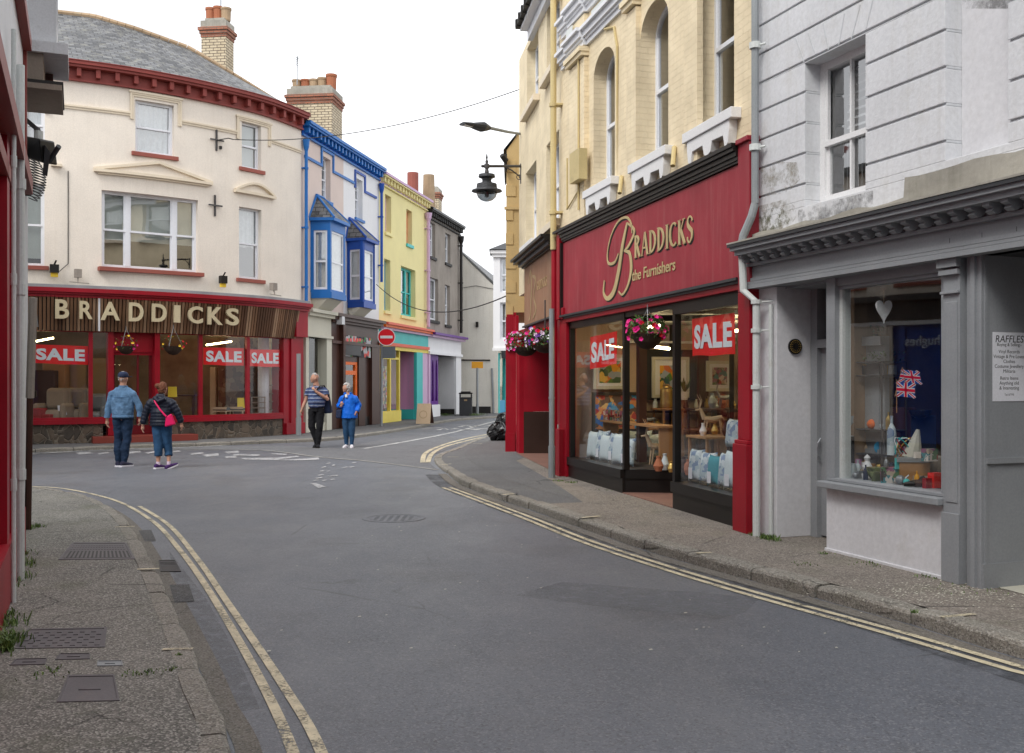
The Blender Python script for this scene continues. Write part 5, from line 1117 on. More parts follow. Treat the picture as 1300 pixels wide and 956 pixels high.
# big shop window
u0 = uB; u1 = SG.U(1201); zs1 = SG.Z(1063, 600, .02); zl = SG.Z(1055, 612, .05)
ow = MB('plaster'); ow.fbox(SG, u0-.0, u1-.03, .1, zl-.06, -.25, .0); ow.fbox(SG, u0-.01, u1, .085, .125, .0, .014); ow.build('stall_riser', wb, bevel=.006)
sl = MB('shop_grey'); sl.fbox(SG, u0-.03, u1+.0, zl-.058, zl+.0, -.2, .085); sl.fbox(SG, u0, u1, zl, zl+.035, -.2, .0); sl.build('window_sill', wb, bevel=.008)
sw = MB('shop_grey'); zg0 = zl+.035; zg1 = zt-.105
sw.fbox(SG, u0, u0+.12, zg0, zt, -.14, -.0); sw.fbox(SG, u1-.05, u1, zg0, zt, -.14, -.0); sw.fbox(SG, u0+.12, u1-.05, zg1+.03, zt, -.14, -.02); sw.fbox(SG, u0+.12, u1-.05, zg1, zg1+.03, -.14, -.045)
sw.mat('pipe_white'); sw.fbox(SG, u0+.12, u0+.16, zg0, zg1, -.14, -.05); fr = sw.build('shop_window', wb)
gp = MB('near_pane'); gp.poly([SG.P(u0+.1, zg0, -.08), SG.P(u1-.03, zg0, -.08), SG.P(u1-.03, zg1+.02, -.08), SG.P(u0+.1, zg1+.02, -.08)]); gp.build('pane', fr)
gi = MB('room_warm'); 
gi.fbox(SG, u0-.05, u0-.0, .1, zt, -1.4, -.3); gi.mat('charcoal'); gi.fbox(SG, u1+.1, u1+.15, .1, zt, -1.6, -.3); gi.fbox(SG, u0-.6, u1+.15, .1, zt, -1.7, -1.6); gi.fbox(SG, u0, u1+.1, zt, zt+.04, -1.6, -.1)
gi.mat('timber'); gi.fbox(SG, u0, u1+.1, zl-.08, zl-.02, -1.3, -.2); gi.mat('navy'); 
for i in range(12): a = u0+.9+i*.07; gi.fbox(SG, a, a+.045, zl, zt, -1.35-.03*(i % 2), -1.3-.03*(i % 2))
gi.build('shop_interior', wb)
# pilaster and splayed entrance
ps = MB('shop_grey'); a = SG.U(1202); b = SG.U(1223)
ps.fbox(SG, a, b, .1, zt, -.2, .035); ps.fbox(SG, a-.006, b+.004, .1, .62, .035, .05); ps.fbox(SG, a-.015, b+.01, 2.40, 2.44, .035, .07); ps.fbox(SG, a-.02, b+.015, 2.455, zt, .035, .085); ps.fbox(SG, a-.01, b+.006, 2.26, 2.28, .035, .06)
ps.fbox(SG, a+.03, b-.02, .70, 2.2, .035, .042); ps.build('pilaster', wb, bevel=.004)
mo = MB('shop_grey'); x = b
for w_, d in ((.035, -.03), (.03, .0), (.02, -.02), (.045, .02), (.02, -.01), (.03, .005)): mo.fbox(SG, x+.001, x+w_, .1, zt, -.2, d); x += w_
mo.build('door_moulding', wb)
s0 = SG.P(x+.001, 0, .0); s1 = s0+Vector((.75, .28, 0)); SP = Face([(s0.x, s0.y), (s1.x, s1.y)], -1)
sp = MB('shop_grey'); sp.fbox(SP, 0, .80, .1, zt, -.06, -.0); 
zz = SP.Z(1255, 587); sp.fbox(SP, .03, .80, zz-.01, zz+.03, .0, .02); sp.fbox(SP, .0, .80, .1, .28, .0, .012); sp.fbox(SP, .02, .045, .28, zt, .0, .01); sp.build('side_panel', wb)
ce = MB('charcoal'); ce.mesh([SG.P(x, zt, 0), SG.P(LG, zt, 0), SG.P(LG, zt, -2), SG.P(x, zt, -2)], [(0, 1, 2, 3)]); ce.mesh([SG.P(x, .1, -1.3), SG.P(LG, .1, -1.3), SG.P(LG, zt, -1.3), SG.P(x, zt, -1.3)], [(0, 1, 2, 3)]); ce.build('lobby_lining', wb)
# pale threshold slab
th = MB('pale_shop'); flatp = [G(1265, 745, .104), G(1300, 737, .104), G(1420, 742, .104), G(1380, 775, .104)]; th.poly(flatp); th.build('threshold_slab', wb)
# flaked paint, moss and splash stains on the old walls
gm = MB('flaked')
gm.poly([SG.P(*SG.at(x, y), .002) for x, y in ((965, 214), (985, 205), (1012, 206), (1016, 228), (1000, 244), (968, 250))]); gm.build('flaked_paint', wb); gm = MB('flaked'); gm.poly([SG.P(*SG.at(x, y), .002) for x, y in ((962, 262), (1000, 252), (1016, 270), (1000, 290), (962, 304))])
gm.build('flaked_paint', wb); gm = MB('moss'); gm.poly([SG.P(*SG.at(x, y), .003) for x, y in ((962, 268), (992, 262), (1006, 282), (964, 298))]); gm.build('moss_patch', wb); gm = MB('moss'); gm.poly([SG.P(u_, z_, .0765) for u_, z_ in ((.1, 2.98), (SG.U(1157), 2.98), (SG.U(1157), 3.03), (.1, 3.03))])
gm.build('moss_patch', wb); gm = MB('soot'); gm.poly([SG.P(nr[0]+.01, z_, -.158) if k_ else SG.P(nr[1]-.01, z_, -.158) for z_, k_ in ((4.25, 0), (4.8, 0), (4.8, 1), (4.45, 1))]); gm.build('soot_stain', wb); gm = MB('soot'); gm.poly([SG.P(u_, z_, .002) for u_, z_ in ((wr[0]-.1, 2.99), (wr[1]+.1, 2.99), (wr[1]+.1, wr[2]-.02), (wr[0]-.1, wr[2]-.02))])
gm.build('soot_stain', wb)
# paper notice
nt_ = thing('paper_notice', 'white paper shop notice taped to the grey panel by the entrance', 'notice', SP.P(.3, 1.5, .02))
u_, z1 = SP.at(1260, 421.5, .002); z0 = SP.Z(1260, 509.5, .002); hh = z1-z0; wd = hh*.62
m = MB('notice'); m.fbox(SP, u_, u_+wd, z0, z1, .002, .004); m.build('sheet', nt_)
m = MB('ink'); L = [('RAFFLES', .078, .02), ('Buying & Selling:-', .036, 0), ('', .03, 0), ('Vinyl Records', .038, 0), ('Vintage & Pre Loved', .038, 0), ('Clothes', .038, 0), ('Costume Jewellery', .038, 0), ('Militaria', .038, 0), ('', .03, 0), ('Retro Items', .038, 0), ('Anything old', .038, 0), ('& Interesting', .038, 0), ('', .02, 0), ('Tel: 07770', .022, 0)]
z = z1-.065*hh*1.3
for s, sz, sh in L:
    if s: text(m, s, sz*.95, SP, u_+wd/2, z-sz*.4, .0042, .0005, 0, sh*8, sx=1.0, align='CENTER')
    z -= (.062 if s == 'RAFFLES' else .05)*hh*1.42 if s else .03*hh
m.build('lettering', nt_)
# downpipe between the two buildings
dp = MB('pipe_white'); U = .09
P0 = [SG.P(U+.03, z, d) for z, d in ((9.5, .09), (3.35, .09))]; dp.mat('galv'); dp.tube(P0, .037, 10); dp.mat('galv')
dp.tube([SG.P(U+.03, 3.35, .09), SG.P(U+.01, 3.22, .12), SG.P(U-.06, 3.04, .17), SG.P(U-.07, 2.95, .18)], .040, 10)
dp.mat('pipe_white'); UL = U+.10; dp.tube([SG.P(U-.07, 2.95, .18), SG.P(U-.05, 2.5, .17), SG.P(UL, 2.38, .12), SG.P(UL, .1, .12)], .037, 10)
for z in (4.9, 3.9): dp.lathe(SG.P(U+.03, z, .09), [(.046, -.03), (.058, -.03), (.058, .03), (.046, .03)], 10); dp.tube([SG.P(U+.03, z, .09), SG.P(U+.12, z, .03)], .012, 6)
for z in (2.38, 2.1, 1.55): dp.lathe(SG.P(UL, z, .12), [(.044, -.02), (.054, -.02), (.054, .02), (.044, .02)], 10); dp.tube([SG.P(UL, z, .12), SG.P(UL+.12, z, .02)], .009, 6)
dp.tube([SG.P(UL+.11, 2.35, .03), SG.P(UL+.11, .1, .03)], .02, 8)
dp.build('downpipe', wb)
# ------------------------------------------------ yellow brick furnishing shop
bb = thing('shop_building', 'yellow brick building with a large red furnishing shopfront', 'building', SB_.P(3, .1, 0))
FT = 4.04; FB = 2.60; TOP = 9.2
def arch_loop(u0, u1, z0, zs, n=12):
    r = (u1-u0)/2; return [(u0, z0), (u1, z0)]+[(u0+r+r*math.cos(math.pi*i/n), zs+r*.72*math.sin(math.pi*i/n)) for i in range(n+1)]
aw = []
for x0, ysp, x1, ysill in ((753.5, 104, 780.5, 233), (813.5, 48, 848.5, 197), (886, -14, 932, 158)):
    u0 = SB_.U(x0); u1 = SB_.U(x1); zs = SB_.Z(x0, ysp); aw.append([u0, u1, SB_.Z(x0, ysill), zs])
zs = sum(a[3] for a in aw[:2])/2; zb = 4.42
for a in aw: a[3] = zs; a[2] = zb
w_ = MB('yellow_brick'); w_.prism(SB_, [[(0, FT-.1), (LB, FT-.1), (LB, TOP), (0, TOP)]]+[arch_loop(a[0], a[1], a[2], a[3]) for a in aw], -.28, 0)
shell(w_, SB_, 0, LB, 2.95, TOP, 6); w_.fbox(SB_, .12, LB-.12, 3.3, 3.4, -5.9, -.28)
for x0, x1 in ((722.5, 741.5), (795, 807), (868, 885)): w_.fbox(SB_, SB_.U(x0, .07), SB_.U(x1, .07), FT, 6.45, .0005, .07)
w_.build('wall', bb)
for i, a in enumerate(aw):
    W = chord(SB_, a[0], a[1]); w0 = W.w; rec = .2; f = MB('upvc'); r = w0/2; fw = .05
    def al(e, zlo): 
        rr = r-e; return [(e, zlo), (w0-e, zlo)]+[(r+rr*math.cos(math.pi*k/12), a[3]+(r*.72-e)*math.sin(math.pi*k/12)) for k in range(13)]
    f.prism(W, [al(0, a[2]), al(fw, a[2]+fw)], -rec-.05, -rec)
    zm = a[2]+(a[3]+r*.72-a[2])*.47
    f.fbox(W, fw, w0-fw, zm-.025, zm+.025, -rec-.05, -rec+.005); f.fbox(W, fw, fw+.04, a[2]+fw, zm, -rec-.06, -rec-.03); f.fbox(W, w0-fw-.04, w0-fw, a[2]+fw, zm, -rec-.06, -rec-.03)
    f.fbox(W, fw, fw+.035, zm, a[3], -rec-.04, -rec-.01); f.fbox(W, w0-fw-.035, w0-fw, zm, a[3], -rec-.04, -rec-.01); fr = f.build('window', bb)
    g = MB('pane'); g.poly([W.P(q[0], q[1], -rec-.03) for q in al(.02, a[2]+.02)]); g.build('pane', fr)
    s = MB('white'); s.fbox(W, -.17, w0+.17, a[2]-.11, a[2]-.0, .0005, .12); s.fbox(W, .0, w0, a[2]-.04, a[2]+.01, -.2, .0005); 
    lo = a[2]-.11; pts = [(-.08, lo), (w0+.08, lo), (w0+.08, lo-.10), (w0+.05, lo-.24), (w0-.02, lo-.28), (w0-.06, lo-.14), (w0*.5+.12, lo-.13), (w0*.5+.08, lo-.24), (w0*.5, lo-.27), (w0*.5-.08, lo-.24), (w0*.5-.12, lo-.13), (.06, lo-.14), (.02, lo-.28), (-.05, lo-.24), (-.08, lo-.10)]
    s.prism(W, [pts[::-1]], .0005, .10); s.build('sill', fr, bevel=.006)
    if i: 
        k = MB('blind'); k.fbox(W, .25, w0-.05, a[2]+.05, a[2]+.6, -rec-.2, -rec-.19); k.mat('gold'); k.fbox(W, .18, .25, a[2]+.05, a[2]+.65, -rec-.2, -rec-.18); k.fbox(W, .18, w0-.05, a[2]+.6, a[2]+.65, -rec-.2, -rec-.18); k.build('leaning_frame', fr)
# grey string cornices breaking forward over the pilasters
cz = MB('lead'); cz.mats = []; cz.mat('white'); M['white'] 
P = paint('cornice_grey', (.78, .79, .82), .55, .04, .1, (.6, .6, .6)); cz.mats = []; cz.mat('cornice_grey')
for z0, off in ((6.62, 0), (7.12, 0)):
    for a_, b_, e in [(0, LB, 0)]+[(SB_.U(x0, .07)-.03, SB_.U(x1, .07)+.03, .09) for x0, x1 in ((722.5, 741.5), (795, 807), (868, 885))]:
        a_ = a_ if e == 0 else a_
        for k, (h0, h1, d) in enumerate(((0, .07, .06), (.07, .11, .10), (.11, .20, .15), (.20, .25, .22))): cz.fbox(SB_, a_, b_, z0+h0, z0+h1, .001 if e == 0 else d*.7, d*.7+e*.6-.002*(e > 0))
cz.build('string_cornice', bb)
for x0, x1 in ((722.5, 741.5), (795, 807), (868, 885)):
    cp_ = MB('yellow_brick_plain'); a_, b_ = SB_.U(x0, .07), SB_.U(x1, .07); cp_.fbox(SB_, a_-.02, b_+.02, 6.47, 6.53, .001, .13); cp_.fbox(SB_, a_-.035, b_+.035, 6.53, 6.6, .001, .16); cp_.fbox(SB_, a_, b_, 6.6, 7.1, .001, .069); cp_.build('pilaster_cap', bb)
pn = MB('pipe_white'); pn.fbox(SB_, SB_.U(752), SB_.U(783), 6.93, 7.07, .001, .02); pn.fbox(SB_, SB_.U(727), SB_.U(735), 6.92, 7.08, .101, .11); pn.build('frieze_panel', bb)
cb = MB('pipe_yellow'); u = SB_.U(785); cb.tube([SB_.P(u-.5, 6.6, .02), SB_.P(u-.12, 6.5, .02), SB_.P(u, 6.2, .02), SB_.P(u+.0, 4.15, .02)], .02, 6); u = SB_.U(741.5); cb.tube([SB_.P(u, 6.5, .09), SB_.P(u, 4.2, .09)], .016, 6); cb.tube([SB_.P(SB_.U(727), 5.1, .09), SB_.P(SB_.U(727), 4.3, .09), SB_.P(SB_.U(742), 4.5, .09)], .014, 6)
cb.fbox(SB_, SB_.U(723, .2), SB_.U(735, .2), 4.6, 5.05, .071, .2); cb.build('cable', bb)
for x in (793, 861): 
    u = SB_.U(x); s = MB('pipe_yellow'); s.tube([SB_.P(u-.07, 4.38, .02), SB_.P(u+.05, 4.13, .09)], .03, 8); s.build('vent_spout', bb)
# black cornice and red fascia
bc = MB('black'); x0 = -.05; x1 = LB-.205
for h0, h1, d in ((FT-.06, FT-.02, .17), (FT-.10, FT-.06, .15), (FT-.15, FT-.10, .12), (FT-.19, FT-.15, .10), (FT-.215, FT-.19, .085)): bc.fbox(SB_, x0 if h0 > FT-.1 else .2, x1, h0, h1-.001, .0, d)
bc.fbox(SB_, .165, .20, FB+.06, FT-.225, .0, .11); bc.build('shop_cornice', bb)
fa = MB('red_sign'); fa.fbox(SB_, .2, x1+.0, FB+.06, FT-.225, -.05, .06); fas = fa.build('fascia', bb)
tr = MB('charcoal'); tr.fbox(SB_, .165, x1, FB+.03, FB+.06, -.05, .12); tr.fbox(SB_, .165, x1, FB+.0, FB+.03, -.05, .09); tr.mat('red'); tr.fbox(SB_, .2, x1, FB-.06, FB, -.05, .07); tr.build('fascia_trim', bb)
# signwriting
LT = MB('gold'); LS = MB('dark')
def stroke(mb, F, pts, ws, d0, d1, n=10):
    """calligraphic ribbon through (u,z) points with varying widths"""
    P = [Vector((p[0], p[1], 0)) for p in pts]; C_ = []; 
    for i in range(len(P)-1):
        a = P[max(i-1, 0)]; b = P[i]; c = P[i+1]; d = P[min(i+2, len(P)-1)]
        for k in range(n):
            t = k/n; C_.append((.5*((2*b)+(-a+c)*t+(2*a-5*b+4*c-d)*t*t+(-a+3*b-3*c+d)*t**3), ws[i]+(ws[i+1]-ws[i])*t))
    C_.append((P[-1], ws[-1])); A = []; B = []
    for i, (p, w) in enumerate(C_):
        t = (C_[min(i+1, len(C_)-1)][0]-C_[max(i-1, 0)][0]); nn_ = Vector((-t.y, t.x)).normalized()*w/2; A.append((p.x+nn_.x, p.y+nn_.y)); B.append((p.x-nn_.x, p.y-nn_.y))
    for i in range(len(A)-1):
        q = [A[i], A[i+1], B[i+1], B[i]]; mb.mesh([F.P(a_, b_, d0) for a_, b_ in q]+[F.P(a_, b_, d1) for a_, b_ in q], [(0, 1, 2, 3), (7, 6, 5, 4), (0, 1, 5, 4), (2, 3, 7, 6)])
def fa_at(x, y): return SB_.at(x, y, .06)
Bs = [[(803, 296), (802, 284), (796, 276), (786, 281), (777, 298), (772, 320), (773, 334), (781, 333), (786, 322)], [(797, 283), (791, 312), (786, 345), (780, 370), (772, 379), (767, 372), (768, 356)], [(797, 283), (806, 293), (800, 310), (793, 319)], [(794, 319), (800, 322), (802, 342), (798, 362), (791, 374), (786, 370)]]
Wd = [[.02, .03, .035, .03, .025, .03, .04, .04, .03], [.05, .09, .11, .10, .06, .05, .035], [.02, .05, .05, .02], [.02, .06, .08, .05, .03, .02]]
for pts, ws in zip(Bs, Wd):
    q = [fa_at(*p) for p in pts]; stroke(LT, SB_, q, ws, .064, .072); stroke(LS, SB_, [(a_+.022, b_-.022) for a_, b_ in q], ws, .0605, .063)
def serif(ch):
    T, t = .17, .07   # thick and thin strokes of a roman letter in a box one unit high
    if ch == 'I': return .30, [('l', .15, 0, .15, 1, T)], [(0, .3, 0), (0, .3, 1)]
    if ch == 'R': return .72, [('l', .15, 0, .15, 1, T), ('a', .15, .76, .36, .24, -90, 90, T), ('l', .32, .52, .62, .0, T)], [(0, .30, 0), (0, .15, 1), (.52, .74, 0)]
    if ch == 'A': return .80, [('l', .08, 0, .38, 1, t), ('l', .40, 1, .70, 0, T), ('l', .20, .33, .58, .33, t)], [(-.02, .2, 0), (.58, .84, 0)]
    if ch == 'D': return .78, [('l', .15, 0, .15, 1, T), ('a', .15, .5, .52, .5, -90, 90, T)], [(0, .2, 0), (0, .2, 1)]
    if ch == 'C': return .72, [('a', .42, .5, .36, .5, 50, 310, T)], []
    if ch == 'K': return .76, [('l', .15, 0, .15, 1, T), ('l', .18, .42, .60, 1, t), ('l', .30, .56, .66, 0, T)], [(0, .30, 0), (0, .30, 1), (.50, .76, 0), (.48, .72, 1)]
    if ch == 'S': return .56, [('s', [(.50, .80), (.42, .95), (.25, 1), (.10, .88), (.10, .70), (.28, .54), (.46, .40), (.46, .16), (.28, 0), (.12, .04), (.05, .22)], [.10, .07, .09, .14, .18, .2, .2, .16, .09, .07, .10])], []
def signword(mb, F, word, u, zf, h, k, d0, d1, du=0, dz=0):
    """zf(u): base line height; letters slope with the painted line"""
    for ch in word:
        w, st, se = serif(ch); 
        def m(p): return (u+du+p[0]*h*k, zf(u)+dz+p[1]*h)
        for s in st:
            if s[0] == 'l': stroke(mb, F, [m((s[1], s[2])), m((s[3], s[4]))], [s[5]*h*k]*2, d0, d1, 1)
            elif s[0] == 'a':
                _, cx, cz_, rx, rz, a0, a1, T = s; n = 10; P_ = []; w2 = []
                for i in range(n+1): 
                    t_ = R(a0+(a1-a0)*i/n); c_ = abs(math.cos(t_)); P_.append(m((cx+rx*math.cos(t_), cz_+(rz-.04)*math.sin(t_)))); w2.append((.06+(T-.05)*c_**1.3)*h*k)
                stroke(mb, F, P_, w2, d0, d1, 1)
            else: stroke(mb, F, [m(p) for p in s[1]], [x*h*k*.85 for x in s[2]], d0, d1, 3)
        for a_, b_, zz_ in se: stroke(mb, F, [m((a_, zz_*.97+.015)), m((b_, zz_*.97+.015))], [.035*h]*2, d0, d1, 1)
        u += (w+.10)*h*k
    return u
uR0 = fa_at(806, 330)[0]; uR1 = fa_at(880.5, 300)[0]; zb0 = fa_at(806, 328)[1]; zb1 = fa_at(878, 307)[1]
h0 = fa_at(870, 279)[1]-fa_at(870, 311)[1]
tot = sum(serif(c)[0]+.10 for c in 'RADDICKS')-.1; k = (uR1-uR0)/(tot*h0)
zf = lambda u: zb0+(zb1-zb0)*(u-uR0)/(uR1-uR0)
signword(LT, SB_, 'RADDICKS', uR0, zf, h0, k, .064, .072); signword(LS, SB_, 'RADDICKS', uR0, zf, h0, k, .0605, .063, .02, -.02)
u2, z2 = fa_at(803, 357); u3 = fa_at(858, 342)[0]
tw = MB('gold'); text(tw, 'the Furnishers', 1, Face([(0, 0), (1, 0)], 1), 0, 0, 0, .001, .01, shear=.1); xs = max(v.x for v in tw.v); tw.v = []; 
text(LT, 'the Furnishers', .20, SB_, u2, z2, .064, .006, .002, shear=.1, sx=(u3-u2)/(xs*.20))
LT.build('signwriting', fas); LS.build('lettering_shadow', fas)
# end pilasters of the red shopfront
pr = MB('red_sign'); a_ = LB-.20; E_ = LB+.05; pr.fbox(SB_, a_, E_, 2.5, FT-.05, -.1, .10); pr.mat('red'); pr.fbox(SB_, a_, E_, 1.02, 2.499, -.1, .10); pr.fbox(SB_, a_-.04, E_+.01, .1, .98, -.1, .14); pr.fbox(SB_, a_-.03, E_, .981, 1.019, -.1, .125); pr.mat('red_sign'); pr.fbox(SB_, a_+.001, E_+.01, FT-.049, FT, -.1, .13)
pr.build('pilaster', bb, bevel=.006)
pl = MB('red'); pl.fbox(SB_, -.0, .35, .1, FB, -.1, .06); pl.fbox(SB_, .02, .165, FB, FT-.02, -.1, .12); pl.fbox(SB_, .0, .30, FB-.0, FB+.18, -.1, .10); pl.fbox(SB_, .03, .24, .1, .85, .06, .14); pl.build('pilaster', bb, bevel=.006)
# recessed entrance: two display windows with glass returns
uP1 = SB_.U(792); uP2 = SB_.U(856); uE = a_-.06; zr = .42; zi = FB-.06
ri = MB('black'); 
ri.fbox(SB_, .35, uP1, .1, zr-.12, -.12, .02); ri.fbox(SB_, .35, uP1, zr-.12, zr, -.12, .05)
ri.fbox(SB_, uP2, uE, .1, zr-.12, -.12, .02); ri.fbox(SB_, uP2, uE, zr-.12, zr, -.12, .05)
A1 = SB_.P(uP1, 0, 0); A2 = SB_.P(uP1+.55, 0, -1.35); R1 = Face([(A1.x, A1.y), (A2.x, A2.y)], -1); LR1 = (A2-A1).length
B1 = SB_.P(uP2, 0, 0); B2 = SB_.P(uP2-.2, 0, -1.35); R2 = Face([(B2.x, B2.y), (B1.x, B1.y)], -1); LR2 = (B2-B1).length
ri.fbox(R1, .02, LR1, .1, zr-.12, -.1, -.0); ri.fbox(R1, .02, LR1, zr-.12, zr, -.1, .02)
R2 = Face([(B1.x, B1.y), (B2.x, B2.y)], 1)
ri.fbox(R2, .02, LR2, .1, zr, -.1, .0); ri.build('stall_riser', bb)
fr = MB('black')
for u in (uP1-.03, uP2-.03): fr.fbox(SB_, u-.0, u+.07, zr, zi, -.07, .01)
fr.fbox(SB_, .35, uP1, zi-.1, zi, -.07, .01); fr.fbox(SB_, uP2, uE, zi-.14, zi, -.07, .01); fr.fbox(SB_, .35, .42, zr, zi, -.07, .01)
fr.fbox(R1, .05, LR1, zi-.12, zi-.04, -.06, .0); fr.fbox(R1, LR1-.06, LR1, zr, zi, -.06, 0); fr.fbox(R2, .05, LR2, zi-.12, zi-.04, -.06, 0); fr.fbox(SB_, uP1+.04, uP2, zi-.07, zi, -.07, -.0)
sf_ = fr.build('shop_window_frame', bb)
gl = MB('shop_pane')
for F, x0, x1 in ((SB_, .38, uP1), (SB_, uP2, uE), (R1, .02, LR1), (R2, .02, LR2)): gl.poly([F.P(x0, zr, -.03), F.P(x1, zr, -.03), F.P(x1, zi, -.03), F.P(x0, zi, -.03)])
gl.build('pane', sf_)
it = MB('room_beige'); it.fbox(SB_, .0, LB-.02, .1, zi+.1, -3.1, -3.0); it.fbox(SB_, .02, .1, .1, zi, -3, -.1); it.fbox(SB_, LB-.12, LB-.05, .1, zi, -3, -.1)
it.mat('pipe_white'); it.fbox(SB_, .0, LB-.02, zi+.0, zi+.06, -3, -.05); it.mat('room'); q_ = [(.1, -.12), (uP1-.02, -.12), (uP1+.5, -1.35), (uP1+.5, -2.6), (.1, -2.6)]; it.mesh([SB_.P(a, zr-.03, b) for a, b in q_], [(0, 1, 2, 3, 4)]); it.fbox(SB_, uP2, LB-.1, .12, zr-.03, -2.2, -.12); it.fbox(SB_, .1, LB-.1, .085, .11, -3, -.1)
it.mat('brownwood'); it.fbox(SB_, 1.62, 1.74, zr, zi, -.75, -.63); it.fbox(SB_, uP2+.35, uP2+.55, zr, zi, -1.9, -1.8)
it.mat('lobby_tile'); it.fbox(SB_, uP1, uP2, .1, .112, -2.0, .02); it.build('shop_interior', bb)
tl = [(SB_.P(1.7, 2.32, -1.6), SB_.P(3.4, 2.30, -1.6)), (SB_.P(3.2, 2.0, -2.4), SB_.P(3.9, 2.0, -2.4)), (SB_.P(.9, 2.15, -1.2), SB_.P(1.5, 2.1, -1.2))]
for i, (p, q) in enumerate(tl): tubelight(p, q, ('long lit strip light over the red shop entrance', 'lit strip light deep inside the right half of the red shop', 'lit strip light behind the left sale banner of the red shop')[i])
lgd = MB('tube_light')
sale_banner(SB_, 750, 783.5, 428, 469, 420.5, 462, -.06, 'red sale banner in window left of the red shop entrance')
sale_banner(SB_, 878.5, 932.5, 405, 452, 397, 450, -.06, 'red sale banner in window right of the red shop entrance')
hanging_basket(Vector((SB_.P(SB_.U(822, .1), 0, .1).x, SB_.P(SB_.U(822, .1), 0, .1).y, EYE+(HY-428)/FPX*13.1)), .20, 'hanging basket of pink petunias and red geraniums at the red shop entrance', ['petal_pink', 'petal_pink', 'petal_red'], 46, 4, .33)
# ------------------------------------------------ plain yellow building beyond
fb = thing('shop_building', 'plain pale yellow building with a faded wooden shop sign and red piers', 'building', SF.P(3, .1, 0))
hs = [px_rect(SF, 667.5, 681, 224, 322), px_rect(SF, 693.6, 709.8, 182, 284)]; z0_ = (hs[0][2]+hs[1][2])/2; z1_ = (hs[0][3]+hs[1][3])/2; hs = [(h[0], h[1], z0_, z1_) for h in hs]
h2 = [px_rect(SF, 669, 683.5, 65, 148), px_rect(SF, 694.3, 710.5, 6, 100)]; z0u = (h2[0][2]+h2[1][2])/2; z1u = (h2[0][3]+h2[1][3])/2; hs += [(h[0], h[1], z0u, z1u) for h in h2]
TF = 8.35; w_ = MB('yellow_brick_plain'); wallgrid(w_, SF, SF.U(659), LF, 3.4, TF, hs, -.28, 0); shell(w_, SF, SF.U(659), LF, 2.72, TF, 5); w_.build('wall', fb)
for i, r in enumerate(hs): window(SF, fb, *r, rec=.17, fm='upvc', cur='net' if i % 2 else 'blind', cov=.5, sill=(('white' if i == 0 else 'cream_trim'), .12, .12, .12))
gt = MB('dark'); g0 = SF.U(655.5, .3); gt.fbox(SF, g0, LF, TF+.05, TF+.15, .20, .32); n = 9
for i in range(n): u = g0+(LF-g0)*(i+.5)/n; gt.fbox(SF, u-.04, u+.04, TF+.03, TF+.17, .18, .345)
gt.build('gutter', fb); sf_ = MB('cornice_grey'); sf_.fbox(SF, g0+.1, LF, TF-.02, TF+.05, .0, .24); sf_.fbox(SF, g0+.1, LF, TF-.2, TF-.02, 0, .10); sf_.build('soffit', fb)
rowroof(fb, SF, g0+.1, LF, TF+.16, .25, 2.4, 1.3)
pipe(SF, fb, LF-.12, 3.75, 9.0, .14, .05, 'pipe_yellow')
bs = MB('black'); ftz = 4.05; x0, x1 = SF.U(654, .2), SF.U(709)
for h0, h1, d in ((ftz-.05, ftz, .30), (ftz-.1, ftz-.05, .24), (ftz-.17, ftz-.1, .17), (ftz-.2, ftz-.17, .1)): bs.fbox(SF, x0 if h0 > 3.9 else x0+.2, x1, h0, h1-.001, .0, d)
bs.build('shop_cornice', fb)
fz0 = 2.68; fsn = MB('faded_sign'); fsn.fbox(SF, x0+.25, x1-.03, fz0+.03, ftz-.2, -.05, .05); fo = fsn.build('fascia', fb); fo['label'] = 'faded bare fascia with ghost lettering'
gs = MB('gold_pale'); ug = SF.U(672, .06); 
stroke(gs, SF, [(ug-.15, 3.5), (ug+.1, 3.72), (ug+.25, 3.4), (ug+.15, 3.1), (ug+.05, 2.85), (ug-.1, 2.8)], [.03, .06, .08, .1, .08, .03], .051, .056); stroke(gs, SF, [(ug+.35, 3.6), (ug+.7, 3.5), (ug+.5, 3.2), (ug+.75, 2.95), (ug+.4, 2.8)], [.04, .08, .04, .08, .03], .051, .056); text(gs, 'RADDICKS', .24, SF, ug+.85, 3.28, .051, .006, 0, sx=.95); gs.build('signwriting', fo)
ft = MB('charcoal'); ft.fbox(SF, x0+.2, x1, fz0, fz0+.03, -.05, .09); ft.fbox(SF, x1-.03, x1, fz0, ftz-.2, -.05, .09); ft.build('fascia_trim', fb)
rp = MB('red'); rp.fbox(SF, -.0, .42, .1, 2.68, -.3, .0); rp.fbox(SF, .0, .40, 2.3, 3.0, 0.0, .06); rp.fbox(SF, SF.U(711), LF-.0, .1, 3.95, -.1, .03); rp.fbox(SF, .42, x1, 2.5, 2.68, -.1, .0); rp.build('pilaster', fb, bevel=.006)
rpipe = MB('red'); rpipe.tube([SF.P(LF-.14, z, .12) for z in (.1, 3.8)], .05, 8); rpipe.build('red_pipe', fb)
stn = MB('ledge'); stn.fbox(SF, SF.U(706.5), SF.U(711)-.001, .1, .9, -.1, .02); stn.mat('red'); stn.fbox(SF, SF.U(706.5), SF.U(711)-.001, .9, 2.68, -.1, .02); stn.build('pier_base', fb)
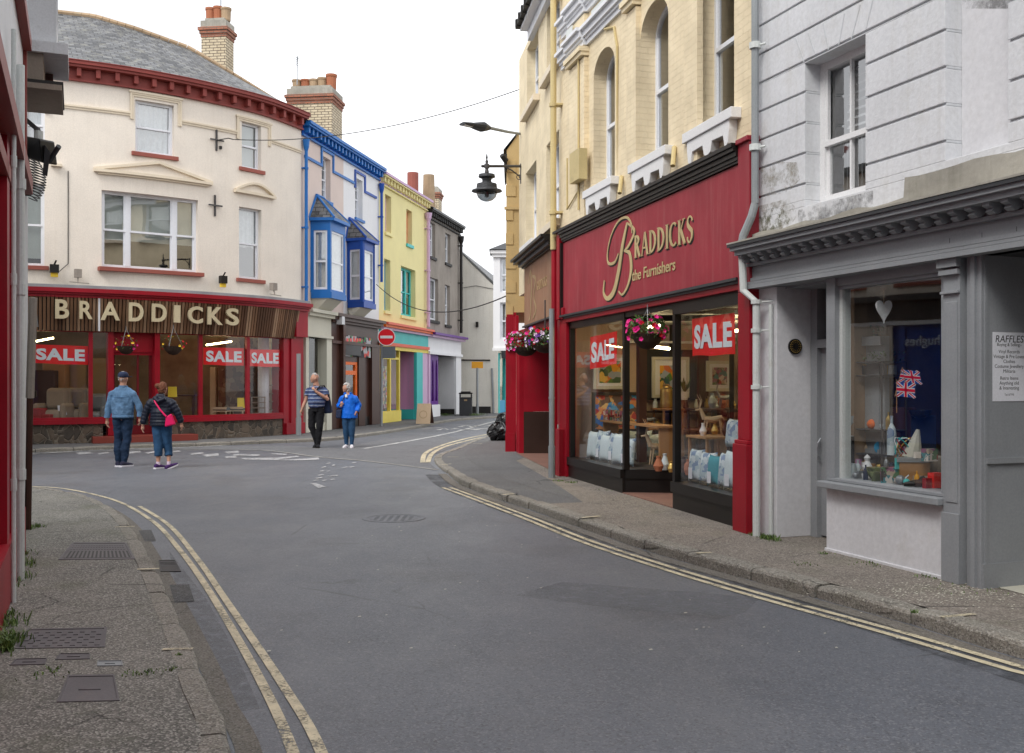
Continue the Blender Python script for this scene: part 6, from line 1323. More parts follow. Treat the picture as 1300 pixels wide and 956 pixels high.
# lobby wall facing the camera: red boarding above brown tiles
q0 = SF.P(.42, 0, -.1); RW = Face([(q0.x, q0.y), (q0.x+.95, q0.y+.0)], -1)
lw_ = MB('red'); lw_.fbox(RW, 0, .62, .98, 2.5, -.15, .0); lw_.mat('red_dark'); lw_.fbox(RW, 0, .62, 2.44, 2.5, 0, .03); lw_.build('lobby_wall', fb); lt_ = MB('tile_brown'); lt_.fbox(RW, 0, .62, .1, .975, -.15, .015)
for i in range(14):
    for j in range(12): 
        if (i+j) % 2: lt_.fbox(RW, .01+i*.043, .01+i*.043+.034, .13+j*.07, .13+j*.07+.02, .0152, .024)
lt_.build('lobby_tiles', fb)
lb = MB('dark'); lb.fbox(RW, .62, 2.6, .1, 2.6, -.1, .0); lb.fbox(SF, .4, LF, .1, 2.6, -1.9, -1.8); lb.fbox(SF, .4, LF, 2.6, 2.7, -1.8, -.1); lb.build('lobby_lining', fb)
lf_ = MB('lobby_tile'); lf_.poly([SF.P(.4, .106, .05), SF.P(SF.U(706), .106, .05), SF.P(SF.U(706), .106, -1.8), SF.P(.4, .106, -1.8)]); lf_.build('lobby_floor', fb)
sg = MB('shop_pane'); ux = SF.U(699); sg.poly([SF.P(ux, .6, -.05), SF.P(SF.U(706.5), .6, -.05), SF.P(SF.U(706.5), 2.5, -.05), SF.P(ux, 2.5, -.05)]); sg.build('pane', fb)
# ------------------------------------------------ tan building with quoins
tb = thing('quoined_building', 'narrow tan building end with block quoins beyond the red pier', 'building', (.2, 23, .1))
T = Face([(-.135, 22.05), (.35, 22.05)], -1); w_ = MB('tan'); zt = EYE+(HY-170)/FPX*22; zk = EYE+(HY-190)/FPX*22
w_.prism(T, [[(0, 3.1), (.6, 3.1), (.6, zt+.1), (.26, zt), (.02, zk)]], -4, 0); z = 3.0
while z < zk-.3: w_.fbox(T, .0, .16 if int(z*3) % 2 else .22, z, z+.24, .0005, .02); z += .52
z = EYE+(HY-264)/FPX*22; w_.fbox(T, -.03, .4, z-.03, z+.03, .0, .04)
w_.build('wall', tb); r = MB('red'); r.fbox(T, .0, .225, .1, 3.1, -4, 0); r.fbox(T, .02, .18, 2.3, 3.05, .0, .08); r.fbox(T, -.01, .2, .1, .5, .0, .03); r.build('pier', tb); r = MB('slate'); r.mesh([T.P(-.05, zk, .05), T.P(.26, zt+.05, .05), T.P(.26, zt+.05, -4), T.P(-.05, zk, -4)], [(0, 1, 2, 3)]); r.build('roof', tb)
# ================================================================== near left building (seen at a grazing angle)
NL = Face([(-.955, 1.0), (-5.2, 11.0)], -1); LN = NL.L[-1]
nb = thing('red_building', 'near left building with peeling red boards and a white oriel above', 'building', (-3.5, 6, .1))
uW = NL.U(22)
w_ = MB('red'); w_.fbox(NL, 0, uW, .1, 3.3, -.25, 0); w_.build('wall', nb)['label'] = 'red boarded lower wall'
w_ = MB('stained'); w_.fbox(NL, uW, LN, .1, 9, -.25, 0); w_.fbox(NL, 0, uW, 3.3, 9, -.25, -.02); shell(w_, NL, 0, LN, .1, 9, 7); w_.build('wall', nb)['label'] = 'white rendered wall'
w_ = MB('red'); 
for px in (2, 8, 14, 18): u = NL.U(px); w_.fbox(NL, u-.25 if px < 10 else u-.12, u, .1, 3.28, .001, .05)
w_.fbox(NL, 0, uW-.05, .1, .5, .001, .07); w_.mat('maroon'); w_.fbox(NL, 0, uW+.1, 3.28, 3.42, .0, .12); w_.fbox(NL, 0, uW, 3.0, 3.1, .001, .06); w_.build('pilaster', nb)
w_ = MB('old_white'); w_.fbox(NL, 0, NL.U(21), 3.43, 4.5, -.02, .05); w_.mat('maroon'); w_.fbox(NL, NL.U(21), NL.U(21)+.1, 3.43, 4.55, -.02, .08); w_.fbox(NL, 0, NL.U(21), 4.5, 4.6, -.02, .12); w_.fbox(NL, 0, NL.U(15), 3.5, 3.58, .05, .065); w_.build('sign_board', nb)
w_ = MB('brownwood'); w_.fbox(NL, NL.U(14), NL.U(24), 3.0, 6.5, .0, .02); w_.build('stained_boarding', nb)
# oriel
u0 = NL.U(25); u1 = NL.U(29.8); p = .31
w_ = MB('old_white'); w_.fbox(NL, u0, u0+.1, 4.72, 9, .0, p); w_.fbox(NL, u1-.1, u1, 4.72, 9, .0, p); w_.fbox(NL, u0+.1, u1-.1, 4.72, 5.0, .0, p); w_.fbox(NL, u0+.1, u1-.1, 6.3, 9, .0, p-.05); w_.fbox(NL, (u0+u1)/2-.03, (u0+u1)/2+.03, 5, 6.3, .2, p-.02)
ow = w_.build('oriel_window', nb); g = MB('pane'); g.poly([NL.P(u0+.1, 5, p-.05), NL.P(u1-.1, 5, p-.05), NL.P(u1-.1, 6.3, p-.05), NL.P(u0+.1, 6.3, p-.05)]); g.build('pane', ow)
w_ = MB('old_white'); w_.fbox(NL, u0-.15, u1+.04, 4.62, 4.72, .0, p+.10); w_.build('sill', ow)
w_ = MB('timber'); w_.fbox(NL, u0-.1, u1-.05, 4.36, 4.62, .0, .20); w_.mat('brownwood'); w_.fbox(NL, u1-.2, u1-.04, 4.36, 4.61, .201, .27); w_.mat('timber'); w_.fbox(NL, u0-.2, u1+.02, 4.27, 4.32, .0, .36); w_.mat('dark'); w_.fbox(NL, u0-.2, u1+.02, 4.32, 4.35, .0, .37); w_.build('timber_bracket', ow)
for x, m, r in ((19.5, 'galv', .016), (27.5, 'pipe_white', .032)):
    u = NL.U(x, .1); mm = MB('pipe_white'); mm.tube([NL.P(u, .1, .09), NL.P(u, 4.0, .09)], r, 10)
    for z in (.9, 2.3, 3.1): mm.lathe(NL.P(u, z, .09), [(r, -.04), (r*1.3, -.04), (r*1.3, .04), (r, .04)], 10)
    if x == 20: mm.mat('charcoal'); mm.tube([NL.P(u, .1, .09), NL.P(u, .75, .09)], r*1.15, 10)
    mm.build('downpipe', nb)['label'] = 'white plastic downpipe' if x > 22 else 'grey downpipe with dark foot'
# floodlight
fl = thing('floodlight', 'black floodlight on a bracket high on the near left wall', 'floodlight', D(45, 190, 9.6))
m = MB('iron'); a = D(26, 146, 9.6); b = D(47, 164, 9.5); m.tube([a, b], .022, 8); m.tube([b, D(49, 176, 9.45)], .03, 8); m.mat('pipe_white'); m.lathe(D(49, 172, 9.45), [(.0, -.04), (.04, -.04), (.04, .04), (0, .04)], 10); m.build('arm', fl)
m = MB('black'); c = D(44, 190, 9.45); q = [D(29, 172, 9.6), D(50, 176, 9.3), D(54, 207, 9.3), D(27, 198, 9.6)]; dpt = Vector((.05, .2, .02))
m.hexa([q[3], q[2], q[2]+dpt, q[3]+dpt, q[0], q[1], q[1]+dpt, q[0]+dpt]); m.build('housing', fl, bevel=.015)
m = MB('charcoal'); cc = q[2]+dpt*.5; m.tube([D(55, 182, 9.1)+dpt, D(62, 205, 9.4)], .025, 6); m.hexa([D(54, 222, 9.3), D(60, 224, 9.3), D(60, 224, 9.5), D(54, 222, 9.5), D(57, 184, 9.3), D(64, 194, 9.3), D(64, 194, 9.5), D(57, 184, 9.5)]); m.build('visor', fl)
sp_ = thing('wire_wall_guard', 'black coiled wire guard below the floodlight on the near left wall', 'wire guard', D(45, 235, 9.7))
m = MB('black'); u_ = NL.U(33); 
for i in range(16):
    z = 3.95-.028*i; uu = u_; r_ = .13*math.sin(math.pi*(i+1)/17)**.6+.04; pts = [NL.P(uu-.15+.3*k/8, z-.05*math.sin(math.pi*k/8), .02+r_*math.sin(math.pi*k/8)) for k in range(9)]; m.tube(pts, .006, 5)
m.fbox(NL, u_-.18, u_-.14, 3.5, 3.98, 0, .04); m.build('coil', sp_)
# building across the side street, only seen mirrored in the shop windows
ob = thing('opposite_building', 'cream building with a blue shopfront mirrored in the grey shop window', 'building', (-13, 17, .1))
OF = Face([(-12.6, 11.5), (-12.6, 22.2)], -1); w_ = MB('cream'); oh = [(.8+2.1*i, 1.9+2.1*i, 4.05, 5.4) for i in range(5)]+[(.8+2.1*i, 1.9+2.1*i, 5.9, 6.8) for i in range(1)]
wallgrid(w_, OF, 0, 10.7, 3.6, 7, oh); shell(w_, OF, 0, 10.7, .1, 7, 5); w_.build('wall', ob)
for r in oh: window(OF, ob, *r, mull=(.5,), cur='blind', cov=.4, sill=SB)
w_ = MB('charcoal'); w_.fbox(OF, 0, 10.7, 3.6, 3.75, 0, .3); w_.fbox(OF, 0, 10.7, 3.1, 3.6, 0, .08); w_.mat('old_white'); w_.fbox(OF, 0, 10.7, 3.0, 3.1, 0, .15); w_.build('fascia', ob)
w_ = MB('deep_blue'); w_.fbox(OF, 0, 10.7, .1, 3.0, -.1, 0)
for i in range(6): w_.fbox(OF, .2+1.9*i, .35+1.9*i, .1, 3.0, 0, .08)
w_.mat('cream'); w_.fbox(OF, 6.2, 10.7, .1, 3.0, .081, .12); w_.build('shopfront', ob)
w_ = MB('banner_white'); text(w_, 'hughes', .34, OF, 4.95, 2.5, .081, .01, 0); w_.build('shop_lettering', ob)
w_ = MB('slate'); w_.fbox(OF, -.2, 10.9, 7.001, 7.2, -5, .3); w_.build('roof', ob)
# street behind the camera: only mirrored in the glass, and it shades the lower sky
for x0, x1, y_, hgt, mt, lb_ in ((-15, -1.2, -13, 8.5, 'timber', 'weathered building behind the camera mirrored in shop glass'), (-.9, 8, -16, 9.5, 'greywall', 'tall grey rendered building behind the camera mirrored in shop glass'), (8.3, 22, -12, 8, 'greywall', 'second grey building behind the camera mirrored in shop glass')):
    kb = thing('mirrored_building', lb_, 'building', ((x0+x1)/2, y_, .1)); KF = Face([(x1, y_), (x0, y_)], -1); n_ = int((x1-x0)/2.3); KH = [(.7+2.3*i, 1.8+2.3*i, z_, z_+1.5) for i in range(n_) for z_ in (4.2, 6.4)]
    w_ = MB(mt); wallgrid(w_, KF, 0, x1-x0, 3.4, hgt, KH); shell(w_, KF, 0, x1-x0, .1, hgt, 6); w_.build('wall', kb)
    w_ = MB('white'); [w_.fbox(KF, h_[0], h_[1], h_[2], h_[2]+.08, -.2, -.1) or w_.fbox(KF, h_[0], h_[1], h_[3]-.08, h_[3], -.2, -.1) or w_.fbox(KF, h_[0], h_[1], h_[2]+.7, h_[2]+.76, -.2, -.1) for h_ in KH]; w_.build('window_frames', kb)['kind'] = 'stuff'
    w_ = MB('charcoal'); w_.fbox(KF, 0, x1-x0, .1, 3.0, -.3, -.2); w_.mat('deep_blue'); w_.fbox(KF, 0, x1-x0, 2.9, 3.4, -.2, .12); [w_.fbox(KF, a_, a_+.3, .1, 2.9, -.2, .05) for a_ in (0, (x1-x0)/3, 2*(x1-x0)/3, x1-x0-.3)]; w_.build('shopfront', kb); w_ = MB('slate'); w_.fbox(KF, -.2, x1-x0+.2, hgt+.001, hgt+.2, -6, .3); w_.build('roof', kb)
# leaning iron post on the left pavement
m = MB('brownwood'); a = G(35.5, 672, .1); b = D(38, 505, 10.2); c = D(42, 378, 10.1); m.tube([a, b], .033, 8); m.mat('greywall'); m.tube([b, c], .042, 8); m.mat('galv'); m.tube([c, D(45, 415, 10.2)+Vector((.02, -.02, 0))], .02, 6); m.mat('black'); m.lathe(D(41, 500, 10.33), [(.045, -.03), (.045, .03)], 8)
tag(m.build('leaning_post', origin=a), 'rusty brown leaning post beside the white downpipe on the left', 'post')

# ================================================================== street furniture
# no entry sign
sb = G(484, 541, .1); t = thing('road_sign', 'round red no entry sign on a grey pole before the terrace', 'road sign', sb, )
d_ = sb.y; top = EYE+(HY-418)/FPX*d_
m = MB('galv'); m.tube([sb, Vector((sb.x+.03, sb.y, top))], .05, 10); m.build('pole', t)
FN = Face([(sb.x-1, sb.y-.07), (sb.x+1, sb.y-.07)], -1); cx = 1+(491-484)/FPX*d_+.0; cz = EYE+(HY-428)/FPX*d_
m = MB('sign_red'); disc(m, FN, cx, cz, .30, .0, .02, 32); m.build('disc', t); m = MB('white'); m.prism(FN, [[(cx+.30*math.cos(k*.19635), cz+.30*math.sin(k*.19635)) for k in range(32)], [(cx+.275*math.cos(k*.19635), cz+.275*math.sin(k*.19635)) for k in range(32)]], .0205, .022); m.fbox(FN, cx-.21, cx+.21, cz-.045, cz+.045, .0205, .024); m.build('bar', t)
m = MB('sign_grey'); m.fbox(FN, cx-.13, cx+.30, EYE+(HY-455)/FPX*d_, EYE+(HY-440)/FPX*d_, 0, .02); m.build('back_plate', t)
# slim posts
def post(label, x, y, top, r, mat, z=.1, d2=None, extra=None):
    p = G(x, y, z); m = MB(mat); zt = EYE+(HY-top)/FPX*p.y; m.tube([p, Vector((p.x, p.y, zt))], r, 10); m.tube([p, p+Vector((0, 0, .5))], r*1.25, 10)
    if extra: extra(m, p, zt)
    return tag(m.build('signpost', origin=p), label, 'post', 'grey metal signposts')
post('short grey signpost beside the tall red pilaster of the curved shop', 379, 553, 449, .06, 'galv')
post('grey signpost standing in front of the faded wooden sign and flower baskets', 700.5, 606.5, 392, .043, 'galv', extra=lambda m, p, z: m.lathe(p+Vector((0, 0, 1.25)), [(.044, -.02), (.05, -.02), (.05, .02), (.044, .02)], 10))
def plate(m, p, z): m.mat('amber'); m.box(p.x-.26, p.x+.26, p.y-.03, p.y, z-.02, z+.28)
post('grey signpost with yellow plate before the gable wall', 606, 527, 467, .05, 'galv', extra=plate)
# litter bin
p = G(591, 527.5, .1); s = p.y/FPX; t = thing('litter_bin', 'black litter bin with domed lid against the cream gable', 'litter bin', p)
m = MB('charcoal'); w2 = 8*s; m.obox((p.x, p.y+.3), (1, 0), None, w2, w2*.9, .1, .1+22*s); m.mat('black'); m.obox((p.x, p.y+.3), (1, 0), None, w2*1.06, w2, .1+22*s, .1+23*s); m.build('body', t, bevel=.02)
m = MB('black'); 
for sx in (-1, 1): m.obox((p.x+sx*w2*.9, p.y+.3), (1, 0), None, w2*.1, w2*.85, .1+23*s, .1+27*s)
m.obox((p.x, p.y+.3), (1, 0), None, w2*1.08, w2, .1+27*s, .1+29*s); m.obox((p.x, p.y+.3), (1, 0), None, w2*.8, w2*.8, .1+29*s, .1+30.5*s); m.build('lid', t, bevel=.03); m = MB('gold_pale'); m.box(p.x-.07, p.x+.07, p.y+.3-w2*.9-.01, p.y+.3-w2*.9, .75, .82); m.build('plate', t)
# cardboard coloured board
p = G(537, 538, .1); t = thing('pavement_board', 'plain pale plywood board standing on the far pavement', 'sandwich board', p); s = p.y/FPX
m = MB('plywood'); h_ = 25.5*s; x0, x1 = p.x-9*s, p.x+9*s
m.hexa([(x0, p.y, .1), (x1, p.y, .1), (x1, p.y+.03, .1), (x0, p.y+.03, .1), (x0+.03, p.y+.25, .1+h_), (x1+.02, p.y+.25, .1+h_), (x1+.02, p.y+.28, .1+h_), (x0+.03, p.y+.28, .1+h_)]); m.build('front_panel', t)
m = MB('brownwood'); m.hexa([(x0, p.y+.5, .1), (x1+.1, p.y+.5, .1), (x1+.1, p.y+.53, .1), (x0, p.y+.53, .1), (x0+.03, p.y+.29, .1+h_), (x1+.03, p.y+.29, .1+h_), (x1+.03, p.y+.31, .1+h_), (x0+.03, p.y+.31, .1+h_)]); m.build('rear_panel', t)
m = MB('gold_pale'); FP = Face([(x0, p.y-.002), (x1, p.y-.002)], -1); w_ = x1-x0
m.mesh([], []); 
for k in range(24):
    a0, a1 = k*.2618, (k+1)*.2618; q = [(w_/2+rr*math.cos(a), .33+rr*math.sin(a)) for rr, a in ((.12, a0), (.12, a1), (.14, a1), (.14, a0))]
    m.poly([(x0+u, p.y+z*.25/h_*1.0+.0-.006, .1+z) for u, z in q])
m.build('painted_ring', t)
# rubbish bags
def bag(label, x, y, r, hgt, seed):
    p = G(x, y, .1); m = MB('rubbish'); rnd = random.Random(seed); c = p+Vector((0, r, hgt*.5)); n, k = 22, 14; vs = []; fs = []
    ph = [rnd.uniform(0, 6.28) for _ in range(8)]
    for i in range(k+1):
        th = math.pi*i/k
        for j in range(n):
            a = 2*math.pi*j/n; rr = 1+.10*math.sin(3*a+ph[0]+th*2)+.07*math.sin(5*a+ph[1]-th*5)+.05*math.sin(9*a+ph[2]+th*9)+rnd.uniform(-.045, .045)
            if th > 2.5: rr *= 1.1
            vs.append(c+Vector((r*rr*math.sin(th)*math.cos(a), r*rr*math.sin(th)*math.sin(a), max(-hgt*.5, -hgt*.56*math.cos(th)*rr))))
    for i in range(k):
        for j in range(n): fs.append((i*n+j, i*n+(j+1) % n, (i+1)*n+(j+1) % n, (i+1)*n+j))
    m.mesh(vs, fs); m.lathe(c+Vector((0, 0, hgt*.5)), [(.03, -.02), (.03, .03), (.07, .09), (.05, .10)], 9)
    return tag(m.build('rubbish_bag', origin=p), label, 'rubbish bag', 'black rubbish bags by the red pier')
bag('large black rubbish bag lying against the red pier', 632, 560, .26, .40, 1); bag('small black rubbish bag behind the large one at the pier', 638, 553, .22, .52, 2)
# LED street light
t = thing('street_light', 'flat grey modern street light on a thin arm from the yellow wall', 'street light', D(661, 170, 21.2))
m = MB('galv'); a = D(662, 170, 21.3); b = D(645, 167.5, 21.0); c = D(622, 162.5, 20.6); m.tube([a, b, c], [.025, .03, .035], 8); m.build('arm', t)
m = MB('charcoal'); e = D(587, 157, 20.2); ln = [c+(e-c)*k for k in (0, .12, .28, .5, .68, .72, 1)]; m.tube(ln, [(.04, .04), (.09, .07), (.16, .10), (.15, .07), (.11, .045), (.13, .045), (.12, .03)], 12); m.build('lamp_head', t)
m = MB('old_white'); q = ln[4]; m.tube([q+Vector((0, 0, -.03)), ln[6]+Vector((.02, 0, -.02))], [(.07, .02), (.07, .02)], 6); m.build('lens', t)
# heritage lantern
t = thing('wall_lantern', 'black heritage lantern with glass bowl hanging from a scrolled wall bracket', 'wall lantern', D(662, 211, 21.2))
s = 20.6/FPX; c = D(618, 211, 20.6); w0 = D(662.5, 211, 21.2)
m = MB('iron'); m.tube([w0, c+Vector((-.10, 0, 0))], .028, 8); m.tube([w0+Vector((0, 0, .05)), w0+Vector((0, 0, -.36))], .035, 8); m.tube([w0+Vector((0, 0, -.33)), w0+Vector((-.06, 0, -.2)), w0+Vector((-.2, -.05, -.1)), w0+Vector((-.36, -.1, -.03))], .014, 6); m.tube([w0+Vector((-.03+.07*math.cos(k*.7)*(.5+k*.05)-.03, 0, -.22+.07*math.sin(k*.7)*(.5+k*.05))) for k in range(9)], .009, 5)
m.lathe(c, [(.03, -.2), (.045, -.12), (.03, -.05), (.05, -.04), (.05, .04), (.025, .05), (.03, .1), (.012, .14), (.022, .17), (.004, .26)], 12); m.build('bracket', t)
m = MB('charcoal'); z = lambda y: (211-y)*s
m.lathe(c, [(.03, z(220)), (.16, z(221.5)), (.17, z(225)), (.10, z(227)), (.09, z(230)), (.11, z(232)), (.20, z(233.5)), (.21, z(239)), (.22, z(239.5)), (.25, z(240.5)), (.30, z(241.5)), (.31, z(243)), (.20, z(244))], 24); m.build('lamp_hood', t)
m = MB('bowl_glass'); m.lathe(c, [(.20, z(243.2)), (.205, z(246)), (.18, z(250.5)), (.12, z(254)), (.05, z(255.6)), (.001, z(256))], 20); m.build('glass_bowl', t); m = MB('steel'); m.lathe(c, [(.05, z(243)), (.04, z(250)), (.001, z(251))], 10); m.build('bulb', t)
# camera on the tan building
t = thing('security_camera', 'small dark security camera high on the tan wall', 'camera', D(640, 222, 21.9)); c = D(637, 197, 21.6)
m = MB('dark'); m.tube([c, c+Vector((.09, .1, -.1))], [.055, .06], 8); m.tube([c+Vector((.09, .1, -.1)), c+Vector((.09, .3, -.22))], .02, 6); m.box(c.x+.07, c.x+.11, 21.9, 22.0, c.z-.27, c.z+.1); m.build('housing', t)
m = MB('white'); q = D(663, 296, 21.3); m.box(q.x-.03, q.x+.05, q.y-.06, q.y, q.z-.16, q.z+.12); t = m.build('alarm_box', origin=q); tag(t, 'small white box on the pale yellow wall below the lantern', 'alarm box')
# overhead wires
m = MB('dark'); rag(m, D(296, 177, 27.3), D(661, 113, 21.5), .35, .011, 40); tag(m.build('overhead_wire', origin=D(661, 113, 21.5)), 'thin high wire from the cream wall to the yellow building', 'cable', 'overhead wires')
m = MB('dark'); rag(m, D(478, 361, 36.2), D(642, 376, 21.9), .62, .014, 40); tag(m.build('overhead_wire', origin=D(642, 376, 21.9)), 'low sagging dark wire from the blue bay to the tan corner', 'cable', 'overhead wires')
# anchor plates and lights on the curved wall
def cross(x, y, label):
    u, z = C.at(x, y, .03); m = MB('iron'); m.fbox(C, u-.02, u+.02, z-.28, z+.28, .005, .05); m.fbox(C, u-.20, u+.20, z-.02, z+.02, .051, .07)
    tag(m.build('wall_anchor', origin=C.P(u, z, 0)), label, 'wall anchor', 'black cross anchors on the curved wall')
cross(275, 178, 'black cross shaped anchor plate between the top floor windows'); cross(273, 261, 'black cross shaped anchor plate right of the wide middle window')
m = MB('dark'); u, z = C.at(280, 187, .02); m.fbox(C, u-.03, u+.03, z-.05, z+.03, .0, .05); u2_, _ = C.at(275, 178, .05); m.tube([C.P(u2_, C.at(275, 178, .07)[1], .08), D(290, 175.5, 27.4), D(296, 177, 27.3)], .014, 5); m.build('wire_hook', cs)
for x, y, mt, w2, lb_ in ((69, 341, 'black', .10, 'small black uplight at left above the brown fascia'), (99, 347, 'greywall', .085, 'small grey junction box above the letters R and A'), (283.5, 355, 'black', .09, 'black uplight below the right end of the wide window'), (347.5, 364, 'greywall', .085, 'grey box above the right end of the brown fascia')):
    u, z = C.at(x, y, .2); m = MB(mt); m.fbox(C, u-w2, u+w2, z-.1, z+.10, .12, .26)
    if mt == 'black': m.tube([C.P(u, z+.1, .2), C.P(u+.04, z+.2, .24)], .02, 6); m.mat('petal_yellow'); m.fbox(C, u-w2*.8, u+w2*.8, z-.2, z-.101, .14, .22)
    else: m.tube([C.P(u, z-.1, .2), C.P(u, z-.24, .25)], .015, 5); m.tube([C.P(u-.2, z-.22, .25), C.P(u+.25, z-.24, .25)], .012, 5)
    tag(m.build('fascia_light' if mt == 'black' else 'junction_box', origin=C.P(u, z, .2)), lb_, 'light' if mt == 'black' else 'electrical box')
m = MB('dark'); u = C.U(86.5, .01); m.tube([C.P(u, C.Z(86, 217), .015), C.P(u, C.Z(86, 335), .015), C.P(u-.2, C.Z(80, 345), .05)], .010, 5); m.build('wall_wire', cs)
m = MB('cream_trim'); u, z = C.at(70, 210); m.fbox(C, u-.1, u+.15, z-.03, z+.03, 0, .12); m.build('moulding_end', cs)
# flower baskets
hanging_basket(C.P(C.U(160, .5), 0, .5)+Vector((0, 0, EYE+(HY-441)/FPX*25.6)), .22, 'hanging basket of small pink and yellow flowers over the curved shop door', ['petal_pink', 'petal_yellow'], 14, 8, .45, sparse=.4)
hanging_basket(C.P(C.U(220, .5), 0, .5)+Vector((0, 0, EYE+(HY-441)/FPX*26.2)), .24, 'dry brown hanging basket right of the curved shop door', ['petal_yellow', 'petal_red'], 10, 9, .5, sparse=.5)
def bigbasket(label, px, py, d, r, n, seed, cols):
    c = D(px, py, d); t = thing('hanging_basket', label, 'flower basket', c, 'hanging flower baskets'); b = MB('basket'); b.lathe(c, [(.02, -r*.7), (r*.5, -r*.6), (r*.85, -r*.3), (r, 0), (r*.9, 0)], 16); b.build('bowl', t)
    k = MB('iron'); k.tube([c+Vector((0, 0, 0)), c+Vector((0, 0, .75))], .012, 6); k.build('chain', t); petunias(t, c, r*1.45, n, cols, (1.05, 1, .7), n*6, seed, .10)
bigbasket('overflowing basket of pale lilac and pink petunias by the red pier', 667, 441, 20.6, .26, 90, 21, ['petal_white', 'petal_pink', 'petal_white'])
bigbasket('overflowing basket of purple and white petunias nearest the signpost', 692, 437, 17.4, .22, 100, 22, ['petal_purple', 'petal_white', 'petal_pink', 'petal_red'])
# ================================================================== goods in the windows
def ftext(*a, **k): pass
def cushion(c, w, h, th, dirv, mat, label, lean=.0, tagc=None):
    """square cushion standing on a corner-rounded edge; dirv: unit vector it faces"""
    t = Vector((-dirv.y, dirv.x, 0)); n = 12; vs = []; fs = []; c = Vector(c)
    for s in (1, -1):
        for i in range(n+1):
            for j in range(n+1):
                a, b = -1+2*i/n, -1+2*j/n; q = (1-a**4)*(1-b**4); e = .90+.10*abs(a*b)**1.5*1.4
                vs.append(c+t*(a*w/2*(1-.10*(1-b*b)))+Vector((0, 0, h/2+b*h/2*(1-.10*(1-a*a))))+dirv*(s*th/2*q**.6+lean*(b+1)*h/2*-1))
    N = (n+1)**2
    for s in (0, 1):
        for i in range(n):
            for j in range(n): a = s*N+i*(n+1)+j; fs.append((a, a+1, a+n+2, a+n+1))
    m = MB(mat); m.mesh(vs, fs); o = m.build('cushion', smooth=True, origin=c); tag(o, label, 'cushion', 'cushions in the red shop windows')
    if tagc:
        m = MB('notice'); q = c+dirv*(th/2+.02)+Vector((0, 0, h*.12)); m.mesh([q-t*.035, q+t*.035, q+t*.035+Vector((0, 0, .13)), q-t*.035+Vector((0, 0, .13))], [(0, 1, 2, 3)]); m.build('price_tag', o)
    return o
outv = Vector((SB_.n.x, SB_.n.y, 0))
zb = zr
colsL = ['cushion_white', 'floral', 'cushion_white', 'floral', 'cushion_white', 'floral']
for i, x in enumerate((750, 758, 766, 774, 782, 790)):
    u = SB_.U(x, -.25); h_ = .44+.03*math.sin(i*2.2); cushion(SB_.P(u, zb-.02, -.28-.04*(i % 2)), .30, h_, .13, (outv+Vector((.1*math.sin(i*3), -.35, 0))).normalized(), colsL[i], 'pale %s cushion, %s along the left red shop window' % (('plain', 'blue flowered')[i % 2], ('first', 'second', 'third', 'fourth', 'fifth', 'sixth')[i]), .12, tagc=(i % 2 == 1))
for i, (x, m_, h_, dd) in enumerate(((812, 'cushion_white', .42, 1.05), (824, 'floral', .40, .95))): 
    u = SB_.U(x, -dd); cushion(SB_.P(u, zb, -dd), .42, h_, .14, Vector((.0, -1, 0)), m_, ('plain white cushion lying behind the entrance glass', 'blue patterned cushion behind the entrance glass')[i], .1)
spec = [(881, 'floral', .40, 'floral cushion nearest the corner post of the right window'), (893, 'floral', .38, 'pale flowered cushion second from the corner post'), (905, 'cushion_teal', .36, 'teal cushion in the middle of the right window row'), (916, 'floral', .40, 'blue flowered cushion right of the teal one'), (927, 'cushion_white', .44, 'pale cushion beside the red end pilaster')]
for i, (x, m_, h_, lb_) in enumerate(spec):
    u = SB_.U(x, -.22); cushion(SB_.P(u, zb-.01, -.24-.03*(i % 2)), .26, h_, .12, (outv+Vector((.15*math.sin(i*2), -.3, 0))).normalized(), m_, lb_, .10, tagc=(i % 2 == 0))
u = SB_.U(931, -.5); cushion(SB_.P(u, zb+.42, -.5), .36, .34, .13, outv, 'floral', 'flowered cushion stacked above the row beside the red end pilaster', .1)
# display stands
def stand(F, x, d, w_, z, label, mat='wood'):
    u = F.U(x, -d); t = thing('display_table', label, 'display table', F.P(u, zb, -d), 'small display tables in the red shop'); m = MB(mat); m.fbox(F, u-w_/2, u+w_/2, z-.03, z, -d-w_*.4, -d+w_*.4); m.build('table_top', t, bevel=.005)
    for a in (-1, 1):
        for b in (-1, 1): m = MB(mat); m.fbox(F, u+a*(w_/2-.04)-.015, u+a*(w_/2-.04)+.015, zb-.03, z-.03, -d+b*(w_*.4-.04)-.015, -d+b*(w_*.4-.04)+.015); m.build('leg', t)
    return u
s1_ = stand(SB_, 822, 1.35, .55, .86, 'low wooden table holding ornaments behind the entrance glass'); s2_ = stand(SB_, 848, 1.6, .5, 1.18, 'taller wooden table under the brass lantern'); s3_ = stand(SB_, 905, .8, .6, .92, 'wooden table with driftwood horse in the right window'); s4_ = stand(SB_, 768, .8, .6, .90, 'wooden table behind the row of white cushions')
s5_ = stand(SB_, 915, 1.7, .9, 1.22, 'wide dark table deep in the right window', 'brownwood')
# brass lantern
c = SB_.P(s2_-.06, 1.18, -1.6); t = thing('brass_lantern', 'tall brass lantern jar on the taller wooden table', 'lantern', c)
m = MB('brass'); m.lathe(c, [(.09, 0), (.10, .02), (.105, .06), (.105, .26), (.10, .3), (.06, .33), (.05, .36), (.07, .37), (.02, .39)], 18); m.build('body', t); m = MB('iron'); m.tube([c+Vector((-.05, 0, .36)), c+Vector((-.02, 0, .5)), c+Vector((.03, 0, .5)), c+Vector((.05, 0, .36))], .006, 6); m.build('handle', t)
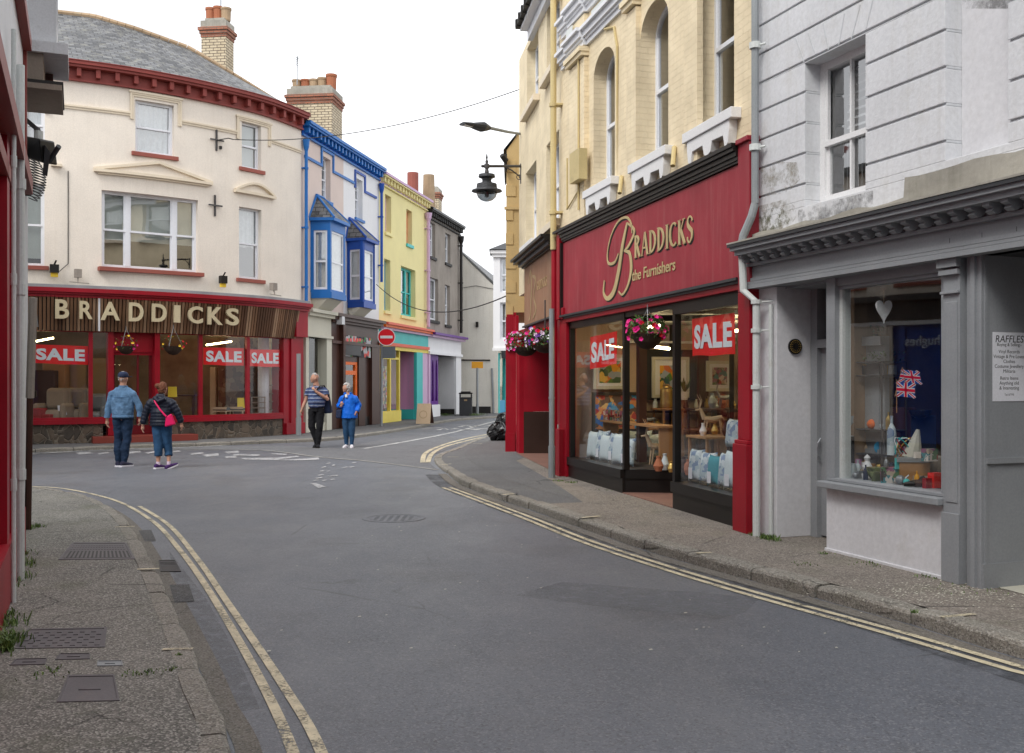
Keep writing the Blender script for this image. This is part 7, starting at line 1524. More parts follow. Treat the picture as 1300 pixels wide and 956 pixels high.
# plant in a pot
def pot(c, r, h, mat, label, plant=True, seed=1):
    t = thing('plant_pot', label, 'plant pot', c); m = MB(mat); m.lathe(c, [(r*.7, 0), (r, h*.9), (r*1.08, h), (r*.9, h), (r*.85, h*.8)], 14); m.build('pot', t)
    m = MB('leaf'); rnd = random.Random(seed)
    for _ in range(26):
        a = rnd.uniform(0, 6.28); tip = Vector(c)+Vector((math.cos(a)*r*2*rnd.random(), math.sin(a)*r*2*rnd.random(), h+.2*rnd.uniform(.5, 1.2))); b = Vector(c)+Vector((0, 0, h*.8)); s = Vector((-math.sin(a), math.cos(a), 0))*.014; md = b.lerp(tip, .6); m.poly([b-s*.4, md-s, tip, md+s])
    m.build('leaves', t)
pot(SB_.P(SB_.U(869, -1.7), 1.32, -1.7), .07, .13, 'white', 'small white pot with a thin plant left of the deep table', seed=3)
# framed pictures
def picture(F, x0, x1, yt, yb, d, mat, fm, label, mount=.0, tilt=0):
    u0, z1 = F.at(x0, yt, d); u1 = F.U(x1, d); z0 = F.Z(x0, yb, d); w_ = u1-u0; t = thing('framed_picture', label, 'picture', F.P(u0+w_/2, z0, d), 'framed pictures in the red shop')
    b = .05; m = MB(fm); 
    for q in ((u0, u0+b, z0, z1), (u1-b, u1, z0, z1), (u0+b, u1-b, z0, z0+b), (u0+b, u1-b, z1-b, z1)): m.fbox(F, *q, d, d+.04)
    m.build('frame', t); m = MB('notice' if mount else mat); m.fbox(F, u0+b, u1-b, z0+b, z1-b, d, d+.015); m.build('mount' if mount else 'image', t)
    if mount: m = MB(mat); m.fbox(F, u0+b+mount, u1-b-mount, z0+b+mount, z1-b-mount, d+.0155, d+.02); m.build('image', t)
SW = Face([tuple(SB_.P(.16, 0, -.1))[:2], tuple(SB_.P(.16, 0, -3.0))[:2]], -1)   # far side wall of the shop, it faces the camera
pn_ = MB('dark'); x0 = SW.U(818, .02); pn_.fbox(SW, x0, SW.U(884, .02), SW.Z(850, 508), SW.Z(850, 444), .005, .03); pn_.mat('white'); pn_.fbox(SW, SW.U(795), 2.85, SW.Z(850, 436), SW.Z(850, 433), .0, .05); pn_.mat('brownwood'); pn_.fbox(SW, SW.U(884), SW.U(898), .4, 2.4, .005, .05); pn_.mat('lobby_tile'); pn_.fbox(SW, SW.U(840), 2.85, SW.Z(850, 546), SW.Z(850, 543), .0, .3); pn_.build('wall_panel', bb)
picture(SW, 827, 874, 453, 505, .05, 'painting_warm', 'pale_shop', 'framed painting of orange blossoms behind the entrance', .09)
picture(SW, 753, 795, 450, 494, .06, 'painting_warm', 'pale_shop', 'framed poppy field picture behind the left sale banner', .05)
picture(SW, 751, 816, 498, 549, .12, 'painting_blue', 'dark', 'wide beach painting in blue and orange in the left window', 0)
picture(SW, 896, 930, 458, 497, .05, 'wares', 'pale_shop', 'grey framed picture right of the dark post', .06)
picture(SW, 898, 930, 503, 533, .05, 'dark', 'gold_pale', 'dark print of antlers in a thin frame', .0)
# driftwood horses / reindeer ornaments
def ornament(c, s, label, mat='wood', name='wooden_ornament'):
    t = thing(name, label, 'ornament', c); c = Vector(c); m = MB(mat); m.tube([c+Vector((-.10, 0, .20))*s, c+Vector((.0, 0, .19))*s, c+Vector((.11, 0, .22))*s], [.035*s, .04*s, .03*s], 8); m.tube([c+Vector((-.10, 0, .2))*s, c+Vector((-.15, 0, .32))*s, c+Vector((-.21, 0, .31))*s], [.03*s, .02*s, .012*s], 7)
    for x in (-.09, -.07, .08, .1): m.tube([c+Vector((x, .02*(1 if x in (-.09, .1) else -1), .19))*s, c+Vector((x*1.3, 0, .0))*s], [.014*s, .008*s], 5)
    m.tube([c+Vector((.11, 0, .22))*s, c+Vector((.2, 0, .1))*s], [.012*s, .003], 5)
    for k in (-1, 1): m.tube([c+Vector((-.16, 0, .33))*s, c+Vector((-.14, .05*k, .42))*s, c+Vector((-.18, .09*k, .5))*s], [.007*s, .006*s, .002], 5)
    m.build('body', t); return t
ornament(SB_.P(s3_, .92, -.8), 1.05, 'driftwood deer ornament on the table in the right window', 'plywood'); ornament(SB_.P(s1_+.12, .86, -1.35), .7, 'small pale deer ornament on the low wooden table', 'shop_grey'); ornament(SB_.P(s5_+.15, 1.22, -1.7), .8, 'dark deer ornament on the wide dark table', 'galv'); ornament(SB_.P(SB_.U(838, -.8), zb, -.8), 1.3, 'pale wooden deer standing among the cushions', 'plywood')
rnd = random.Random(12)
def vase(c, r, h, mat, label):
    m = MB(mat); k = rnd.uniform(.5, .9); m.lathe(c, [(r*.6, 0), (r, h*.35), (r*k, h*.7), (r*.4, h*.85), (r*.5, h), (r*.35, h*.98)], 12); tag(m.build('vase', origin=c), label, 'vase', 'vases and jars in the red shop')
wv = [('terracotta', 'terracotta', .07, .2), ('ceramic', 'pale blue', .06, .22), ('brass', 'brass', .05, .14), ('white', 'white', .05, .16), ('brownwood', 'dark brown', .06, .2), ('cushion_teal', 'teal', .05, .15)]
for i, (su, z, d, nm) in enumerate(((s1_, .86, 1.35, 'on the low wooden table'), (s3_, .92, .8, 'on the table in the right window'), (s4_, .90, .8, 'on the table behind the white cushions'), (s5_, 1.22, 1.7, 'on the wide dark table'))):
    for j in range(3): mt, cn, r, h = wv[(i*2+j) % 6]; vase(SB_.P(su-.2+.17*j, z, -d+.12*(1 if j % 2 else -1)), r, h, mt, '%s vase %s, %s' % (cn, nm, ('left one', 'middle one', 'right one')[j]))
for i, (x, dd, cn) in enumerate(((844, .5, 1), (852, .45, 2), (836, .35, 0), (868, .6, 4), (877, .7, 3))): mt, cn_, r, h = wv[cn]; vase(SB_.P(SB_.U(x, -dd), zb, -dd), r, h, mt, '%s vase on the display floor %s' % (cn_, ('left of the corner post', 'right against the corner post', 'among the white cushions', 'just behind the right window glass', 'beside the first flowered cushion')[i]))
bk = MB('wares'); 
for k in range(14): u = SB_.U(752+3*k, -.6); bk.fbox(SB_, u, u+.035, 1.0, 1.16, -.7, -.58)
o = bk.build('book_row', origin=SB_.P(SB_.U(770, -.6), 1, -.6)); tag(o, 'row of small coloured books on the shelf in the left red shop window', 'books'); sh = MB('wood'); sh.fbox(SB_, .36, uP1-.05, .97, .998, -.85, -.5); sh.fbox(SB_, .36, .40, zr-.03, .97, -.8, -.55); sh.fbox(SB_, uP1-.12, uP1-.08, zr-.03, .97, -.8, -.55); o = sh.build('shelf', origin=SB_.P(1, .97, -.6)); tag(o, 'wooden shelf along the left red shop window', 'shelf')

ordn = ('first', 'second', 'third', 'fourth', 'fifth', 'sixth', 'seventh', 'eighth')
sh = MB('brownwood'); sh.fbox(SW, SW.U(826, .2), 2.8, 1.10, 1.13, .01, .24); o = sh.build('wall_shelf', origin=SW.P(1.5, 1.1, .1)); tag(o, 'dark wall shelf below the framed blossom painting', 'shelf')
for i in range(8): mt, cn_, r, h = wv[(i*5+1) % 6]; vase(SW.P(SW.U(832+13*i, .12), 1.131, .12), r*.8, h*(.9+.25*(i % 3)), mt, '%s vase, %s from left on the dark wall shelf' % (cn_, ordn[i]))
for i in range(6): u = SB_.U(874+9.5*i, -.5); h_ = (.20, .28, .16, .25, .22, .30)[i]; vase(SB_.P(u, zb, -.5), .06, h_, ('terracotta', 'gold_pale', 'brass', 'brownwood', 'plywood', 'ceramic')[i], 'jar behind the right window cushions, %s from the corner post' % ordn[i])
for i in range(5): ornament(SB_.P(SB_.U(754+7.5*i, -.55), .998, -.55), .32+.05*(i % 2), 'tiny wooden animal, %s along the shelf behind the white cushions' % ordn[i], ('wood', 'brownwood')[i % 2])
for i, (u_, d_) in enumerate(((.9, -1.0), (2.1, -1.6), (4.6, -1.3), (5.4, -2.1))): tubelight(SB_.P(u_, 2.44, d_), SB_.P(u_+.7, 2.44, d_), 'warm strip light added to brighten the red shop, %s from the far end' % ordn[i])  # extra tubes, added only to light the red shop interior
for i, x in enumerate((75, 160, 235, 300)): p = inside(x, 428, 1.6); tubelight(Vector((p.x-.5, p.y, 3.3)), Vector((p.x+.5, p.y, 3.3)), 'warm strip light added to brighten the curved shop, %s from the left' % ordn[i])  # more added tubes, giving the curved shop stock a warm light
# ---- bric a brac in the grey shop window
zf_ = zl+.035
def gp_(x, y, d): u, z = SG.at(x, y, -d); return SG.P(u, z, -d)
t = thing('heart_ornament', 'white hanging heart at the top of the grey shop window', 'ornament', gp_(1122, 400, .14)); c = gp_(1122, 392, .14); HF = Face([tuple((c-Vector((.5, .0, 0)))[:2]), tuple((c+Vector((.5, 0, 0)))[:2])], -1)
m = MB('white'); pts = []
for i in range(32): a = i*math.pi/16; pts.append((.5+.068*math.sin(a)**3, c.z+.007*(10*math.cos(a)-5*math.cos(2*a)-2*math.cos(3*a)-math.cos(4*a))*(1.25 if math.cos(a) < 0 else 1)))
m.prism(HF, [pts], -.01, .01); m.build('heart', t); m = MB('plywood'); m.tube([c+Vector((0, 0, .04)), c+Vector((0, 0, .16))], .003, 4); m.build('string', t)
# iron etagere with garland
t = thing('wire_shelf', 'black iron shelf stand dressed with dark leaves in the grey shop window', 'shelf stand', SG.P(SG.U(1110, -.45), zf_, -.45)); m = MB('iron'); u0 = SG.U(1091, -.45); u1_ = SG.U(1135, -.45); zt_p = SG.Z(1110, 460, -.45)
for u in (u0, u1_): 
    for d in (-.32, -.58): m.tube([SG.P(u, zf_, d), SG.P(u, zt_p, d)], .007, 6)
for z in (zf_+.2, zf_+.42, zt_p-.12): m.fbox(SG, u0, u1_, z-.006, z+.006, -.58, -.32)
m.fbox(SG, u0, u1_, zt_p-.006, zt_p+.006, -.58, -.32); m.tube([SG.P((u0+u1_)/2, zt_p-.4, -.45), SG.P((u0+u1_)/2, zt_p+.25, -.45)], .015, 8); m.build('frame', t)
g = MB('leaf'); rnd = random.Random(4)
for _ in range(240): p = SG.P(rnd.uniform(u0, u1_), zt_p+rnd.uniform(0, .09), -.45+rnd.uniform(-.12, .12)) if rnd.random() < .7 else SG.P((u0+u1_)/2+rnd.gauss(0, .03), zt_p+rnd.uniform(0, .34), -.45+rnd.gauss(0, .03)); a = Vector((rnd.gauss(0, 1), rnd.gauss(0, 1), rnd.gauss(0, 1))).normalized()*.02; b = a.cross(Vector((0, 0, 1)))*.5; g.poly([p-a, p+b, p+a, p-b])
g.build('leaf_garland', t)
# union flags
def flag(c, s, lean, label):
    t = thing('small_flag', label, 'flag', c, 'paper flags in the grey shop window'); c = Vector(c); F = Face([tuple((c-Vector((s, -.05, 0)))[:2]), tuple((c+Vector((s, -.05, 0)))[:2])], -1); W_ = (F.p[1]-F.p[0]).length; h = s*1.3
    def X(u, z): return (W_/2+(u-.5)*s*1.6+lean*(z)*h, c.z+(z-.5)*h-.25*u*h*.5)
    m = MB('deep_blue'); 
    def quad(mt, P_, d): m.mat(mt); m.poly([F.P(*X(*p), d) for p in P_])
    quad('deep_blue', [(0, 0), (1, 0), (1, 1), (0, 1)], 0)
    for a, b in (((0, 0), (1, 1)), ((0, 1), (1, 0))):
        v = Vector((b[0]-a[0], b[1]-a[1])); n = Vector((-v.y, v.x)).normalized(); 
        for mt, w2, d in (('white', .09, .002), ('sign_red', .035, .004)): quad(mt, [(a[0]+n.x*w2, a[1]+n.y*w2), (a[0]-n.x*w2, a[1]-n.y*w2), (b[0]-n.x*w2, b[1]-n.y*w2), (b[0]+n.x*w2, b[1]+n.y*w2)], d)
    for mt, w2, d in (('white', .17, .006), ('sign_red', .10, .008)): quad(mt, [(.5-w2*.6, 0), (.5+w2*.6, 0), (.5+w2*.6, 1), (.5-w2*.6, 1)], d); quad(mt, [(0, .5-w2), (1, .5-w2), (1, .5+w2), (0, .5+w2)], d)
    m.build('cloth', t); m = MB('wood'); p = F.P(*X(0, 1.2), 0); q = F.P(*X(0, -1.2), 0); m.tube([p, q], .004, 5); m.build('stick', t)
flag(gp_(1150, 494, .25), .09, .0, 'front union flag, the lowest of the three flags'); flag(gp_(1151, 477, .32), .08, .25, 'rear left union flag behind the front one'); flag(gp_(1160, 478, .34), .08, -.2, 'rear right union flag behind the front one')
# mixed wares
def ware(name, label, x, y, d, fn, z=None):
    u, zz = SG.at(x, y, -d); c = SG.P(u, zz if z is None else z, -d); m = MB(); fn(m, c); o = m.build(name, origin=c); tag(o, label, name.replace('_', ' '), None)
def bottle(mat, r, h): 
    def f(m, c): m.mat(mat); m.lathe(c, [(r, 0), (r, h*.55), (r*.8, h*.68), (r*.3, h*.8), (r*.3, h), (r*.2, h)], 12)
    return f
def jar(mat, r, h, lid='ceramic'):
    def f(m, c): m.mat(mat); m.lathe(c, [(r*.9, 0), (r, .01), (r, h*.8), (r*.9, h*.84)], 16); m.mat(lid); m.lathe(c, [(r*.95, h*.84), (r*.95, h*.92), (r*.2, h*.96), (r*.15, h*1.05), (0.001, h*1.08)], 16)
    return f
def bx(mat, a, b, h, rot=.3):
    def f(m, c): m.mat(mat); m.obox((c.x, c.y), (math.cos(rot), math.sin(rot)), None, a, b, c.z, c.z+h)
    return f
def bowl(mat, r, h):
    def f(m, c): m.mat(mat); m.lathe(c, [(r*.4, 0), (r*.8, h*.4), (r, h), (r*.93, h), (r*.7, h*.4), (.001, h*.15)], 16)
    return f
def ballf(mat, r):
    def f(m, c): m.mat(mat); m.ball(c+Vector((0, 0, r)), r, 12, 8)
    return f
ware('lidded_jar', 'pale blue lidded jar in the left corner of the grey shop window', 1079, 592, .18, jar('ceramic', .055, .13), zf_)
ware('silver_clock', 'small silver clock right of the pale blue jar', 1092, 592, .17, bx('steel', .025, .015, .065), zf_)
ware('camouflage_bowl', 'green camouflage patterned bowl on the window floor', 1112, 592, .2, bowl('camo', .085, .11), zf_)
ware('patterned_box', 'black and red checked box on the window floor', 1130, 592, .16, bx('wares', .075, .05, .13, -.3), zf_)
ware('jewellery_tray', 'long sparkling jewellery tray in the middle of the window', 1160, 570, .3, bx('carpet' if 'carpet' in M else 'galv', .14, .06, .035, -.2), zf_+.18)
ware('tray_plinth', 'brown box carrying the jewellery tray', 1160, 590, .3, bx('wood', .12, .05, .178, -.2), zf_)
ware('blue_handbag', 'bright turquoise purse leaning on the brown box', 1143, 585, .2, bx('turquoise', .045, .012, .09, .2), zf_+.12)
ware('leather_shoe', 'brown leather shoe at the right of the window floor', 1178, 600, .2, lambda m, c: (m.mat('brownwood'), m.tube([c+Vector((-.11, 0, .03)), c+Vector((-.02, 0, .035)), c+Vector((.06, 0, .05)), c+Vector((.1, 0, .07))], [(.02, .03), (.04, .035), (.035, .05), (.03, .06)], 10)), zf_)
ware('red_scarf', 'folded red and white cloth at the right end of the window', 1187, 590, .22, bx('banner_red', .05, .03, .12, .5), zf_)
ware('orange_glass_ball', 'orange glass pumpkin on the iron shelf', 1107, 530, .42, ballf('orange', .045), zf_+.42)
ware('blue_bottle', 'tall checked blue bottle beside the flags', 1132, 520, .38, bottle('floral', .04, .34), zf_+.21)
ware('gold_lidded_jar', 'glass jar with gold rim on the top iron shelf', 1097, 480, .42, jar('navy', .04, .10, 'brass'), zt_p-.11)
ware('white_figurine', 'white china figurine at the left front of the window', 1101, 575, .25, lambda m, c: (m.mat('white'), m.lathe(c, [(.04, 0), (.03, .05), (.045, .1), (.02, .15), (.03, .18), (.001, .21)], 12)), zf_)
ware('plush_boot', 'cream boot shaped ornament behind the jewellery tray', 1158, 550, .42, lambda m, c: (m.mat('pale_shop'), m.tube([c, c+Vector((.02, 0, .1)), c+Vector((.05, 0, .24))], [(.09, .06), (.06, .05), (.015, .015)], 10)), zf_+.2)
ware('dark_vase', 'dark round vase behind the orange pumpkin', 1128, 545, .5, bowl('black', .06, .14), zf_+.3)
ware('glass_goblet', 'clear glass goblet at the left edge of the window', 1079, 515, .2, lambda m, c: (m.mat('ceramic'), m.lathe(c, [(.035, 0), (.006, .01), (.006, .09), (.03, .12), (.035, .18), (.03, .18)], 12)), zf_+.36)
ware('stand_under_goblet', 'dark narrow pedestal at the left edge of the window', 1079, 590, .24, bx('dark', .03, .03, .358, 0), zf_)
for i, (x, d, h, mt) in enumerate(((1118, .6, .5, 'posters'), (1146, .62, .62, 'brownwood'), (1172, .7, .55, 'navy'))): ware('stacked_box', ('speckled', 'dark brown', 'navy blue')[i]+' tall box at the back of the grey shop window', x, 590, d, bx(mt, .10, .06, h, -.3), zf_)

more = [('china_cup', 'white china cup left of the camouflage bowl', 1098, .15, bowl('white', .03, .05), 0), ('glass_vase', 'clear small vase behind the silver clock', 1089, .26, bottle('ceramic', .03, .15), 0), ('teddy_bear', 'brown stuffed toy on the lowest iron shelf', 1100, .45, ballf('plywood', .045), .2), ('blue_plate', 'round blue plate standing on the lowest iron shelf', 1118, .45, lambda m, c: (m.mat('skyblue'), m.ball(c+Vector((0, 0, .06)), 1, 14, 8, (.06, .012, .06))), .2), ('brass_candlestick', 'brass candlestick at right end of the middle iron shelf', 1128, .44, bottle('brass', .025, .16), .42), ('red_tin', 'small red tin left on the middle iron shelf', 1096, .44, bx('red', .03, .03, .06), .42), ('green_bottle', 'green glass bottle left on the top iron shelf', 1106, .45, bottle('camo', .028, .12), None), ('silver_teapot', 'silver teapot in front of the checked box', 1143, .12, lambda m, c: (m.mat('steel'), m.ball(c+Vector((0, 0, .04)), .04, 12, 8), m.tube([c+Vector((.03, 0, .04)), c+Vector((.07, 0, .08))], [.01, .005], 6)), 0),
 ('patterned_shoe', 'black shoe with pointed toe before the brown box', 1163, .12, lambda m, c: (m.mat('black'), m.tube([c+Vector((-.1, 0, .02)), c+Vector((-.02, 0, .03)), c+Vector((.07, 0, .05))], [(.008, .015), (.03, .025), (.03, .045)], 10)), 0), ('striped_cloth', 'red and blue striped cloth on the right side of the tray', 1180, .3, bx('wares', .05, .04, .1, .4), .20), ('picture_frame', 'small silver picture frame behind the white figurine', 1108, .38, bx('galv', .06, .01, .15, .2), 0), ('toy_boat', 'cream toy boat hull on the jewellery tray', 1170, .33, bx('cream', .06, .02, .05, .1), .215), ('beaded_necklaces', 'tangle of beads hanging at the back of the tray', 1150, .36, lambda m, c: [(m.mat(('brass', 'red', 'turquoise', 'white')[k % 4]), m.tube([c+Vector((.07*math.cos(a*.6+k), .03*math.sin(a*.6+k)+.01*k, .08+.09*math.sin(a*.6))) for a in range(11)], .005, 4)) for k in range(8)], .2), ('dark_jug', 'tall brown jug left behind the plush boot', 1141, .5, bottle('brownwood', .05, .3), .1), ('black_hat', 'round black hat on the tall boxes at the right', 1168, .62, bowl('black', .10, .07), .53), ('lace_mat', 'pale lace mat under the wares on the window floor', 1130, .3, bx('pale_shop', .32, .13, .006, -1.23), -.003)]
for n_, lb_, x, d, fn, dz_ in more: ware(n_, lb_, x, 590, d, fn, zt_p-.11 if dz_ is None else zf_+dz_)
kinds = [lambda k: bowl(k, .035, .05), lambda k: bottle(k, .022, .13), lambda k: jar(k, .03, .07, 'brass'), lambda k: ballf(k, .028), lambda k: bx(k, .03, .02, .08, .4)]; cols = ['brass', 'wares', 'white', 'camo', 'red', 'steel', 'turquoise', 'wood', 'floral', 'pink', 'navy', 'amber']
for r_, (d, z, where, xs) in enumerate(((.13, 0, 'front row on the window floor', range(1073, 1190, 13)), (.34, .07, 'second row on the low step', range(1080, 1150, 9)), (.52, .22, 'third row on the raised step', range(1085, 1180, 12)), (.45, .42, 'the middle iron shelf', range(1093, 1134, 7)), (.46, 9, 'the top iron shelf', range(1093, 1134, 8)))):
    for i, x in enumerate(xs): ware('small_ornament', '%s small ornament from left in the grey shop window, %s' % ((ordn+('ninth', 'tenth'))[i % 10], where), x, 590, d, kinds[(i*3+r_) % 5](cols[(i*5+r_*4) % 12]), zt_p-.11 if z == 9 else zf_+z)
for d0, d1, z in ((.26, .42, .07), (.44, .62, .22)):
    m = MB('timber'); m.fbox(SG, SG.U(1066, -d0), SG.U(1190, -d0), zf_-.05, zf_+z, -d1, -d0); tag(m.build('display_step', origin=SG.P(SG.U(1120, -d0), zf_, -d0)), ('low front' if z < .1 else 'taller rear')+' wooden display step in the grey shop window', 'display step')
# ---- furniture in the curved shop
def shop_z(): return .5
def armchair(x, back, s, label, mat='tan_cloth'):
    u = C.U(x, -back); c = C.P(u, .5, -back); t = thing('armchair', label, 'armchair', c, 'armchairs in the curved shop'); 
    def B(n, x0, x1, y0, y1, z0, z1): m = MB(mat); m.box(c.x+x0*s, c.x+x1*s, c.y+y0*s, c.y+y1*s, c.z+z0*s, c.z+z1*s); m.build(n, t, bevel=.09)
    B('seat', -.3, .3, -.35, .3, .12, .42); B('backrest', -.32, .32, .2, .42, .3, 1.0); B('backrest_cushion', -.28, .28, .08, .25, .45, .98); B('arm', -.44, -.28, -.38, .3, .05, .6); B('arm', .28, .44, -.38, .3, .05, .6)
armchair(69, .95, .95, 'beige button back armchair at the left of the curved shop'); armchair(93, 1.25, .95, 'second beige armchair just right of the first'); armchair(121, 1.3, .8, 'pale armchair behind the narrow pane left of the door', 'galv')
for x, lb_ in ((48, 'red box seat at the far left of the curved shop window'), (60, 'smaller red stool beside the red box seat')):
    u = C.U(x, -.7); c = C.P(u, .5, -.7); m = MB('red_cloth'); m.box(c.x-.22, c.x+.16, c.y-.2, c.y+.2, .5, .95 if x < 50 else .8); tag(m.build('red_stool', origin=c, bevel=.03), lb_, 'stool', 'red stools in the curved shop')
m = MB('notice'); q = inside(79, 525, .55); m.mesh([q+Vector((-.1, 0, 0)), q+Vector((.12, 0, -.03)), q+Vector((.06, .05, .2)), q+Vector((-.14, .05, .2))], [(0, 1, 2, 3)]); tag(m.build('price_card', origin=q), 'white price card leaning on the beige armchair', 'price card')
for i, (x, y0, y1, back, w2, mt, lb_) in enumerate(((68, 440, 512, 2.0, .30, 'wood', 'upright rolled brown carpet behind the leftmost banner'), (85, 445, 505, 2.2, .5, 'gold_pale', 'tan padded headboard behind the armchairs'), (52, 470, 508, 1.9, .35, 'brownwood', 'dark brown cabinet at far left of the curved shop'), (124, 455, 500, 1.9, .28, 'gold_pale', 'tan upholstered panel left of the door'), (270, 466, 520, 2.0, .09, 'plywood', 'pale upright post behind the third banner'))):
    p = inside(x, y1, back); q = inside(x, y0, back); m = MB(mt); m.box(p.x-w2, p.x+w2, p.y, p.y+.3, .5, max(q.z, .9)); tag(m.build('shop_stock', origin=p, bevel=.03), lb_, 'shop furniture')
m = MB('rug'); a = inside(277, 520, 1.8); b = inside(352, 520, 1.1); RF_ = Face([(a.x, a.y), (b.x, b.y)], -1); m.fbox(RF_, 0, (Vector(b)-Vector(a)).to_2d().length, .8, 2.9, 0, .02); o = m.build('hanging_rug', origin=a); tag(o, 'patterned brown rug hung across the back of the right window', 'rug')
def wchair(x, lb_):
    u = C.U(x, -.6); c = C.P(u, .5, -.6); t = thing('wooden_chair', lb_, 'chair', c, 'wooden chairs in the curved shop')
    for n, q in (('seat', (-.2, .2, -.2, .2, .36, .40)), ('backrest', (-.2, .2, -.22, -.19, .44, .52)), ('leg', (-.2, -.17, -.22, -.18, 0, .36)), ('leg', (.17, .2, -.22, -.18, 0, .36)), ('leg', (-.2, -.17, .17, .2, 0, .36)), ('leg', (.17, .2, .17, .2, 0, .36))):
        m = MB('plywood'); m.box(c.x+q[0], c.x+q[1], c.y+q[2], c.y+q[3], .5+q[4]*.8, .5+q[5]*.8); m.build(n, t)
    m = MB('sign_grey'); m.box(c.x-.19, c.x+.19, c.y-.15, c.y+.19, .83, .90); m.build('seat_cushion', t)
wchair(281, 'pale wooden chair left of the yellow card in the right window'); wchair(302, 'pale wooden chair below the yellow card in the right window')
for x, y0, y1, bk_, w2, lb_ in ((306, 505, 518, .35, .10, 'yellow card standing on a wooden chair back'), (219, 491, 504, .35, .12, 'yellow poster beside the red haired woman')):
    p = inside(x, y1, bk_); q = inside(x, y0, bk_); m = MB('card_yellow'); m.hexa([(p.x-w2, p.y, p.z), (p.x+w2, p.y, p.z), (p.x+w2, p.y+.01, p.z), (p.x-w2, p.y+.01, p.z), (p.x-w2-.03, p.y+.1, q.z), (p.x+w2-.05, p.y+.1, q.z), (p.x+w2-.05, p.y+.11, q.z), (p.x-w2-.03, p.y+.11, q.z)]); tag(m.build('yellow_card', origin=p), lb_, 'card')
for x, y0, lb_ in ((328, 505, 'short dark lattice rack at right end of the curved shop'), (340, 490, 'tall dark lattice rack beside the white column')):
    p = inside(x, 530, .45); q = inside(x, y0, .45); m = MB('timber'); 
    for k in range(5): m.box(p.x-.2, p.x+.2, p.y, p.y+.03, .55+(q.z-.55)*k/4, .58+(q.z-.55)*k/4)
    for k in (-.2, 0, .17): m.box(p.x+k, p.x+k+.03, p.y-.01, p.y, .5, q.z+.03)
    tag(m.build('lattice_rack', origin=p), lb_, 'rack', 'lattice racks in the curved shop')
p = inside(222, 525, .8); m = MB('navy'); t = thing('dining_table', 'dark dining table behind the window right of the door', 'table', Vector((p.x, p.y, .5))); m = MB('brownwood'); m.box(p.x-.5, p.x+.6, p.y-.2, p.y+.4, 1.22, 1.26); m.build('table_top', t)
for a in (-.45, .5):
    for b in (-.15, .32): m = MB('brownwood'); m.box(p.x+a, p.x+a+.06, p.y+b, p.y+b+.06, .5, 1.22); m.build('leg', t)
# ================================================================== people
def skin_obj(name, chains, mat, parent, voxel=.012, smooth=3, origin=None, noisy=0, extra=None, ends=None):
    """one continuous surface: tapered tubes and balls fused with a voxel remesh. chains: list of [(pt, (rx, ry)), ...]"""
    m = MB(mat)
    for ch in chains:
        pts = [c[0] for c in ch]; rs = [c[1] if isinstance(c[1], tuple) else (c[1], c[1]) for c in ch]
        m.tube(pts, rs, 14)
        if ends is None: ends = name == 'body'
        for p, r in ((pts[0], rs[0]), (pts[-1], rs[-1])):
            if not ends and (max(r) > .1 or p is pts[-1]): continue
            m.ball(p, 1, 12, 8, (r[0]*.98, r[1]*.98, min(r)*.98))
        if len(pts) > 2:
            for p, r in zip(pts[1:-1], rs[1:-1]): 
                if max(r) < .085: m.ball(p, min(r)*.99, 10, 6)
    if extra: extra(m)
    o = m.build(name, parent, origin=origin)
    rm = o.modifiers.new('r', 'REMESH'); rm.mode = 'VOXEL'; rm.voxel_size = voxel; rm.use_smooth_shade = True
    sm = o.modifiers.new('s', 'SMOOTH'); sm.iterations = smooth; sm.factor = .6
    if noisy:
        tx = bpy.data.textures.new('folds', 'CLOUDS'); tx.noise_scale = .09; tx.noise_depth = 2
        dm = o.modifiers.new('d', 'DISPLACE'); dm.texture = tx; dm.strength = noisy; dm.mid_level = .5
    return o
def V(*a): return Vector(a)
class Person:
    """local frame: x = the person's screen right, y = away from the camera, z up; the origin stands between the feet"""
    def __init__(s, label, px, py, H, rz=0, lean=0):
        s.o = G(px, py, 0); s.H = H; s.k = H/1.75; s.rz = rz; s.t = thing('person', label, 'person', s.o)
        s.c, s.s = math.cos(rz), math.sin(rz)
    def p(s, x, y, z): x *= s.k; y *= s.k; z *= s.k; return s.o+Vector((x*s.c-y*s.s, x*s.s+y*s.c, z))
    def ch(s, L): return [(s.p(*q[:3]), tuple(v*s.k for v in (q[3] if isinstance(q[3], tuple) else (q[3], q[3])))) for q in L]
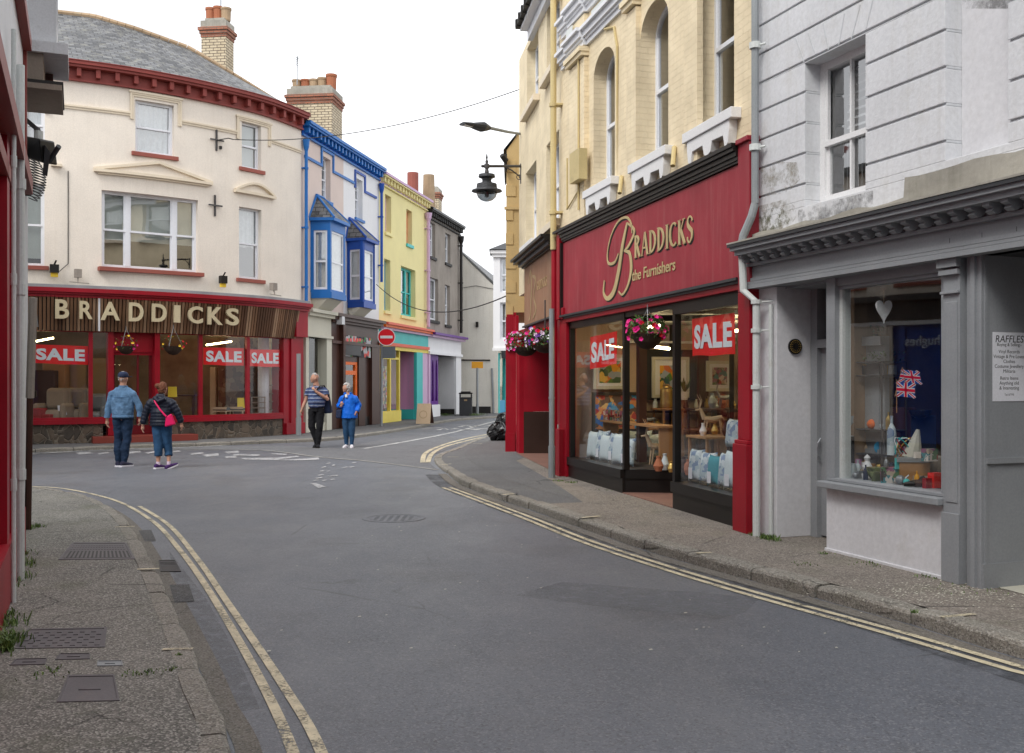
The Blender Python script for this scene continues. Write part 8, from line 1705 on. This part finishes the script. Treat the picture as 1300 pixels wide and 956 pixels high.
def foot(P, side, x, y, yaw, mat, sole, up=0, pitch=0, name='shoe'):
    """yaw: heading of the toe, 0 = away from the camera"""
    m = MB(mat); d = Vector((math.sin(yaw), math.cos(yaw), 0)); r = Vector((d.y, -d.x, 0)); vs = []; 
    prof = [(-.08, .035, .075), (-.04, .04, .085), (.03, .042, .075), (.10, .048, .055), (.16, .045, .042), (.195, .025, .03)]
    c = Vector((x, y, up)); N = 10; fs = []
    for t, w, h in prof:
        z0 = up*0+math.sin(pitch)*-(t-.12); 
        for k in range(N):
            a = 2*math.pi*k/N; q = c+d*t+r*(w*math.cos(a)); zz = .022+max(0, h/2+h/2*math.sin(a)); vs.append(P.p(q.x, q.y, up+zz+z0))
    for i in range(len(prof)-1):
        for k in range(N): fs.append((i*N+k, i*N+(k+1) % N, (i+1)*N+(k+1) % N, (i+1)*N+k))
    fs += [tuple(range(N))[::-1], tuple((len(prof)-1)*N+k for k in range(N))]; m.mesh(vs, fs)
    m.mat(sole); out = [(-.095, .03), (-.085, .042), (.03, .046), (.10, .053), (.17, .048), (.205, .02)]; L = [c+d*t-r*w for t, w in out]+[c+d*t+r*w for t, w in out[::-1]]
    bt = [P.p(q.x, q.y, up+.0+math.sin(pitch)*-((q-c).dot(d)-.12)) for q in L]; tp = [b+Vector((0, 0, .03*P.k)) for b in bt]; n = len(L)
    m.mesh(bt+tp, [tuple(range(n))[::-1], tuple(range(n, 2*n))]+[(i, (i+1) % n, (i+1) % n+n, i+n) for i in range(n)])
    return m.build(name, P.t, smooth=False, bevel=.004)
def fingers(P, m, wr, d, up, side, curl=.5, s=1.0):
    """five finger chains rooted in the palm; wr wrist, d direction of hand, up = back-of-hand normal, side = towards thumb (local vectors)"""
    out = []; d = V(*d).normalized(); n = V(*up).normalized(); r = V(*side).normalized(); w = V(*wr)
    out.append([(w, (.022, .022)), (w+d*.04, (.035, .017)), (w+d*.085, (.038, .015))])
    for i, (off, L) in enumerate(((.028, .075), (.010, .082), (-.009, .076), (-.027, .060))):
        b = w+d*.085+r*off; k1 = b+d*L*.5*s-n*.010*curl; k2 = k1+d*L*.3*s-n*.022*curl; k3 = k2+d*L*.22*s*(1-curl*.5)-n*.026*curl; out.append([(b-d*.02, .0095), (b, .0095), (k1, .009), (k2, .0082), (k3, .0072)])
    b = w+d*.025+r*.026; out.append([(b, .012), (b+r*.022+d*.02, .0115), (b+r*.034+d*.045-n*.008, .0095)])
    return [[(P.p(*q[0]), tuple(v*P.k for v in (q[1] if isinstance(q[1], tuple) else (q[1], q[1])))) for q in ch] for ch in out]
def head(P, c, face, hr=.105, turn=0):
    """chains and features for a head centred at c (local), facing direction `face` (local unit)"""
    c = V(*c); f = V(*face).normalized(); r = V(f.y, -f.x, 0)
    def add(m):
        vs = []; fs = []; n, k = 18, 14
        for i in range(k+1):
            th = math.pi*i/k; zc = -math.cos(th)
            for j in range(n):
                a = 2*math.pi*j/n; fx = math.cos(a); rx = math.sin(a)
                w = .078*math.sin(th)*(1 if zc > -.2 else 1+.25*(zc+.2)); l = .097*math.sin(th)*(1 if zc > -.1 else 1+.1*(zc+.1)); z = .118*zc
                q = c+f*(fx*l+(.008 if zc < 0 else 0))+r*(rx*w)+V(0, 0, z); vs.append(P.p(*q))
        for i in range(k):
            for j in range(n): fs.append((i*n+j, i*n+(j+1) % n, (i+1)*n+(j+1) % n, (i+1)*n+j))
        m.mesh(vs, fs)
        s = P.k
        nose = [c+f*.085+V(0, 0, .022), c+f*.104+V(0, 0, -.012), c+f*.108+V(0, 0, -.028), c+f*.09+V(0, 0, -.036)]; m.tube([P.p(*q) for q in nose], [.008*s, .012*s, .015*s, .011*s], 8)
        m.tube([P.p(*(c+f*.085+r*x+V(0, 0, .03))) for x in (-.04, 0, .04)], .012*s, 8)
        for sg in (-1, 1): m.ball(P.p(*(c+r*sg*.08+V(0, 0, -.008))), 1, 8, 6, (.016*s, .016*s, .032*s))
        m.ball(P.p(*(c+f*.078+V(0, 0, -.085))), .026*s, 8, 6)
        m.tube([P.p(*(c+f*.092+r*x+V(0, 0, -.058))) for x in (-.02, 0, .02)], .008*s, 6)
    return add
def face_details(P, c, face, body):
    c = V(*c); f = V(*face).normalized(); r = V(f.y, -f.x, 0); m = MB('ink')
    for sg in (-1, 1): m.ball(P.p(*(c+f*.084+r*sg*.031+V(0, 0, .006))), .0085*P.k, 8, 6)
    m.build('eyes', body); m = MB('petal_red'); m.mats = []; m.mat('lips'); m.tube([P.p(*(c+f*.099+r*x+V(0, 0, -.058))) for x in (-.02, 0, .02)], .005*P.k, 6); m.build('mouth', body)
paint('lips', (.40, .12, .10), .5, .05)
def hair_cap(P, c, face, mat, cover=.2, r=.012, seed=1, bun=None, back_low=-.06, name='hair'):
    """hair hugging the skull: everything behind and above the hairline"""
    c = V(*c); f = V(*face).normalized(); rr = V(f.y, -f.x, 0); m = MB(mat); rnd = random.Random(seed)
    for i in range(420):
        th = rnd.uniform(0, math.pi); a = rnd.uniform(0, 6.283); zc = math.cos(th); fx = math.cos(a)*math.sin(th); rx = math.sin(a)*math.sin(th)
        if fx > cover and zc < .62: continue
        if zc*.118 < back_low or (fx > -.1 and zc < -.05): continue
        q = c+f*(fx*.100)+rr*(rx*.082)+V(0, 0, zc*.122); m.ball(P.p(*q), r*P.k*rnd.uniform(.8, 1.5), 6, 4)
    if bun: b, br = bun; m.ball(P.p(*b), br*P.k, 12, 8)
    o = m.build(name, P.t); rm = o.modifiers.new('r', 'REMESH'); rm.mode = 'VOXEL'; rm.voxel_size = .010; sm = o.modifiers.new('s', 'SMOOTH'); sm.iterations = 2
    tx = bpy.data.textures.new('hair', 'CLOUDS'); tx.noise_scale = .02; dm = o.modifiers.new('d', 'DISPLACE'); dm.texture = tx; dm.strength = .012
    return o
ARM = lambda sh, el, wr, r0=.052, r1=.040, r2=.030: [(*sh, r0), (*[(a+b)/2 for a, b in zip(sh, el)], r0*.92), (*el, r1), (*[(a+b)/2 for a, b in zip(el, wr)], r1*.95), (*wr, r2)]
# ---- man in denim jacket seen from behind (feet at 155,592)
P1 = Person('man in blue denim jacket, dark jeans and navy cap walking away from the camera', 155.5, 592.5, 1.78)
hd = (0, .03, 1.645); fc = (.25, 1, 0)
LEG1 = [[(-.09, .03, .93, (.10, .10)), (-.095, .04, .50, .062), (-.085, .0, .30, .058), (-.075, .0, .10, .042)], [(.09, .03, .93, (.10, .10)), (.08, .02, .50, .064), (.055, -.0, .30, .058), (.045, -.03, .10, .042)]]
ls = (-.20, 0, 1.345); le = (-.265, .01, 1.10); lw_ = (-.285, -.0, .88); rs_ = (.20, 0, 1.345); re = (.30, .02, 1.14); rw = (.315, .03, .92)
body = [P1.ch([(0, .01, .95, (.16, .10)), (0, .02, 1.2, (.17, .11)), (0, .02, 1.36, (.15, .09)), (0, .03, 1.46, (.07, .06)), (0, .03, 1.56, (.055, .06))]), P1.ch([(-.17, 0, 1.36, .036), (.17, 0, 1.36, .036)]), P1.ch(ARM(ls, le, lw_, .042)), P1.ch(ARM(rs_, re, rw, .042))]+[P1.ch([(a, b, c_, (r[0]*.85, r[1]*.85) if isinstance(r, tuple) else r*.85) for a, b, c_, r in L]+[(L[-1][0], L[-1][1]+.02, .06, .04)]) for L in LEG1]
body += fingers(P1, None, lw_, (0, .05, -1), (-1, 0, 0), (0, 1, 0), .7)+fingers(P1, None, rw, (0, .05, -1), (1, 0, 0), (0, 1, 0), .7)
bo = skin_obj('body', body, 'skin', P1.t, .009, 2, extra=head(P1, hd, fc)); face_details(P1, hd, fc, bo)
skin_obj('trousers', [P1.ch([(a, b, c_, (r[0]*1.06, r[1]*1.1) if isinstance(r, tuple) else r*1.22) for a, b, c_, r in L]+[(L[-1][0], L[-1][1], .05, .058)]) for L in LEG1]+[P1.ch([(0, .02, .88, (.165, .12)), (0, .02, 1.0, (.165, .115))])], 'jeans', P1.t, .010, 2, noisy=.03)
skin_obj('jacket', [P1.ch([(0, .01, .91, (.19, .13)), (0, .01, 1.02, (.205, .14)), (0, .02, 1.22, (.215, .14)), (0, .02, 1.34, (.195, .12)), (0, .02, 1.45, (.10, .08))]), P1.ch([(-.185, .01, 1.35, .066), (-.1, .02, 1.405, .068), (0, .03, 1.44, .07), (.1, .02, 1.405, .068), (.185, .01, 1.35, .066)]), P1.ch([(0, .03, 1.46, (.085, .075)), (0, .03, 1.50, (.08, .07))])]+[P1.ch(ARM(a, b, c_, .064, .062, .050)) for a, b, c_ in ((ls, le, (-.285, 0, .93)), (rs_, re, (.315, .03, .95)))], 'denim_jacket', P1.t, .010, 2, noisy=.026)
m = MB('denim_jacket'); m.tube([P1.p(0, .03, 1.455), P1.p(0, .03, 1.51)], [(.088, .078), (.078, .07)], 14); m.build('collar', P1.t)
m = MB('denim_jacket'); m.tube([P1.p(0, .01, .905), P1.p(0, .01, .955)], [(.200, .140), (.200, .140)], 20); m.build('waistband', P1.t, smooth=True)
for q in ((-.285, 0, .93), (.315, .03, .95)): m = MB('denim_jacket'); m.tube([P1.p(q[0], q[1], q[2]-.02), P1.p(q[0]*.995, q[1], q[2]+.04)], .056, 14); m.build('cuff', P1.t)
m = MB('jeans_light'); m.tube([P1.p(-.17, -.11, 1.30), P1.p(-.09, -.124, 1.29), P1.p(.09, -.124, 1.29), P1.p(.17, -.11, 1.30)], .005, 5); m.build('yoke_seam', P1.t)
cp2 = MB('navy'); c = V(*hd); vs = []
cp2.lathe(P1.p(c.x, c.y+.005, c.z+.012), [(.088*P1.k, .0), (.095*P1.k, .03), (.09*P1.k, .07), (.06*P1.k, .105), (.001, .118)], 18, 1, 1.12); q = P1.p(c.x+.03, c.y+.12, c.z+.03); cp2.obox((q.x, q.y), (.97, -.2), None, .07, .06, q.z-.008, q.z+.006); cp2.build('cap', P1.t, smooth=True)
hair_cap(P1, hd, fc, 'hair_grey', .0, .007, 3, back_low=-.05)
foot(P1, 0, -.075, -.02, -.15, 'shoe_dark', 'shoe_white'); foot(P1, 0, .055, -.06, .5, 'shoe_dark', 'shoe_white')
# ---- woman in black puffer jacket from behind (feet at 205,594)
P2 = Person('red haired woman in black quilted jacket walking away beside the man', 204, 595, 1.60)
hd = (.03, .03, 1.62); fc = (.35, 1, 0)
LEG2 = [[(-.085, .03, .93, (.105, .11)), (-.05, .01, .52, .072), (-.04, -.02, .34, .06), (-.035, -.04, .12, .040)], [(.10, .03, .93, (.105, .11)), (.10, .09, .52, .070), (.125, .10, .34, .058), (.15, .04, .14, .038)]]
ls = (-.19, 0, 1.34); le = (-.31, .02, 1.13); lw_ = (-.36, .0, .88); rs_ = (.21, 0, 1.34); re = (.33, .02, 1.14); rw = (.40, .05, .92)
body = [P2.ch([(0, .01, .95, (.16, .11)), (0, .02, 1.2, (.16, .11)), (0, .02, 1.38, (.16, .09)), (.01, .03, 1.46, (.07, .06)), (.02, .03, 1.54, (.05, .055))]), P2.ch([(-.15, 0, 1.36, .036), (.18, 0, 1.36, .036)]), P2.ch(ARM(ls, le, lw_, .042)), P2.ch(ARM(rs_, re, rw, .042))]+[P2.ch([(a, b, c_, (r[0]*.85, r[1]*.85) if isinstance(r, tuple) else r*.9) for a, b, c_, r in L]+[(L[-1][0], L[-1][1]+.02, .07, .038)]) for L in LEG2]
body += fingers(P2, None, lw_, (-.1, .05, -1), (-1, 0, 0), (0, 1, 0), .6)+fingers(P2, None, rw, (.1, .05, -1), (1, 0, 0), (0, 1, 0), .6)
bo = skin_obj('body', body, 'skin', P2.t, .009, 2, extra=head(P2, hd, fc)); face_details(P2, hd, fc, bo)
skin_obj('cropped_jeans', [P2.ch([(a, b, c_, (r[0]*1.1, r[1]*1.1) if isinstance(r, tuple) else r*1.35) for a, b, c_, r in L[:3]]+[(L[3][0]*.4+L[2][0]*.6, L[3][1]*.4+L[2][1]*.6, .255, .082)]) for L in LEG2]+[P2.ch([(0, .02, .86, (.18, .14)), (0, .02, 1.0, (.17, .13))])], 'jeans_light', P2.t, .011, 2, noisy=.02)
def quilt(P, top, n, z0, z1):
    L = []
    for i in range(n+1):
        z = z0+(z1-z0)*i/n; w = 1+.035*(1 if i % 2 else -1); rx, ry = top(z); L.append((0.01, .02, z, (rx*w, ry*w)))
    return L
tp = lambda z: ((.235, .175) if z < .98 else (.235-.02*(z-.98)/.2, .165) if z < 1.2 else (.215, .14)) 
arms = []
for a, b, c_ in ((ls, le, (-.355, 0, .92)), (rs_, re, (.395, .05, .95))):
    L = []; n = 12
    for i in range(n+1):
        t_ = i/n; q = [a[k]+(b[k]-a[k])*min(1, t_*2) if t_ < .5 else b[k]+(c_[k]-b[k])*(t_*2-1) for k in range(3)]; r_ = (.088-.024*t_)*(1+.09*(1 if i % 2 else -1)); L.append((*q, r_))
    arms.append(P2.ch(L))
skin_obj('quilted_jacket', [P2.ch(quilt(P2, tp, 16, .86, 1.36)), P2.ch([(.0, .02, 1.34, (.20, .12)), (.01, .02, 1.44, (.12, .10))]), P2.ch([(-.18, .01, 1.335, .07), (-.08, .02, 1.39, .068), (.1, .02, 1.39, .068), (.20, .01, 1.335, .07)]), P2.ch([(-.08, -.08, 1.42, (.06, .05)), (.01, -.11, 1.36, (.10, .045)), (.12, -.08, 1.42, (.06, .05))]), P2.ch([(-.05, -.02, 1.47, .05), (.08, -.02, 1.47, .05)])]+arms, 'puffer', P2.t, .011, 1)
hair_cap(P2, hd, fc, 'hair_red', .15, .014, 5, bun=((-.055, -.03, 1.67), .055), back_low=-.085)
foot(P2, 0, -.035, -.05, .55, 'puffer' if False else 'shoe_purple', 'shoe_white'); foot(P2, 0, .16, .02, .7, 'shoe_purple', 'shoe_white', up=.03, pitch=-.35)
for x, y in ((-.035, -.04), (.15, .04)): m = MB('petal_white'); m.tube([P2.p(x, y, .07), P2.p(x, y, .145)], .042*P2.k, 10); m.build('sock', P2.t)
t = thing('shoulder_bag', 'bright pink cross body bag on the back of the red haired woman', 'bag', P2.p(.22, -.17, .95))
m = MB('pink_bag'); c = P2.p(.24, -.155, 1.0)
m.hexa([P2.p(*q) for q in ((.14, -.20, .85), (.34, -.19, .90), (.36, -.12, .90), (.16, -.13, .85), (.16, -.20, 1.05), (.27, -.20, 1.12), (.28, -.14, 1.12), (.18, -.14, 1.05))]); m.build('body', t, bevel=.02)
m = MB('pink_bag'); m.tube([P2.p(*q) for q in ((-.08, -.135, 1.38), (-.04, -.162, 1.32), (.05, -.19, 1.20), (.14, -.20, 1.10), (.18, -.20, 1.06))], .016, 6); m.build('strap', t)
# ---- man in striped polo walking towards the camera (feet at 404,569)
def stripes():
    m, nt, b, out = nodes('striped_polo'); tc = nn(nt, 'TexCoord').outputs['Object']; sp = nn(nt, 'SeparateXYZ'); nt.links.new(tc, sp.inputs[0])
    z = mth(nt, 'ADD', sp.outputs[2], mth(nt, 'MULTIPLY', noise(nt, tc, 5, 2), .02)); f = mth(nt, 'FRACT', mth(nt, 'MULTIPLY', z, 11.0))
    r = nn(nt, 'ValToRGB'); r.color_ramp.interpolation = 'CONSTANT'; e = r.color_ramp.elements
    while len(e) < 5: e.new(.5)
    for i, (p, c) in enumerate(((0, (.03, .045, .13)), (.35, (.42, .46, .55)), (.5, (.03, .045, .13)), (.62, (.10, .16, .32)), (.8, (.02, .03, .08)))): e[i].position = p; e[i].color = (*c, 1)
    nt.links.new(f, r.inputs[0]); nt.links.new(r.outputs[0], b.inputs['Base Color']); b.inputs['Roughness'].default_value = .9
stripes()
P3 = Person('balding man in navy striped polo shirt and black trousers walking towards the camera', 402, 568.5, 1.80)
hd = (-.035, -.03, 1.645); fc = (-.95, -.35, 0)
LEG3 = [[(-.10, .0, .92, (.10, .11)), (-.11, -.02, .50, .068), (-.05, .02, .30, .058), (-.01, .05, .10, .042)], [(.09, .0, .92, (.10, .11)), (.08, -.06, .50, .068), (.06, -.05, .30, .058), (.045, -.04, .10, .042)]]
ls = (-.19, 0, 1.36); le = (-.26, .02, 1.12); lw_ = (-.34, -.02, .92); rs_ = (.19, 0, 1.36); re = (.27, -.06, 1.15); rw = (.02, -.20, 1.33)
body = [P3.ch([(0, 0, .95, (.16, .12)), (0, -.02, 1.12, (.17, .13)), (0, 0, 1.38, (.17, .1)), (-.01, .0, 1.46, (.08, .07)), (-.02, -.01, 1.56, (.06, .06))]), P3.ch([(-.16, 0, 1.37, .036), (.16, 0, 1.37, .036)]), P3.ch(ARM(ls, le, lw_, .044, .044, .03)), P3.ch(ARM(rs_, re, rw, .044, .044, .03))]+[P3.ch([(a, b, c_, (r[0]*.85, r[1]*.85) if isinstance(r, tuple) else r*.85) for a, b, c_, r in L]+[(L[-1][0], L[-1][1], .06, .04)]) for L in LEG3]
body += fingers(P3, None, lw_, (-.25, .0, -1), (-1, 0, 0), (0, -1, 0), .7)+fingers(P3, None, rw, (-.5, -.1, .6), (0, -1, 0), (.8, 0, .5), 1.0, .7)
bo = skin_obj('body', body, 'skin', P3.t, .009, 2, extra=head(P3, hd, fc)); face_details(P3, hd, fc, bo)
skin_obj('trousers', [P3.ch([(a, b, c_, (r[0]*1.06, r[1]*1.1) if isinstance(r, tuple) else r*1.2) for a, b, c_, r in L]+[(L[-1][0], L[-1][1], .06, .055)]) for L in LEG3]+[P3.ch([(0, 0, .86, (.17, .14)), (0, 0, 1.0, (.175, .15))])], 'black_cloth', P3.t, .010, 2, noisy=.028)
skin_obj('polo_shirt', [P3.ch([(0, -.01, .98, (.195, .155)), (0, -.03, 1.1, (.205, .175)), (0, -.01, 1.25, (.20, .15)), (0, 0, 1.38, (.185, .115)), (-.01, .0, 1.46, (.10, .08))]), P3.ch([(-.18, 0, 1.36, .062), (-.08, 0, 1.42, .055), (.08, 0, 1.42, .055), (.18, 0, 1.36, .062)]), P3.ch([(*ls, .070), (ls[0]*.45+le[0]*.55, .01, 1.24, .072)]), P3.ch([(*rs_, .070), (rs_[0]*.4+re[0]*.6, -.035, 1.25, .072)])], 'striped_polo', P3.t, .010, 2, noisy=.025)
m = MB('navy'); m.lathe(P3.p(-.015, 0, 1.475), [(.075, -.02), (.068, .02), (.062, .02)], 14); m.build('collar', P3.t); hair_cap(P3, hd, fc, 'hair_grey', -.25, .008, 7, back_low=-.06)
foot(P3, 0, -.01, .07, math.pi+.15, 'black_cloth', 'black', up=.0); foot(P3, 0, .045, -.03, math.pi-.1, 'black_cloth', 'black')
t = thing('backpack', 'dark backpack slung behind the shoulder of the man in the striped shirt', 'bag', P3.p(.25, .15, 1.0)); m = MB('navy'); m.hexa([P3.p(*q) for q in ((.14, .05, .80), (.34, .05, .82), (.36, .25, .82), (.14, .25, .80), (.10, .08, 1.40), (.25, .08, 1.40), (.25, .22, 1.38), (.10, .22, 1.38))]); m.build('body', t, bevel=.05); m = MB('black'); m.tube([P3.p(*q) for q in ((.02, -.17, 1.36), (.10, -.10, 1.46), (.17, .03, 1.47), (.2, .10, 1.40))], .018, 6); m.tube([P3.p(*q) for q in ((.26, .06, 1.36), (.31, .0, 1.15), (.33, .04, .88))], .014, 6); m.build('strap', t)
# ---- woman in bright blue coat (feet at 444,569)
P4 = Person('grey haired woman in bright blue coat and jeans walking towards the camera', 442.5, 568.5, 1.575)
hd = (-.05, -.02, 1.625); fc = (-.9, -.45, 0)
LEG4 = [[(-.09, .0, .92, (.10, .11)), (-.07, -.03, .50, .070), (-.065, .0, .30, .058), (-.06, .02, .10, .042)], [(.09, .0, .92, (.10, .11)), (.10, -.02, .50, .070), (.09, .0, .30, .058), (.085, .0, .10, .042)]]
ls = (-.17, 0, 1.34); le = (-.27, .0, 1.13); lw_ = (-.17, -.16, 1.13); rs_ = (.18, 0, 1.34); re = (.29, .02, 1.15); rw = (.22, -.08, .96)
body = [P4.ch([(0, 0, .95, (.16, .12)), (0, 0, 1.12, (.16, .12)), (0, 0, 1.36, (.16, .1)), (-.01, .0, 1.45, (.07, .06)), (-.03, -.0, 1.54, (.05, .05))]), P4.ch([(-.14, 0, 1.35, .036), (.14, 0, 1.35, .036)]), P4.ch(ARM(ls, le, lw_, .042)), P4.ch(ARM(rs_, re, rw, .042))]+[P4.ch([(a, b, c_, (r[0]*.85, r[1]*.85) if isinstance(r, tuple) else r*.85) for a, b, c_, r in L]+[(L[-1][0], L[-1][1], .06, .04)]) for L in LEG4]
body += fingers(P4, None, lw_, (.1, -.2, .9), (0, -1, 0), (1, 0, .2), 1.0, .7)+fingers(P4, None, rw, (-.5, -.1, -.8), (0, -1, 0), (-1, 0, .3), .6, .8)
bo = skin_obj('body', body, 'skin', P4.t, .009, 2, extra=head(P4, hd, fc)); face_details(P4, hd, fc, bo)
skin_obj('jeans', [P4.ch([(a, b, c_, (r[0]*1.06, r[1]*1.1) if isinstance(r, tuple) else r*1.2) for a, b, c_, r in L]+[(L[-1][0], L[-1][1], .08, .055)]) for L in LEG4]+[P4.ch([(0, 0, .86, (.17, .14)), (0, 0, .95, (.17, .13))])], 'jeans_light', P4.t, .011, 2, noisy=.015)
skin_obj('coat', [P4.ch([(.01, 0, .80, (.235, .17)), (.01, -.0, .95, (.225, .165)), (0, -.0, 1.15, (.205, .15)), (0, 0, 1.35, (.18, .115)), (-.01, .0, 1.43, (.10, .08))]), P4.ch([(-.16, 0, 1.34, .062), (-.07, 0, 1.40, .06), (.07, 0, 1.40, .06), (.17, 0, 1.34, .062)]), P4.ch([(-.09, -.03, 1.46, .045), (-.02, .05, 1.49, .05), (.07, -.02, 1.46, .05)]), P4.ch(ARM(ls, le, (-.19, -.14, 1.13), .072, .066, .052)), P4.ch(ARM(rs_, re, (.24, -.07, .985), .074, .068, .054))], 'blue_coat', P4.t, .011, 2, noisy=.026)
hair_cap(P4, hd, fc, 'hair_grey', .35, .017, 9, back_low=-.09)
foot(P4, 0, -.06, .02, math.pi+.25, 'shoe_white', 'shoe_white', up=.0); foot(P4, 0, .085, .0, math.pi-.15, 'shoe_white', 'shoe_white')
m = MB('plaster'); m.tube([P4.p(-.05, -.1, 1.44), P4.p(-.04, -.135, 1.36)], .03, 8); m.build('pale_top', P4.t)
t = thing('handbag', 'dark handbag hanging from the arm of the woman in the blue coat', 'bag', P4.p(-.25, -.1, .9)); m = MB('navy'); m.hexa([P4.p(*q) for q in ((-.33, -.12, .80), (-.19, -.16, .80), (-.19, -.04, .80), (-.33, 0, .80), (-.32, -.12, 1.03), (-.16, -.17, 1.05), (-.16, -.05, 1.05), (-.32, -.02, 1.03))]); m.build('body', t, bevel=.03); m = MB('navy'); m.tube([P4.p(*q) for q in ((-.30, -.1, 1.02), (-.20, -.17, 1.18), (-.12, -.16, 1.30), (-.10, -.06, 1.42))], .012, 6); m.build('strap', t)
# ---- distant passer-by half hidden by the red pier
P5 = Person('distant passer-by in black top half hidden behind the red pier', 639.5, 524.5, 1.70)
skin_obj('body', [P5.ch([(0, 0, .95, (.15, .11)), (0, 0, 1.36, (.15, .1)), (0, 0, 1.55, .05)]), P5.ch(ARM((-.18, 0, 1.36), (-.24, 0, 1.1), (-.22, -.05, .88))), P5.ch(ARM((.18, 0, 1.36), (.24, 0, 1.1), (.25, 0, .88))), P5.ch([(-.09, 0, .92, .09), (-.09, 0, .5, .06), (-.09, .05, .08, .04)]), P5.ch([(.09, 0, .92, .09), (.09, -.03, .5, .06), (.08, -.06, .08, .04)])]+fingers(P5, None, (-.22, -.05, .88), (0, 0, -1), (-1, 0, 0), (0, 1, 0), .6)+fingers(P5, None, (.25, 0, .88), (0, 0, -1), (1, 0, 0), (0, 1, 0), .6), 'skin', P5.t, .011, 2, extra=head(P5, (0, 0, 1.63), (-.6, -1, 0)))
skin_obj('top', [P5.ch([(0, 0, .95, (.18, .13)), (0, 0, 1.36, (.18, .12)), (0, 0, 1.43, .07)]), P5.ch(ARM((-.18, 0, 1.36), (-.24, 0, 1.1), (-.22, -.05, .95), .065, .055, .045)), P5.ch(ARM((.18, 0, 1.36), (.24, 0, 1.1), (.25, 0, .95), .065, .055, .045))], 'black_cloth', P5.t, .013, 2)
skin_obj('trousers', [P5.ch([(-.09, 0, .92, .11), (-.09, 0, .5, .08), (-.09, .05, .12, .06)]), P5.ch([(.09, 0, .92, .11), (.09, -.03, .5, .08), (.08, -.06, .12, .06)])], 'greywall', P5.t, .013, 2)
foot(P5, 0, -.09, .05, math.pi, 'dark', 'dark'); foot(P5, 0, .08, -.06, math.pi, 'dark', 'dark'); hair_cap(P5, (0, 0, 1.63), (-.6, -1, 0), 'brownwood', .2, .012, 11)
